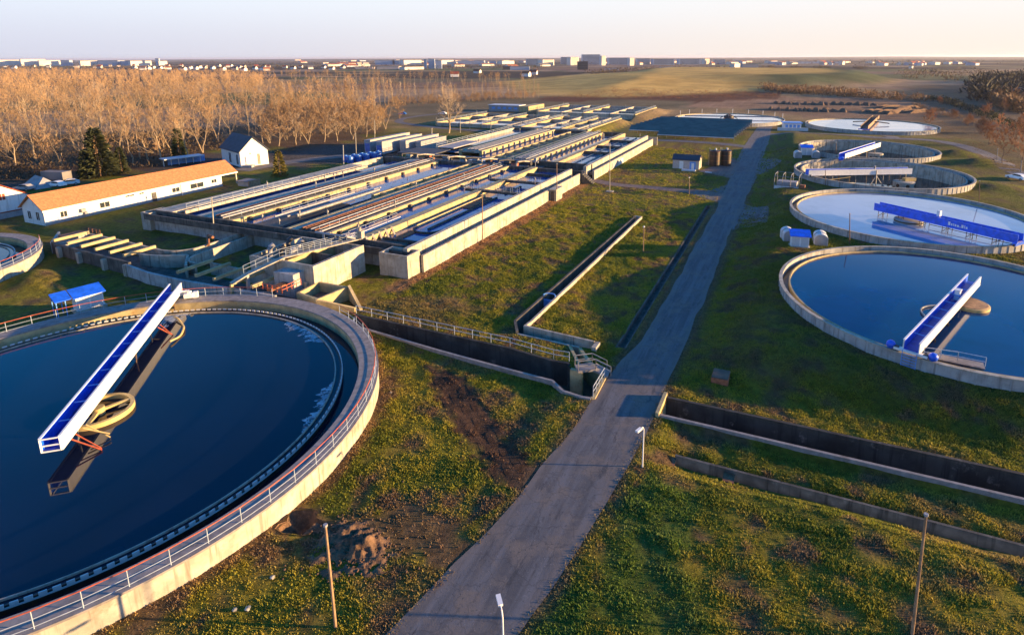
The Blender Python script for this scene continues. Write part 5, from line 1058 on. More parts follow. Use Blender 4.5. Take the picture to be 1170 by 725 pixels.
# lengthen its roof into the porch
m = MB(); Q = lambda x, y, z: (c0[0]+x*math.cos(av)-y*math.sin(av), c0[1]+x*math.sin(av)+y*math.cos(av), z)
m.add([Q(-1.5,-.35,2.5),Q(.1,-.35,2.5),Q(.1,1.6,3.05),Q(-1.5,1.6,3.05),Q(-1.5,-.35,2.6),Q(.1,-.35,2.6),Q(.1,1.6,3.15),Q(-1.5,1.6,3.15)], [(3,2,1,0),(4,5,6,7),(0,1,5,4),(1,2,6,5),(2,3,7,6),(3,0,4,7)]); obj('porch_roof', m, M['blue'], sh)
for x in (-1.35, -.5):
    for y in (-.2, 1.4): m = MB(); m.cbox(Q(x, y, .5), .09, .09, 2.1 + (.4 if y > 0 else 0), av); obj('porch_post', m, M['bluelight'], sh)
# steel cage
cg = thing('steel_cage', 'silver pipe rack cage with mesh base next to the emptied tank', 'cage', (-2, 141, 0)); g = gp(898, 213)
k0 = sat(884, 213, hz(-3, 139)); k1 = sat(912, 214, hz(0, 139)); av = ang(k0, k1); Lk = math.hypot(k1[0]-k0[0], k1[1]-k0[1]); zc = hz(k0[0], k0[1])
Q = lambda x, y, z: (k0[0]+x*math.cos(av)-y*math.sin(av), k0[1]+x*math.sin(av)+y*math.cos(av), zc+z)
for x in np.linspace(0, Lk, 4):
    m = MB(); m.path([Q(x,0,-.2), Q(x,0,2.9), Q(x,.8,3.3), Q(x,3.6,3.3), Q(x,3.6,-.2)], .07, 6); obj('hoop', m, M['steel'], cg)
for y, z in ((0, 1.0), (0, 2.9), (3.6, 3.3), (3.6, 1.2)): m = MB(); m.tube(Q(0,y,z), Q(Lk,y,z), .06, 6); obj('rail_bar', m, M['steel'], cg)
m = MB(); m.cbox(Q(Lk/2, 0, -.2), Lk, .1, 1.0, av); obj('skirt', m, M['container'], cg); m = MB(); m.cbox(Q(Lk/2, 1.8, .1), Lk*.8, 2.2, 1.6, av); obj('blower', m, M['plinth'], cg); m = MB(); m.cbox(Q(Lk+.8, .4, -.2), 1.0, 1.0, 1.6, av); obj('brick_pier', m, M['brick'], cg)
# pump hut with blue roof, two black tanks
hu = thing('pump_hut', 'small pinkish hut with dark blue roof and two doors beside the black tanks', 'hut', (-27.5, 162, 0))
wm, rm, P = solid_gable((-31.2, 160.2), (1, 0), (0, 1), 7.0, 4.6, -.3, 2.45, 3.5, .25); obj('wall', wm, M['pinkwall'], hu); obj('roof', rm, M['slate'], hu)
bx('door', 'white', hu, -29.4, -28.3, 160.12, 160.18, 0, 2.1); bx('door', 'bluelight', hu, -26.6, -25.0, 160.12, 160.18, 0, 2.1); bx('door_panel', 'white', hu, -26.1, -25.4, 160.05, 160.115, 0, 1.7); bx('roof_light', 'white', hu, -28.3, -27.9, 160.2, 162.4, 2.72, 3.58) if False else None
bx('end_wall', 'conc_pale', hu, -24.19, -24.1, 160.2, 164.8, -.3, 2.4)
sl_ = thing('concrete_slab', 'pale loose concrete slab lying in front of the hut', 'slab', (-26, 157.5, 0)); bx('slab', 'container', sl_, -28.2, -24.6, 157.0, 158.4, -.1, .35)
sl_ = thing('concrete_slab', 'short bluish slab lying on the grass by the black tanks', 'slab', (-21, 156.5, 0)); bx('slab', 'container', sl_, -21.9, -20.2, 156.2, 157, -.1, .25)
for k, (px, py, lab) in enumerate(((815, 189, 'black round steel tank next to the hut wall'), (828, 188.5, 'black round steel tank with sunlit rusty edge beside the road'))):
    c = sat(px, py); t = thing('storage_tank', lab, 'tank', (c[0], c[1], 0), 'black storage tanks by the hut')
    m = MB(); m.lathe((c[0], c[1]+1.3), [(1.45,-.3),(1.45,4.1),(1.3,4.25),(.001,4.5)], 28); obj('shell', m, M['black'], t, smooth=True)
    for z in (1.4, 2.8, 4.0): m = MB(); m.ring((c[0], c[1]+1.3), 1.44, 1.52, z, z+.1, n=28); obj('hoop', m, M['rust'], t)
    m = MB(); m.tube((c[0]-1.55, c[1]+.9, 0), (c[0]-1.55, c[1]+.9, 5.0), .07, 6); m.tube((c[0]-1.2, c[1]+.7, 0), (c[0]-1.2, c[1]+.7, 5.0), .07, 6); obj('ladder', m, M['conc_pale'], t)
    m = MB(); m.tube((c[0]+.2, c[1]+1.3, 4.4), (c[0]+.2, c[1]+1.3, 4.9), .25, 8); obj('vent', m, M['container'], t)
# white pavilion by the far white tank
p0 = gp(888, 148); p1 = gp(923, 148.5); av = ang(p0, p1); Lp = math.hypot(p1[0]-p0[0], p1[1]-p0[1]); pv = thing('pavilion', 'white and blue flat pavilion with low front wall beside the white far tank', 'building', p0)
Q = lambda x, y, z: (p0[0]+x*math.cos(av)-y*math.sin(av), p0[1]+x*math.sin(av)+y*math.cos(av), z)
m = MB(); m.cbox(Q(Lp/2, 0, -.3), Lp, .6, 1.6, av); obj('front_wall', m, M['container'], pv); m = MB(); m.cbox(Q(Lp*.52, 4, -.3), Lp*.56, 5, 3.2, av); obj('wall', m, M['white'], pv)
m = MB(); m.cbox(Q(Lp*.52, 4, 2.905), Lp*.64, 5.8, .35, av); obj('roof', m, M['bluelight'], pv)
for k in range(4): m = MB(); m.cbox(Q(Lp*(.32+.13*k), 1.46, .2), Lp*.09, .06, 2.2, av); obj('door', m, M['bluelight'], pv)
# white long containers / silos left of the second basins
for u0, u1, v0, v1, h0, lab in ((-128.4,-126,150,171,4.3,'leftmost of the long white containers behind the blue drums'), (-122.6,-120.2,148.5,170,4.2,'second long white container counted from the blue drums'), (-118.4,-116.0,155,174,3.9,'third long white container in the row beside the basins'), (-114.4,-112.3,158,173,3.4,'lowest long white container nearest the second basin block')):
    t = thing('container', lab, 'container', ((u0+u1)/2, (v0+v1)/2, 0), 'long white containers beside the basins'); bx('shell', 'plinth', t, u0, u1, v0, v1, .25, h0)
    for v in (v0+1, v1-1): bx('support', 'dark', t, u0+.1, u1-.1, v-.2, v+.2, -.2, .245)
    bx('end_door', 'bluedrum' if u0 < -121 else 'plinth', t, u0+.25, u1-.25, v0-.06, v0-.005, .5, h0-1.1); bx('top_rail', 'conc_pale', t, u1-.3, u1+.1, v0, v1, h0+.004, h0+.12)
d0 = gp(396, 187)
for k in range(9):
    p = gp(395 + 4.6*k, 185.5 - .75*k + (k % 2)*1.5); t = thing('plastic_drum', 'blue plastic drum in the row standing before the white containers', 'drum', (p[0], p[1], 0), 'blue drums before the white containers')
    m = MB(); m.lathe(p, [(1.0,-.05),(1.05,.6),(1.05,1.3),(.95,1.7),(.5,1.85),(.001,1.87)], 14); obj('body', m, M['bluedrum'], t, smooth=True); m = MB(); m.lathe(p, [(.35,1.86),(.35,2.0),(.001,2.01)], 10); obj('lid', m, M['bluelight'], t)
# ---------------------------------------------------------------- solar array
for k in range(10):
    v0 = 219.5 + 5.4*k; u0 = -64 + .5*k if k > 1 else -49 + 0*k; u1 = -21.2 + .25*k
    t = thing('solar_row', ('front row' if k == 0 else 'rear row' if k == 9 else 'inner row') + ' of dark blue solar panels ' + ('with bare posts facing the lane' if k == 0 else 'closest to the far white tank' if k == 9 else 'in the array between basins and far tank'), 'solar panels', ((u0+u1)/2, v0, 0), 'rows of the solar array')
    m = MB(); m.add([(u0,v0,1.3),(u1,v0,1.3),(u1,v0+3.7,3.0),(u0,v0+3.7,3.0),(u0,v0,1.22),(u1,v0,1.22),(u1,v0+3.7,2.92),(u0,v0+3.7,2.92)], [(0,1,2,3),(7,6,5,4),(4,5,1,0),(5,6,2,1),(6,7,3,2),(7,4,0,3)]); pn = obj('panel', m, M['solar'], t)
    n = int((u1-u0)/3.4)
    for i in range(n+1):
        u = u0 + (u1-u0)*i/n; m = MB(); m.beam((u, v0+.25, -.2), (u, v0+.25, 1.3), .09, .09); m.beam((u, v0+3.4, -.2), (u, v0+3.4, 2.75), .09, .09); m.beam((u, v0+.25, 1.1), (u, v0+3.4, 2.5), .06, .06); obj('post_frame', m, M['steel'], t)
    m = MB(); m.beam((u0, v0-.05, 1.30), (u1, v0-.05, 1.30), .06, .26); obj('edge_rail', m, M['container'], pn)
# ---------------------------------------------------------------- poles and lamps
def pole(label, px, py, topx, topy, r=.09, mat='wood', cap=None, cat='pole', name='wooden_pole', lean=True):
    b = gp(px, py); B = w(*b); d = Vector(ray(topx, topy)); tt = B.y/d.y; T = Vector((d.x*tt, B.y, H + d.z*tt))
    if not lean: T.x = B.x
    hgt_ = T.z - B.z
    t = thing(name, label, cat, b); s = site(T); top = (s[0], s[1], T.z)
    m = MB(); m.tube((b[0], b[1], b[2]-.4), top, r, 8, r*.75); obj('shaft', m, M[mat], t, smooth=True)
    if cap == 'head': m = MB(); m.sphere((top[0], top[1], top[2]+.08), .16, 8, .8); obj('lamp_head', m, M['white'], t, smooth=True)
    if cap == 'cap': m = MB(); m.tube(top, (top[0], top[1], top[2]+.12), r*1.3, 8); obj('cap', m, M['plinth'], t)
    if cap == 'slab': m = MB(); m.cbox((b[0], b[1], b[2]-.05), 1.6, 1.2, .2); obj('base_slab', m, M['conc_pale'], t)
    return t
pole('tall weathered wooden pole left of the spoil heap near the big tank', 383, 716, 371, 601, .085, cap='cap')
pole('tall wooden pole standing in the right lawn below the ditch wall', 1043, 724, 1058, 588, .085, cap='cap')
pole('slim wooden pole before the sunlit basin wall at its middle', 550.5, 277, 550, 222, .1, cap='cap')
pole('wooden pole at the far end of the sunlit basin wall', 635.5, 229.5, 635.3, 187, .1, cap='cap')
pole('tall pole on a pale concrete slab beside the reddish path', 696, 218.5, 696, 163, .1, 'conc_pale', 'slab')
pole('short post where the reddish path meets the road', 787, 222, 787, 202.5, .1, 'wood', 'head', 'post', 'post')
pole('short brown lamp post alone on the lawn left of the road', 734.3, 287, 735, 259, .08, 'wood', 'head', 'lamp post', 'lamp_post')
pole('pale pole in front of the left basin wall', 245, 276, 241.5, 227, .1, 'conc_pale', 'cap')
pole('slim grey pole on the strip of grass between the two nearest right tanks', 971, 277.5, 971, 243, .08, 'brown', 'cap')
pole('thin pole in front of the drum in the emptied tank', 943, 210.5, 943, 193.5, .09, 'brown', 'cap')
pole('thin pole beside the far kiosk at the rear tank', 955.5, 180, 955.5, 162, .1, 'brown', 'cap')
pole('thin pole behind the mirror tank at the right', 1120, 232, 1120, 205, .08, 'brown', 'cap')
pole('grey metal post beside the ring lane on the right', 1140.5, 182, 1141, 168, .12, 'steel', 'cap')
pole('grey metal post by the white car on the right', 1167.5, 195, 1168.5, 182.5, .12, 'steel', 'cap')
pole('pale concrete pole by the blue drums', 406.5, 182, 405.5, 153, .14, 'conc_pale', 'cap'); pole('grey pole at the left end of the blue drums', 392, 192, 391.3, 167, .16, 'plinth', 'cap')
pole('thin mast behind the white containers', 427.5, 161, 427.3, 138, .12, 'conc_pale', 'cap'); pole('concrete stub pole between the containers and the bare tree', 492.5, 163, 492.5, 147, .25, 'conc', 'cap')
for px, py, ty in ((525, 152, 136), (536, 148, 133), (560, 148, 137)): pole('thin pale pole among the far settling beds, near x%d' % px if False else {525: 'thin pole right of the large bare tree', 536: 'pale thin pole second from the large bare tree', 560: 'stout pale post at the edge of the far settling beds'}[px], px, py, px, ty, .15, 'conc_pale', 'cap')
def street_lamp(label, base, h, arm=(-.7, .1)):
    t = thing('street_lamp', label, 'street lamp', base); b = base
    m = MB(); m.tube((b[0], b[1], b[2]-.3), (b[0], b[1], b[2]+h-.25), .055, 8, .045); obj('shaft', m, M['white'], t, smooth=True)
    tp = (b[0], b[1], b[2]+h-.25); a_ = (b[0]+arm[0]*.3, b[1]+arm[1]*.3, b[2]+h-.02); e = (b[0]+arm[0], b[1]+arm[1], b[2]+h+.02)
    m = MB(); m.path([tp, a_, e], .04, 6); obj('arm', m, M['white'], t)
    m = MB(); dx, dy = arm[0]/math.hypot(*arm), arm[1]/math.hypot(*arm); m.beam((e[0]-dx*.1, e[1]-dy*.1, e[2]), (e[0]+dx*.5, e[1]+dy*.5, e[2]+.02), .24, .13); hd = obj('lamp_head', m, M['white'], t)
    m = MB(); m.beam((e[0], e[1], e[2]-.085), (e[0]+dx*.42, e[1]+dy*.42, e[2]-.065), .18, .03); obj('lens', m, M['container'], hd)
    return t
bl = gp(733.5, 533); street_lamp('white street lamp at the right edge of the road above the ditch', bl, 3.45, (-.15, -.45))
tp = sat(573, 697, 3.6); street_lamp('white street lamp at the bottom edge standing on the left part of the road', (tp[0], tp[1], hz(tp[0], tp[1])), 3.5, (-.3, .35))
# ---------------------------------------------------------------- vehicles
def car(label, c, a, col, L=4.2, W=1.75, hh=1.48):
    t = thing('parked_car', label, 'car', (c[0], c[1], c[2])); ca, sa = math.cos(a), math.sin(a)
    Q = lambda x, y, z: (c[0]+x*ca-y*sa, c[1]+x*sa+y*ca, c[2]+z)
    def ext(prof, y0, y1, taper=0.0):
        n = len(prof); vs = [Q(x, y0 + (taper if z > .95 else 0), z) for x, z in prof] + [Q(x, y1 - (taper if z > .95 else 0), z) for x, z in prof]
        return MB().add(vs, [tuple(range(n)), tuple(range(n, 2*n))[::-1]] + [(k, n+k, n+(k+1) % n, (k+1) % n) for k in range(n)])
    h = L/2
    body = [(-h,.32),(-h+.05,.78),(-h+.55,.92),(-.95,.98),(-.35,hh-.06),(.2,hh),(1.1,hh-.08),(1.75,.98),(h-.05,.90),(h,.36)]
    obj('body', ext(body, -W/2, W/2, .16), M[col], t)
    obj('side_windows', ext([(-.78,1.0),(-.3,hh-.13),(1.0,hh-.15),(1.5,1.0)], -W/2+.07, W/2-.07), M['glass'], t) if False else None
    for s in (-1, 1): obj('side_window', ext([(-.72,1.02),(-.28,hh-.14),(1.0,hh-.16),(1.45,1.02)], s*(W/2-.135)-.02, s*(W/2-.135)+.02), M['glass'], t)
    m = MB(); m.add([Q(-.93,-W/2+.2,1.03),Q(-.93,W/2-.2,1.03),Q(-.40,W/2-.26,hh-.09),Q(-.40,-W/2+.26,hh-.09)], [(0,1,2,3)]); obj('windscreen', m, M['glass'], t)
    for x in (-h+.75, h-.8):
        for s in (-1, 1):
            m = MB(); m.tube(Q(x, s*(W/2-.16), .31), Q(x, s*(W/2+.02), .31), .31, 14); wl = obj('wheel', m, M['dark'], t); m = MB(); m.tube(Q(x, s*(W/2+.021), .31), Q(x, s*(W/2+.03), .31), .18, 10); obj('rim', m, M['steel'], wl)
    for s in (-.6, .6): m = MB(); m.beam(Q(-h-.01, s-.14, .66), Q(-h-.01, s+.14, .66), .05, .14); obj('headlight', m, M['container'], t)
    return t
g = gp(1163, 203); car('white car parked at the right picture edge beside the ring lane', g, R(-52), 'white', 4.4)
for px, py, a, col, lab in ((29, 219, 20, 'plinth', 'grey car parked behind the white house'), (66, 215, 10, 'white', 'white car half hidden by the orange roof'), (80, 213, 60, 'container', 'pale car parked right behind the orange roof'), (459, 131.5, 15, 'bluedrum', 'dark blue car beyond the curved lane'), (505, 131, 10, 'white', 'white car far behind the large bare tree')):
    g = gp(px, py); car(lab, g, R(a), col)
vn = thing('tarpaulin_stack', 'grey tarpaulin covered stack in the yard behind the white buildings', 'covered stack', gp(36, 216)); g = gp(36, 216)
m = MB(); m.add([(g[0]-4,g[1],0),(g[0]+4,g[1]-1,0),(g[0]+4.5,g[1]+4,0),(g[0]-3.5,g[1]+5,0),(g[0]-1.5,g[1]+2,2.6),(g[0]+1.8,g[1]+2,2.3)], [(0,1,5,4),(1,2,5),(2,3,4,5),(3,0,4)]); obj('cover', m, M['plinth'], vn)
g = gp(56, 211); bt = thing('box_trailer', 'white ribbed box trailer in the dark yard left of the orange roof', 'trailer', g); m = MB(); m.cbox((g[0], g[1]+2, .7), 6.5, 2.4, 2.0, R(12)); obj('box', m, M['greyroof'], bt); m = MB(); m.cbox((g[0], g[1]+2, .3), 6.7, 1.6, .38, R(12)); obj('chassis', m, M['dark'], bt)
for s in (-2, 2): m = MB(); m.tube((g[0]+s, g[1]+.6, .4), (g[0]+s, g[1]+.9, .4), .42, 12); obj('wheel', m, M['black'], bt)
# loose clods and stones on the near lawn
for px, py, r, lab in ((283, 696, .16, 'pale stone lying in the grass under the near tank wall'), (268, 697, .12, 'smaller pale stone beside another on the near lawn'), (311, 660, .13, 'clod of earth alone on the lawn below the tank'), (446, 449, .12, 'pale stone near the tank rim on the bright lawn'), (110, 302, .3, 'reddish boulder at the foot of the inlet channel wall')):
    g = gp(px, py); m = MB(); rg = random.Random(int(px)); prof = [(r*math.sin(max(.05, math.pi*k/7))*(1+rg.uniform(-.15,.15)), g[2] + r*.35 - r*.7*math.cos(math.pi*k/7)) for k in range(8)]; m.lathe(g, prof, 9); m.v = [(x*1 + rg.uniform(-.25,.25)*r, y + rg.uniform(-.25,.25)*r, z) for x, y, z in m.v]
    tag(obj('stone', m, M['conc_pale' if r < .2 else 'brick'], base=g, smooth=True), lab, 'stone')

# earth ridges of the far works
rg = random.Random(3)
for (px, py, n, ang_, L_) in ((905,124.5,5,70,7),(934,125,4,72,7),(953,125.5,4,72,7),(925,117.5,5,70,9),(962,117.8,4,72,9),(985,118,5,70,9),(1012,127,4,40,12),(1028,122,4,35,12),(1046,126,3,35,12),(900,117,3,80,6)):
    c = sat(px, py)
    for k in range(n):
        a = R(ang_ - 67); u, v = c[0] + (k - n/2)*4.6*math.cos(a) , c[1] + (k-n/2)*4.6*math.sin(a); L2 = L_*rg.uniform(.8, 1.3); hh = rg.uniform(1.3, 2.1); m = MB()
        vs = []; N_ = 7
        for i in range(N_):
            t = i/(N_-1)*2-1; e = (1-t*t)**.5; x_, y_ = u - math.sin(a)*t*L2, v + math.cos(a)*t*L2; wd_ = 1.9*(.5+.5*e)*rg.uniform(.85, 1.15); g0 = hz(u, v)
            vs += [(x_-wd_*math.cos(a), y_-wd_*math.sin(a), g0-.3), (x_-.4*math.cos(a), y_-.4*math.sin(a), g0+hh*e*rg.uniform(.8,1.1)), (x_+.4*math.cos(a), y_+.4*math.sin(a), g0+hh*e*rg.uniform(.8,1.1)), (x_+wd_*math.cos(a), y_+wd_*math.sin(a), g0-.3)]
        fs = [(4*i+j, 4*i+j+1, 4*i+j+5, 4*i+j+4) for i in range(N_-1) for j in range(3)] + [(0,3,2,1), tuple(4*(N_-1)+j for j in range(4))]
        m.add(vs, fs); tag(obj('soil_ridge', m, M['soil'], base=(u, v, hz(u, v)), smooth=True), 'long ridge of dug earth among the parallel ridges beside the white far tank', 'soil ridge', 'earth ridges beyond the white far tank')
# spoil heap and the dug pit beside the near tank
n = 64; g = np.linspace(-1, 1, n); A_, B_ = np.meshgrid(g, g); uu = HEAP[0] + A_*3.9 - .5; vv = HEAP[1] + B_*2.9; rr = np.hypot(A_, B_)
X_ = uu*SU[0]+vv*SV[0]; Y_ = uu*SU[1]+vv*SV[1]; rid = 1 - np.abs(fbm(X_*1.1, Y_*1.1, 201, 4)*2 - 1); env = np.clip(1 - (rr*(1 + .5*(fbm(X_*.6, Y_*.6, 203, 2) - .5)))**2, 0, 1)
Z_ = hz_site(uu.ravel(), vv.ravel()).reshape(n, n) - .12 + env*(.08 + .6*rid**3*fbm(X_*.7, Y_*.7, 205, 2)*1.5) + env*.5*(fbm(X_*2.6, Y_*2.6, 207, 4) - .5)
idx = np.arange(n*n).reshape(n, n); Fq = np.stack([idx[:-1,:-1], idx[:-1,1:], idx[1:,1:], idx[1:,:-1]], -1).reshape(-1, 4)
keep = env.ravel()[Fq].max(1) > .02
tag(np_mesh('soil_heap', np.c_[X_.ravel(), Y_.ravel(), Z_.ravel()], Fq[keep], M['soil']), 'heap of freshly dug brown earth by the wooden pole near the tank', 'soil heap')
m = MB(); vs = []; K = len(PIT_); 
for j, (f_, dz) in enumerate(((1.12, .06), (.97, -.22), (.75, -.6), (.45, -.95), (.05, -1.0))):
    for k, p in enumerate(PIT_): q = rg.uniform(.92, 1.08); vs.append((HOLE[0] + (p[0]-HOLE[0])*f_*q, HOLE[1] + (p[1]-HOLE[1])*f_*q, hz(*p) + dz + rg.uniform(-.06, .06)))
m.add(vs, [(j*K+k, j*K+(k+1) % K, (j+1)*K+(k+1) % K, (j+1)*K+k) for j in range(4) for k in range(K)] + [tuple(4*K+k for k in range(K))])
tag(obj('dug_pit', m, M['soil'], base=(HOLE[0], HOLE[1], 0), smooth=True), 'dark pit dug in the earth against the near tank wall', 'pit')
# ---------------------------------------------------------------- bare trees (trunk + twig crown), several kinds
def cone(V, Fc, p, q, r0, r1, n=3):
    d = q - p; L = np.linalg.norm(d); d = d/(L+1e-9); a = np.cross(d, [0.3,.9,.2]); a /= np.linalg.norm(a)+1e-9; b = np.cross(d, a); o = len(V)
    for e, r in ((p, r0), (q, r1)):
        for k in range(n):
            t = 2*math.pi*k/n; V.append(e + a*(r*math.cos(t)) + b*(r*math.sin(t)))
    for k in range(n): Fc.append((o+k, o+(k+1) % n, o+n+(k+1) % n, o+n+k))
def tree_arrays(seed, h, spread=.32, limbs=9, first=.25, up=.55, twigs=6, sub=5, tw=.035, stems=1, twig_len=1.0, trunk_r=None):
    rg = np.random.default_rng(seed); TV, TF, CV, CF = [], [], [], []
    tr = trunk_r or h*.014
    def twig(p, d, L, wd):
        side = np.cross(d, rg.normal(size=3)); side /= np.linalg.norm(side)+1e-9; mid = p + d*L*.5 + rg.normal(size=3)*L*.06; e = p + d*L + np.array([0,0,.12*L])
        o = len(CV); CV.extend([p - side*wd, p + side*wd, mid + side*wd*.7, mid - side*wd*.7, e + side*wd*.2, e - side*wd*.2]); CF.extend([(o, o+1, o+2, o+3), (o+3, o+2, o+4, o+5)])
    for s in range(stems):
        base = np.array([0,0,-.3]) + (np.array([rg.normal()*.25, rg.normal()*.25, 0]) if stems > 1 else 0)
        lean = rg.normal(size=2)*(.05 if stems == 1 else .16); hs = h*(1 if s == 0 else rg.uniform(.75, 1))
        n = 7; pts = [base]
        for k in range(1, n+1): pts.append(np.array([base[0] + lean[0]*hs*k/n + rg.normal()*.012*hs, base[1] + lean[1]*hs*k/n + rg.normal()*.012*hs, hs*.93*k/n]))
        for k in range(n): cone(TV, TF, pts[k], pts[k+1], tr*(1-.86*k/n), tr*(1-.86*(k+1)/n), 6 if k < 3 else 4)
        nl = limbs
        for i in range(nl):
            f = first + (1-first)*(i + rg.uniform(0,.8))/nl; f = min(f, .98); k = f*n; j = int(k); p = pts[j] + (pts[min(j+1, n)] - pts[j])*(k-j)
            az = i*2.4 + rg.uniform(-.5,.5); L = h*spread*(1.15 - .75*f)*rg.uniform(.75, 1.2); el = up + .35*f + rg.normal()*.12
            d = np.array([math.cos(az)*math.cos(el), math.sin(az)*math.cos(el), math.sin(el)]); r = tr*.45*(1.1-f)
            q1 = p + d*L*.5; d2 = d + np.array([0,0,.3]); d2 /= np.linalg.norm(d2); q2 = q1 + d2*L*.55
            cone(TV, TF, p, q1, r, r*.6); cone(TV, TF, q1, q2, r*.6, r*.15)
            for b in range(sub):
                g = rg.uniform(.2, 1); pp = p + (q1-p)*min(1, g*2) if g < .5 else q1 + (q2-q1)*(g*2-1)
                db = d + rg.normal(size=3)*.55 + np.array([0,0,.25]); db /= np.linalg.norm(db); Lb = L*.5*rg.uniform(.6,1.2)*(1.25-g*.6); qq = pp + db*Lb
                cone(TV, TF, pp, qq, r*.32 + .012, .012)
                for c in range(twigs):
                    h2 = rg.uniform(.2, 1); dt = db + rg.normal(size=3)*.5 + np.array([0,0,.2]); dt /= np.linalg.norm(dt); twig(pp + (qq-pp)*h2, dt, twig_len*h*.075*rg.uniform(.6,1.4), tw)
        for c in range(twigs*3): twig(pts[-2] + (pts[-1]-pts[-2])*rg.uniform(0,1.0), (lambda v: v/np.linalg.norm(v))(rg.normal(size=3)*.45 + np.array([0,0,.9])), twig_len*h*.09*rg.uniform(.6,1.3), tw)
    return np.array(TV), np.array(TF), np.array(CV), np.array(CF)
def mesh_only(name, V, Fc, mat):
    o = np_mesh(name, V, Fc, mat); me = o.data; bpy.data.objects.remove(o); return me
KINDS = {}
for key, args, bark, crown in (
    ('broad1', dict(seed=1, h=16, spread=.40, limbs=11, first=.22, up=.5, tw=.03), 'bark', 'twigpale'), ('broad2', dict(seed=2, h=17, spread=.36, limbs=12, first=.28, up=.6, stems=2, tw=.03), 'bark', 'twig'),
    ('broad3', dict(seed=3, h=15, spread=.42, limbs=11, first=.18, up=.45, tw=.03), 'bark', 'twig'), ('broad4', dict(seed=4, h=18, spread=.34, limbs=13, first=.3, up=.65, tw=.03), 'bark', 'twig'),
    ('tall1', dict(seed=5, h=19, spread=.20, limbs=15, first=.25, up=.85, sub=4), 'bark', 'twig'), ('tall2', dict(seed=6, h=20, spread=.17, limbs=16, first=.2, up=.95, sub=4), 'bark', 'twigpale'),
    ('small1', dict(seed=7, h=9, spread=.45, limbs=10, first=.1, up=.6, stems=2, tw=.04), 'barkdark', 'twig'), ('small2', dict(seed=8, h=8, spread=.42, limbs=10, first=.08, up=.7, stems=3, tw=.04), 'barkdark', 'twig'),
    ('red1', dict(seed=9, h=11, spread=.42, limbs=14, first=.18, up=.55, tw=.06, sub=6, twigs=7), 'barkdark', 'twigred'), ('red2', dict(seed=10, h=8, spread=.48, limbs=12, first=.1, up=.6, stems=3, tw=.06, sub=6, twigs=7), 'barkdark', 'twigred'),
    ('lone', dict(seed=12, h=20, spread=.40, limbs=14, first=.22, up=.62, stems=2, tw=.04, trunk_r=.32), 'bark', 'twigpale')):
    TV, TF, CV, CF = tree_arrays(**args)
    KINDS[key] = (mesh_only('trunk', TV, TF, M[bark]), mesh_only('crown', CV, CF, M[crown]), args['h'])
TREE_N = 0
def tree(kind, base, h, label, group=None, name='bare_tree', rz=None, wide=1.0):
    """base in site coords"""
    tm, cm, h0 = KINDS[kind]; s = h/h0
    t = thing(name, label, 'tree', base, group); t.scale = (s*wide, s*wide, s); t.rotation_euler.z = RNG.uniform(0, 6.28) if rz is None else rz
    for nm, me in (('trunk', tm), ('crown', cm)):
        o = bpy.data.objects.new(nm, me); COL.objects.link(o); o.parent = t
    return t
def in_px(n, poly, minsep=0.0, seed=0):
    """random ground points inside a pixel polygon, even per ground area"""
    W_ = [at(*p)[:2] for p in poly]; A_ = np.array(W_); lo = A_.min(0); hi = A_.max(0); rg = np.random.default_rng(seed); out = []; tries = 0
    while len(out) < n and tries < 200:
        q = rg.random((n*4, 2))*(hi-lo) + lo; ok = inpoly(q[:,0], q[:,1], W_); tries += 1
        for p in q[ok]:
            if minsep and any((p[0]-o[0])**2 + (p[1]-o[1])**2 < minsep**2 for o in out): continue
            out.append((p[0], p[1]))
            if len(out) >= n: break
    return out
BLD = [(-147,-112,56,104), (-162,-138,112,136), (-112,-40,60,210)]
def free(s): return not any(a < s[0] < b and c < s[1] < d for a, b, c, d in BLD)
# front edge of the wood: separate trees
cnt = 0
for (px, py, h, kind, wide) in ((40,183,16.5,'broad1',1.1),(20,196,15,'broad3',1),(72,190,14,'broad2',1),(95,188,15,'broad4',1),(60,200,10,'small1',1.1),(134,186,16,'broad2',1),(152,190,16.5,'broad4',1),(160,183,15,'broad1',1),(170,188,16,'tall1',1),(187,190,16,'broad3',1),(215,184,15,'broad1',1),(232,176,14,'broad2',1),(205,180,16,'tall1',1),(108,199,9,'small2',1.2),(80,203,8,'small1',1.2),(0,200,15,'broad2',1),(180,170,17,'broad4',1),(120,178,17,'broad1',1),(88,176,16,'broad3',1),(50,172,17,'broad2',1),(10,178,17,'broad4',1),(225,166,16,'broad3',1),(250,163,16,'broad2',1),(265,166,14,'broad1',1),(285,160,15,'broad4',1),(300,165,13,'broad1',1.1),(318,168,11,'broad3',1.2),(338,166,11,'broad1',1.2),(352,165,12,'broad2',1.1),(370,163,12,'broad3',1.2),(385,162,11,'broad1',1.2),(402,160,12,'broad2',1.1),(418,157,11,'broad3',1.1),(428,153,12,'broad1',1),(440,148,12,'broad2',1.0)):
    s = sat(px, py); tree(kind, (s[0], s[1], hz(s[0], s[1])), h, 'bare tan tree among many along the front edge of the wood behind the buildings', 'trees along the front edge of the wood', wide=wide); cnt += 1
WOOD1 = [(-40,196),(60,196),(130,190),(185,184),(235,168),(300,160),(340,150),(400,140),(430,128),(436,118),(330,112),(300,100),(240,96),(0,98),(-60,100)]
pts = sorted(in_px(560, WOOD1, 5.2, 3), key=lambda p: p[0]**2 + p[1]**2)
kn = ['broad1','broad2','broad3','broad4','broad4','tall1','broad2']
def tree_free(p):
    s = site(p)
    return free(s)
pts = [p for p in pts if tree_free(p)]
NI = 185
for i, p in enumerate(pts[:NI]):
    s = site(p); k = kn[i % 7]; tree(k, (s[0], s[1], hz(*s)), RNG.uniform(11, 17.5), 'bare tan tree standing inside the dense wood at left behind the front row of trees', 'trees inside the wood', wide=RNG.uniform(.9, 1.15))
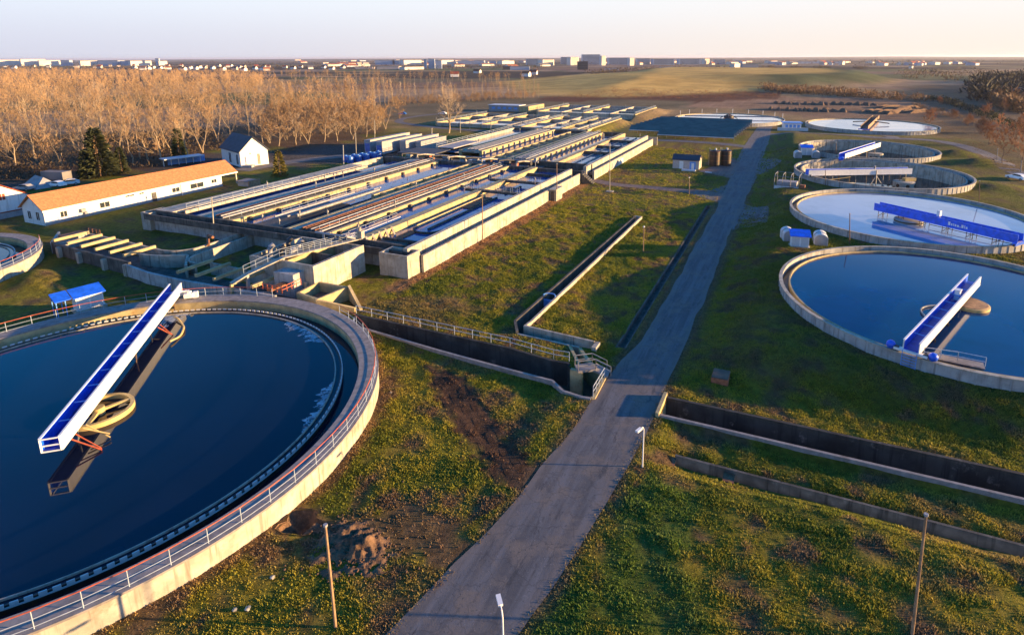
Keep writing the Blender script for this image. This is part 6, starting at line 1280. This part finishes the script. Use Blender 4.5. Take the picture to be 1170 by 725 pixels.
def merged(name, items, mats, label):
    """items: (kind, x, y, z, h, rot) -> one stuff mesh of trunks+twigs"""
    Vs, Fs, Ms = [], [], []; o = 0
    cache = {}
    for k, x, y, z, h, r in items:
        if k not in cache:
            out = []
            for mi, me in enumerate(KINDS[k][:2]):
                V = np.zeros(len(me.vertices)*3, np.float32); me.vertices.foreach_get('co', V); I = np.zeros(len(me.loops), np.int32); me.loops.foreach_get('vertex_index', I); out.append((V.reshape(-1,3), I.reshape(-1,4)))
            cache[k] = out
        s = h/KINDS[k][2]; ca, sa = math.cos(r), math.sin(r); Rm = np.array([[ca,-sa,0],[sa,ca,0],[0,0,1]])*s
        for mi, (V, I) in enumerate(cache[k]):
            Vs.append(V @ Rm.T + [x, y, z]); Fs.append(I + o); Ms.append(np.full(len(I), mi)); o += len(V)
    ob = np_mesh(name, np.concatenate(Vs), np.concatenate(Fs), None)
    for m in mats: ob.data.materials.append(M[m])
    ob.data.polygons.foreach_set('material_index', np.concatenate(Ms).astype(np.int32))
    return tag(ob, label, 'woodland', kind='stuff')
# low-detail kinds for the mass of the wood
for key, args, bark, crown in (('mass1', dict(seed=21, h=17, spread=.38, limbs=9, first=.25, up=.6, sub=3, twigs=5, tw=.08, twig_len=1.4), 'bark', 'twig'), ('mass2', dict(seed=22, h=18, spread=.32, limbs=9, first=.3, up=.7, sub=3, twigs=5, tw=.08, twig_len=1.4), 'bark', 'twig'), ('mass3', dict(seed=23, h=8, spread=.5, limbs=8, first=.08, up=.5, sub=3, twigs=5, tw=.08, stems=2, twig_len=1.6), 'bark', 'twig')):
    TV, TF, CV, CF = tree_arrays(**args); KINDS[key] = (mesh_only('trunk', TV, TF, M[bark]), mesh_only('crown', CV, CF, M[crown]), args['h'])
items = []
for i, p in enumerate(pts[NI:]): items.append((['mass1','mass2'][i % 2], p[0], p[1], 0, RNG.uniform(10, 16), RNG.uniform(0, 6.28)))
for p in in_px(520, [(-60,100),(300,100),(306,93),(250,87.5),(60,85.5),(-60,86)], 0, 5): items.append((['mass1','mass2'][RNG.integers(2)], p[0], p[1], 0, RNG.uniform(9, 12.5), RNG.uniform(0, 6.28)))
for p in in_px(420, WOOD1, 0, 8):
    if tree_free(p): items.append(('mass3', p[0], p[1], 0, RNG.uniform(3, 7), RNG.uniform(0, 6.28)))
merged('woodland', items, ('bark', 'twig'), 'deep mass of bare brown woodland at left running back to the village')
# poplar rows and the belt behind the basins
for i in range(26):
    t = i/25; px = 322 + 128*t + RNG.uniform(-1.5, 1.5); py = 124 - 3*t + RNG.uniform(-1, 1); s = sat(px, py); tree('tall2' if i % 2 else 'tall1', (s[0], s[1], 0), RNG.uniform(15.5, 18.5), 'tall slim bare poplar in the straight row behind the clearing', 'poplars in the straight row', name='poplar_tree', wide=.8)
for i in range(34):
    t = i/33; px = 448 + 166*t + RNG.uniform(-2, 2); py = 117 - 7*t + RNG.uniform(-1.5, 2); s = sat(px, py); tree(['tall1','broad4','tall2'][i % 3], (s[0], s[1], 0), RNG.uniform(10.5, 14), 'bare tree in the thin belt of trees beyond the far settling beds', 'trees in the belt beyond the beds')
s = sat(513, 152.5); tree('lone', (s[0], s[1], hz(s[0], s[1])), 18.5, 'large lone bare tree with forked pale trunk beside the curved lane', rz=1.0)
s = sat(456, 136); tree('small1', (s[0], s[1], 0), 9, 'bare bushy tree at the bend of the curved lane left of the lone tree', wide=1.1)
items = []
for p in in_px(330, [(0,90.5),(300,91),(440,100),(612,98),(612,93),(420,88.5),(200,86),(0,85)], 0, 15): items.append(('mass1', p[0], p[1], 0, RNG.uniform(8, 13), RNG.uniform(0, 6.28)))
for p in in_px(150, [(300,166),(430,152),(440,138),(420,128),(330,128),(300,140)], 0, 16): items.append(('mass3', p[0], p[1], 0, RNG.uniform(5, 9), RNG.uniform(0, 6.28)))
for p in in_px(120, [(440,122),(610,112),(612,108),(450,117)], 0, 17): items.append(('mass3', p[0], p[1], 0, RNG.uniform(2.5, 5), RNG.uniform(0, 6.28)))
merged('woodland', items, ('bark', 'twig'), 'brown scrub and far woodland filling the gaps behind the poplar row')
# conifers
def conifer(label, px, py, h, r, mat, seed, name, topw=.1):
    b = gp(px, py); t = thing(name, label, 'conifer', b); rg = np.random.default_rng(seed); V, Fc = [], []
    m = MB(); m.tube((b[0], b[1], b[2]-.3), (b[0], b[1], b[2]+h*.95), h*.02, 7, .02); obj('trunk', m, M['barkdark'], t)
    n = int(1500*h/8)
    for k in range(n):
        f = rg.random()**1.25; z = h*(.03 + .97*f); rr = r*((1-f)**.75*(1-topw) + topw*.4)*(.55 + .45*math.sin(f*40+rg.random()*2)**2); az = rg.random()*6.283; q = rr*(.35 + .65*rg.random()**.5)
        p = np.array([q*math.cos(az), q*math.sin(az), z]); d = np.array([math.cos(az), math.sin(az), rg.uniform(-.45,.5)]); d /= np.linalg.norm(d); L = h*.075*rg.uniform(.6,1.3); sd_ = np.cross(d, rg.normal(size=3)); sd_ /= np.linalg.norm(sd_); o = len(V)
        V += [p - sd_*L*.25, p + sd_*L*.25, p + d*L + sd_*L*.12, p + d*L - sd_*L*.12]; Fc.append((o, o+1, o+2, o+3))
    me = mesh_only('crown', np.array(V), np.array(Fc), M[mat]); o = bpy.data.objects.new('crown', me); COL.objects.link(o); o.parent = t; o.location = (0,0,0); return t
conifer('small dense golden conifer standing alone by the yard near the basins', 320, 202, 6.6, 2.3, 'thuja', 1, 'conifer', .25)
conifer('tall dark spruce at the wood edge behind the orange roof', 116, 203, 12.5, 4.8, 'pine', 2, 'spruce_tree')
for px, py, h, lab in ((100, 205, 7, 'young dark spruce on the left of the tall spruce'), (140, 199, 7, 'young dark spruce on the right of the tall spruce'), (206, 182, 9, 'dark spruce half hidden in the wood near the gabled house')): conifer(lab, px, py, h, h*.3, 'pine', int(px), 'spruce_tree')
# scrub: bushes as loose clumps of leaf-sized faces
def bush(V, Fc, c, r, h, n, rg):
    for k in range(n):
        az = rg.random()*6.283; f = rg.random(); q = r*math.sqrt(rg.random())*(1 - .45*f); p = np.array([c[0]+q*math.cos(az), c[1]+q*math.sin(az), c[2] + h*f*(1-.35*(q/r))])
        d = np.array([math.cos(az)*.6, math.sin(az)*.6, rg.uniform(.2,1.3)]); d /= np.linalg.norm(d); L = h*.33*rg.uniform(.5,1.3); sd_ = np.cross(d, rg.normal(size=3)); sd_ /= np.linalg.norm(sd_)+1e-9; o = len(V); wd_ = L*.22
        V += [p - sd_*wd_, p + sd_*wd_, p + d*L + sd_*wd_*.3, p + d*L - sd_*wd_*.3]; Fc.append((o, o+1, o+2, o+3))
def scrub(name, poly, n, r, h, per, mat, label, seed, cat='scrub'):
    rg = np.random.default_rng(seed); V, Fc = [], []
    P_ = in_px(n, poly, 0, seed)
    zz = hz_site(*np.array([site(p) for p in P_]).T)
    for p, z in zip(P_, zz): k = rg.uniform(.6, 1.35); bush(V, Fc, (p[0], p[1], z-.1), r*k, h*k, per, rg)
    o = np_mesh(name, np.array(V), np.array(Fc), M[mat]); return tag(o, label, cat, kind='stuff')
scrub('undergrowth', [(-20,212),(40,206),(60,201),(130,198),(185,191),(240,174),(300,168),(240,150),(-20,165)], 520, 1.7, 1.8, 26, 'bush', 'dark undergrowth along the foot of the wood', 31)
scrub('undergrowth', [(440,124),(612,112),(612,107.5),(440,117)], 150, 2.0, 1.6, 18, 'reed', 'russet undergrowth along the belt of trees', 32)
scrub('scrub', [(616,112),(700,104.5),(860,103.5),(896,106),(880,109.5),(800,112.5),(700,112)], 420, 2.2, 1.5, 16, 'redscrub', 'russet brown scrub between the beds and the landfill mound', 33)
scrub('scrub', [(870,99),(930,101),(1000,107),(1060,112),(1060,115),(990,111),(900,105),(866,103)], 230, 3.2, 4.0, 30, 'reed', 'belt of tan bushes along the foot of the landfill mound', 34)
scrub('scrub', [(868,101),(930,103),(990,108),(990,110.5),(900,106)], 120, 3, 2.6, 24, 'bush', 'dark bushes under the tan belt before the mound', 35)
scrub('scrub', [(1060,112),(1098,122),(1140,138),(1170,150),(1170,146),(1140,130),(1100,117),(1064,109)], 150, 2.6, 2.6, 26, 'bushgreen', 'dark green scrub along the drain at the right', 36)
scrub('scrub', [(1046,117),(1090,127),(1130,141),(1118,143),(1080,131),(1040,120)], 130, 1.6, 1.6, 22, 'reed', 'rust coloured bushes beside the dark drain scrub', 37)
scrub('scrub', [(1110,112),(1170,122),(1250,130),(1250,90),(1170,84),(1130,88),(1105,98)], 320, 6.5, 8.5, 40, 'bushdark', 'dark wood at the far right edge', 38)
scrub('scrub', [(1130,118),(1170,128),(1190,128),(1170,112),(1140,108)], 70, 5, 6, 40, 'twigred' if False else 'reed', 'tan bushes in front of the dark wood at the far right', 39)
scrub('weeds', [(1050,150),(1120,180),(1170,205),(1170,190),(1120,150),(1060,132)], 320, .7, .55, 12, 'reed', 'dry weeds on the rough ground at the right', 40)
for px, py, h, kind, lab in ((1146,186,9,'red1','reddish bare tree nearest the ring lane at the right'),(1168,188,10,'red1','reddish bare tree cut by the right picture edge'),(1132,164,7,'red2','bushy red brown tree left of the two at the right edge'),(1160,170,9,'red1','red brown bare tree behind the one by the ring lane'),(1106,142,5,'red2','small rust coloured bush tree by the drain'),(1062,140,6.5,'red2','small bare tree at the right end of the white far tank'),(1120,150,6,'red2','low red brown tree between the drain and the ring lane'),(1142,152,7.5,'red1','slender red brown tree above the ring lane bend'),(1090,134,4.5,'red2','small rusty bush tree along the drain'),(1170,150,8,'red2','tan tree at the right edge behind the road'),(1128,131,6,'red2','tan tree before the dark wood'),(1075,118,5,'red2','tiny bare tree far behind the white far tank'),(1148,128,8,'red1','tan bare tree at the edge of the far right wood')):
    b = gp(px, py); tree(kind, b, h, lab)
# ---------------------------------------------------------------- village, town and works on the horizon
def flat_block(label, px0, px1, pyb, pyt, dist, mats, wins=True, cat='building', name='town_building', depth=None, group=None, roof='greyroof'):
    """a block standing at its own distance: width and height from the angles it fills"""
    ya = ray((px0+px1)/2, pyb); dist = min(2700, at((px0+px1)/2, pyb).y); a = Vector(ray(px0, pyb)); b = Vector(ray(px1, pyb)); a *= dist/a.y; b *= dist/b.y; tp = Vector(ray((px0+px1)/2, pyt)); zt = H + tp.z*dist/tp.y
    mw_ = 'townwall' if mats == 'wwall' else 'paleblue' if mats == 'container' else mats
    z0 = -1.0; t = thing(name, label, cat, (a.x*.5+b.x*.5, dist, 0), group, world=True); dp = depth or (b.x-a.x)*.5
    def wb_(nm, mat, x0, x1, y0, y1, c, d): m = MB(); m.box(x0, x1, y0, y1, c, d); return obj(nm, m, M[mat], t, world=True)
    # world=True meshes: relative to the thing origin
    wb_('wall', mw_, a.x, b.x, dist, dist+dp, z0, zt); wb_('roof', roof, a.x-.4, b.x+.4, dist-.4, dist+dp+.4, zt+.01, zt+.6)
    if wins:
        n = max(2, min(9, int((b.x-a.x)/6))); fl = max(1, min(8, int(zt/3.6)))
        for k in range(fl):
            zz = zt*(k+.35)/fl; wb_('window_row', 'glass', a.x+(b.x-a.x)*.06, b.x-(b.x-a.x)*.06, dist-.12, dist-.02, zz, zz + min(1.6, zt/fl*.4))
    if mats == 'wwall':      # long fronts turned towards the evening sun
        t.rotation_euler.z = R(48); t.scale.x = 1.2
    return t
_obj = obj
def obj(name, mb, mat, parent=None, base=None, smooth=False, world=False): return _obj(name, mb, mat, parent, base, smooth, world)
tw = [(640,649,73,65,1500,'paleblue','blue grey tower block left of the cream towers'),(650,662,74,65,1550,'wwall','cream tower block next to the blue grey one'),(664,685,73,62,1700,'paleblue','tallest blue fronted block on the skyline'),(686,692,74,63.5,1600,'wwall','narrow sunlit tower right of the tallest block'),(694,718,73,65.5,1700,'paleblue','long blue grey slab block'),(718,725,74,65.5,1650,'wwall','cream end block of the blue slab'),(727,742,73,66.5,1800,'container','pale block right of the cream end block'),(745,770,73,66.8,1900,'paleblue','low wide bluish block'),(775,800,72.5,66.5,2000,'container','pale low blocks at the middle of the skyline'),(803,812,72,66.2,2000,'wwall','small bright block in the middle of the skyline'),(815,828,72,67,2100,'container','faint pale block right of the small bright one'),(600,615,74,67.5,1900,'container','pale block left of the towers'),(618,634,74.5,68,1700,'wwall','cream low block left of the towers'),(659,671,79.5,70,1100,'slate','dark cube shaped building in front of the towers')]
for x0, x1, pb, pt, d, mt, lab in tw: flat_block(lab, x0, x1, pb, pt, d, mt)
ws = [(428,450,72.5,69.5,1700,'container','white long warehouse hall at the left of the works'),(448,462,72.8,69.6,1650,'paleblue','blue fronted warehouse between two pale halls'),(461,481,72.8,69.2,1600,'wwall','bright cream warehouse before the works'),(462,484,80,77,1150,'wwall','nearer white hall in front of the works'),(484,487,79,68.5,1400,'container','slim white silo of the works'),(489,496,79,67.8,1400,'container','tall white silo of the works'),(497,504,79,69.5,1420,'container','squat white silo building of the works'),(500,518,72.5,69,1700,'wwall','long pale hall right of the silos'),(522,552,73,69.6,1800,'paleblue','bluish hall along the horizon'),(558,566,72.5,69.8,1800,'container','white small hall on the horizon'),(572,588,73,69.6,1750,'wwall','sunlit hall right of the bluish one'),(600,622,73.5,69.5,1800,'container','pale hall before the first tower'),(582,604,80,76,1200,'paleblue','light blue hall behind the tree belt'),(574,583,79.5,75.8,1250,'slate','dark roofed shed behind the tree belt'),(405,425,79.6,77.3,1300,'pinkwall','pinkish hall behind the poplars'),(430,455,80,76.5,1250,'pinkwall','long pinkish hall behind the poplars'),(836,848,77,71.5,1350,'wwall','sunlit white end of the grey hall beside the mound'),(848,866,78,72,1300,'plinth','big grey hall beside the mound'),(690,706,80,77.5,1250,'paleblue','low light blue hall behind the field'),(755,768,78,75.4,1350,'pinkwall','low brick hall behind the field trees'),(960,968,72,68.3,1900,'wwall','small bright building far right on the horizon'),(890,958,71,69,2300,'paleblue','very long pale blue hall on the horizon'),(30,48,73,70,1700,'wwall','white hall on the far left horizon'),(5,20,73.5,71,1600,'wwall','pale hall at the far left edge'),(50,66,74,71.2,1500,'wwall','second white hall far left'),(96,110,74.5,71.5,1500,'wwall','bright hall above the wood'),(112,135,74.3,71.3,1550,'container','long white hall above the wood'),(138,152,74,71.8,1500,'paleblue','bluish hall above the wood'),(153,170,73.8,71.4,1550,'wwall','cream hall above the wood'),(178,182,74,68.6,1600,'container','white water tower on the left horizon'),(183,190,74.3,71.5,1600,'wwall','cream small hall beside the water tower'),(70,80,74.4,71,1450,'container','white shed above the wood'),(1126,1146,98,93.5,430,'container','blue white building by the dark wood at the right'),(1040,1046,76,73.6,1500,'wwall','tiny white farm far right'),(1160,1175,107,99,420,'paleblue','light blue building at the right edge in the dark wood')]
for x0, x1, pb, pt, d, mt, lab in ws: flat_block(lab, x0, x1, pb, pt, d, mt, wins=False)
# village houses
rg = random.Random(9); NH = 0
for k in range(58):
    px = rg.uniform(150, 312) if k < 46 else rg.uniform(0, 150); py = rg.uniform(77.5, 82.5) if k < 46 else rg.uniform(78, 81); b = at(px, py); a = rg.uniform(-.6, .6); L_, W_ = rg.uniform(10, 15), rg.uniform(8, 10)
    t = thing('village_house', 'small gabled house in the village beyond the wood', 'house', (b.x, b.y, 0), 'houses of the village beyond the wood', world=True); dx = (math.cos(a), math.sin(a)); dy = (-math.sin(a), math.cos(a)); ze = rg.uniform(4, 6)
    wm, rm, P = solid_gable((b.x, b.y), dx, dy, L_, W_, -.5, ze, ze + rg.uniform(3, 4.2), .5, .3); obj('wall', wm, M[rg.choice(['wwall', 'wwall', 'pinkwall'])], t, world=True); obj('roof', rm, M[rg.choice(['redroof', 'greyroof', 'brick', 'slate', 'greyroof'])], t, world=True)
for k, (px, py) in enumerate(((322,79),(331,80),(340,78.5),(352,80),(366,79),(375,80.5),(388,79),(514,88),(540,84),(595,87),(604,85))):
    b = at(px, py); a = rg.uniform(-.6, .6); t = thing('village_house', 'scattered red or grey roofed house among the trees behind the poplars', 'house', (b.x, b.y, 0), 'scattered houses behind the poplars', world=True); dx = (math.cos(a), math.sin(a)); dy = (-math.sin(a), math.cos(a))
    wm, rm, P = solid_gable((b.x, b.y), dx, dy, 13, 9, -.5, 4.5, 8, .5, .3); obj('wall', wm, M['wwall'], t, world=True); obj('roof', rm, M[rg.choice(['redroof', 'greyroof', 'brick'])], t, world=True)
for k in range(90):
    px = rg.uniform(330, 1130); py = rg.choice([rg.uniform(69.5, 73), rg.uniform(72, 78)]); py = py if px < 640 or py < 73.5 else rg.uniform(69.5, 73); b = at(px, py)
    L_ = rg.uniform(12, 30)*(1 + b.y/3000); t = thing('town_house', 'small pale building scattered over the plain before the horizon', 'building', (b.x, b.y, 0), 'small buildings on the far plain', world=True); a = R(rg.uniform(30, 60))
    wm, rm, P = solid_gable((b.x, b.y), (math.cos(a), math.sin(a)), (-math.sin(a), math.cos(a)), L_, L_*.6, -4, rg.uniform(4, 8), rg.uniform(9, 11), .5, .3); obj('wall', wm, M[rg.choice(['townwall', 'townwall', 'pinkwall', 'paleblue'])], t, world=True); obj('roof', rm, M[rg.choice(['greyroof', 'brick', 'redroof'])], t, world=True)
# far tree lines
def treeline(n, poly, r, h, per, mat, label, seed): return scrub('treeline', poly, n, r, h, per, mat, label, seed, 'trees')
treeline(480, [(0,82),(150,81),(330,80.5),(460,80.5),(620,80),(620,76.5),(460,77),(150,78),(0,79)], 11, 8, 14, 'bush', 'brown tree lines around the village and works', 51)
treeline(620, [(0,77),(620,74.5),(1170,73),(1170,67.5),(620,69.5),(0,74.5)], 26, 12, 12, 'bush', 'far brown tree lines before the horizon', 52)
treeline(170, [(660,86),(745,83),(840,79.5),(840,78),(745,80),(680,81.5)], 9, 7, 16, 'bush', 'brown hedges along the back of the landfill field', 53)
treeline(150, [(1020,88),(1100,94),(1170,92),(1170,80),(1100,79),(1030,80)], 10, 7, 14, 'bush', 'brown tree lines right of the landfill mound', 54)
for px0, px1, py, hh in ((871,884,75.5,6),(902,916,75.2,5),(930,948,75,5.5),(976,990,75.2,6)): treeline(16, [(px0,py+1.6),(px1,py+1.6),(px1,py+.6),(px0,py+.6)], 6, hh, 40, 'bush', 'dark clump of bushes on the crest of the mound', int(px0))
gl = [at(1012, 96.5), at(1030, 93)]
# ---------------------------------------------------------------- grass tufts on the near ground
def grass():
    rg = np.random.default_rng(77)
    N = 640000; P = np.concatenate([np.c_[rg.uniform(-60, 48, N), rg.uniform(14, 112, N)], np.c_[rg.uniform(-50, 0, 90000), rg.uniform(108, 200, 90000)]]); N = len(P)
    u, v = P[:,0], P[:,1]; x = u*SU[0]+v*SV[0]; y = u*SU[1]+v*SV[1]; d = np.hypot(x, y)
    ok = (y > 20) & (x > -.72*y-8) & (x < .95*y+6) & (d < 200)
    ok &= np.hypot(u-TA[0], v-TA[1]) > RA+.15
    for c, r in TT: ok &= np.hypot(u-c[0], v-c[1]) > r+.2
    rm = np.full(u.shape, 1e9)
    for k, (pts, hw) in ROADS.items(): rm = np.minimum(rm, dpoly(u, v, pts) - hw)
    ok &= rm > .05
    for h in (CHL, CHM, KER, CHR, DIR_, PIT_): ok &= ~(inpoly(u, v, h) | (dpoly(u, v, h, True) < .42))
    ok &= ~((u < -47.6) & (v > 48.5)); ok &= ~((u > -32.5) & (u < -15) & (v > 156) & (v < 175))
    cl = fbm(x/1.1, y/1.1, 101, 3); bare = np.maximum(inpoly(x, y, TRACK), inpoly(x, y, TRACK2)) & (fbm(x/1.6, y/1.6, 103, 3) > .25)
    ok &= (rg.random(N) < np.clip((cl-.12)*2.6, .15, 1)*np.where(bare, .07, 1)*np.clip(1.5 - d/110, .25, 1)) & (np.hypot((u-HEAP[0])/1.3, v-HEAP[1]) > 1.7)
    P = P[ok]; u, v = P[:,0], P[:,1]; x, y, d, cl = x[ok], y[ok], d[ok], cl[ok]; n = len(P)
    z = hz_site(u, v); col = gcol(u, v)*1.85; hgt_ = (.045 + .11*np.clip(cl-.3, 0, .5))*(1 + .35*np.sin(v*2.6 + 1.5*cl)*(u > -9)*(v < 44))*rg.uniform(.6, 1.5, n)*(1 + .006*d)
    V = []; F4 = []; C = []
    B = 3
    for b in range(B):
        az = rg.uniform(0, 6.283, n); sp = rg.uniform(.03, .15, n); wdt = rg.uniform(.014, .032, n)*(1 + .012*d)
        ox, oy = np.cos(az)*sp, np.sin(az)*sp; lx, ly = np.cos(az)*hgt_*rg.uniform(.2, .9, n), np.sin(az)*hgt_*rg.uniform(.2, .9, n); px_, py_ = -np.sin(az)*wdt, np.cos(az)*wdt
        base = np.stack([x+ox, y+oy, z-.02], 1); sd_ = np.stack([px_, py_, 0*px_], 1); tip = base + np.stack([lx, ly, hgt_], 1)
        q = np.stack([base-sd_, base+sd_, tip+sd_*.35, tip-sd_*.35], 1).reshape(-1, 3); V.append(q); o = 4*n*b
        F4.append((np.arange(n)*4)[:, None] + [0,1,2,3] + o); k = rg.uniform(.85, 1.18, n)[:, None]; cc = np.clip(col*k, 0, .5); C.append(np.repeat(cc, 4, 0))
    o = np_mesh('grass', np.concatenate(V), np.concatenate(F4), M['blade'], np.concatenate(C)); tag(o, 'short winter grass over the lawns beside the road', 'grass', kind='stuff'); return n
print('tufts', grass())
# ---------------------------------------------------------------- clods on the spoil heap
rg = np.random.default_rng(5); V, Fc = [], []
for k in range(700):
    a = rg.random()*6.283; q = abs(rg.normal())*1.9; u, v = HEAP[0] + q*1.25*math.cos(a), HEAP[1] + q*math.sin(a)
    if k > 420: t = rg.uniform(.45, 1.0); u, v = HOLE[0]*(1-t)+HEAP[0]*t + rg.normal()*.8, HOLE[1]*(1-t)+HEAP[1]*t + rg.normal()*.8
    p = np.array(list(w(u, v, hz(u, v)+.02))); r = rg.uniform(.02, .075); o = len(V)
    for s in range(8): V.append(p + np.array([(1 if s & 1 else -1), (1 if s & 2 else -1), (1 if s & 4 else -1)])*r*rg.uniform(.5, 1.1, 3))
    Fc += [(o,o+2,o+3,o+1),(o+4,o+5,o+7,o+6),(o,o+1,o+5,o+4),(o+1,o+3,o+7,o+5),(o+3,o+2,o+6,o+7),(o+2,o,o+4,o+6)]
tag(np_mesh('soil_clods', np.array(V), np.array(Fc), M['soil']), 'loose clods of dug earth around the hole by the near tank', 'soil', kind='stuff')
# ---------------------------------------------------------------- air
hm = bpy.data.materials.new('haze'); hm.use_nodes = True; nt = hm.node_tree; nt.nodes.clear()
out = nt.nodes.new('ShaderNodeOutputMaterial'); pv_ = nt.nodes.new('ShaderNodeVolumePrincipled'); pv_.inputs['Density'].default_value = HAZE; pv_.inputs['Color'].default_value = (.80,.82,.95,1); pv_.inputs['Anisotropy'].default_value = .3
nt.links.new(pv_.outputs[0], out.inputs['Volume'])
if HAZE > 0:
    m = MB(); m.box(-60000, 60000, -8000, 60000, -420, 48); hb = _obj('haze', m, hm, base=(0,0,0), world=True); tag(hb, kind='stuff')
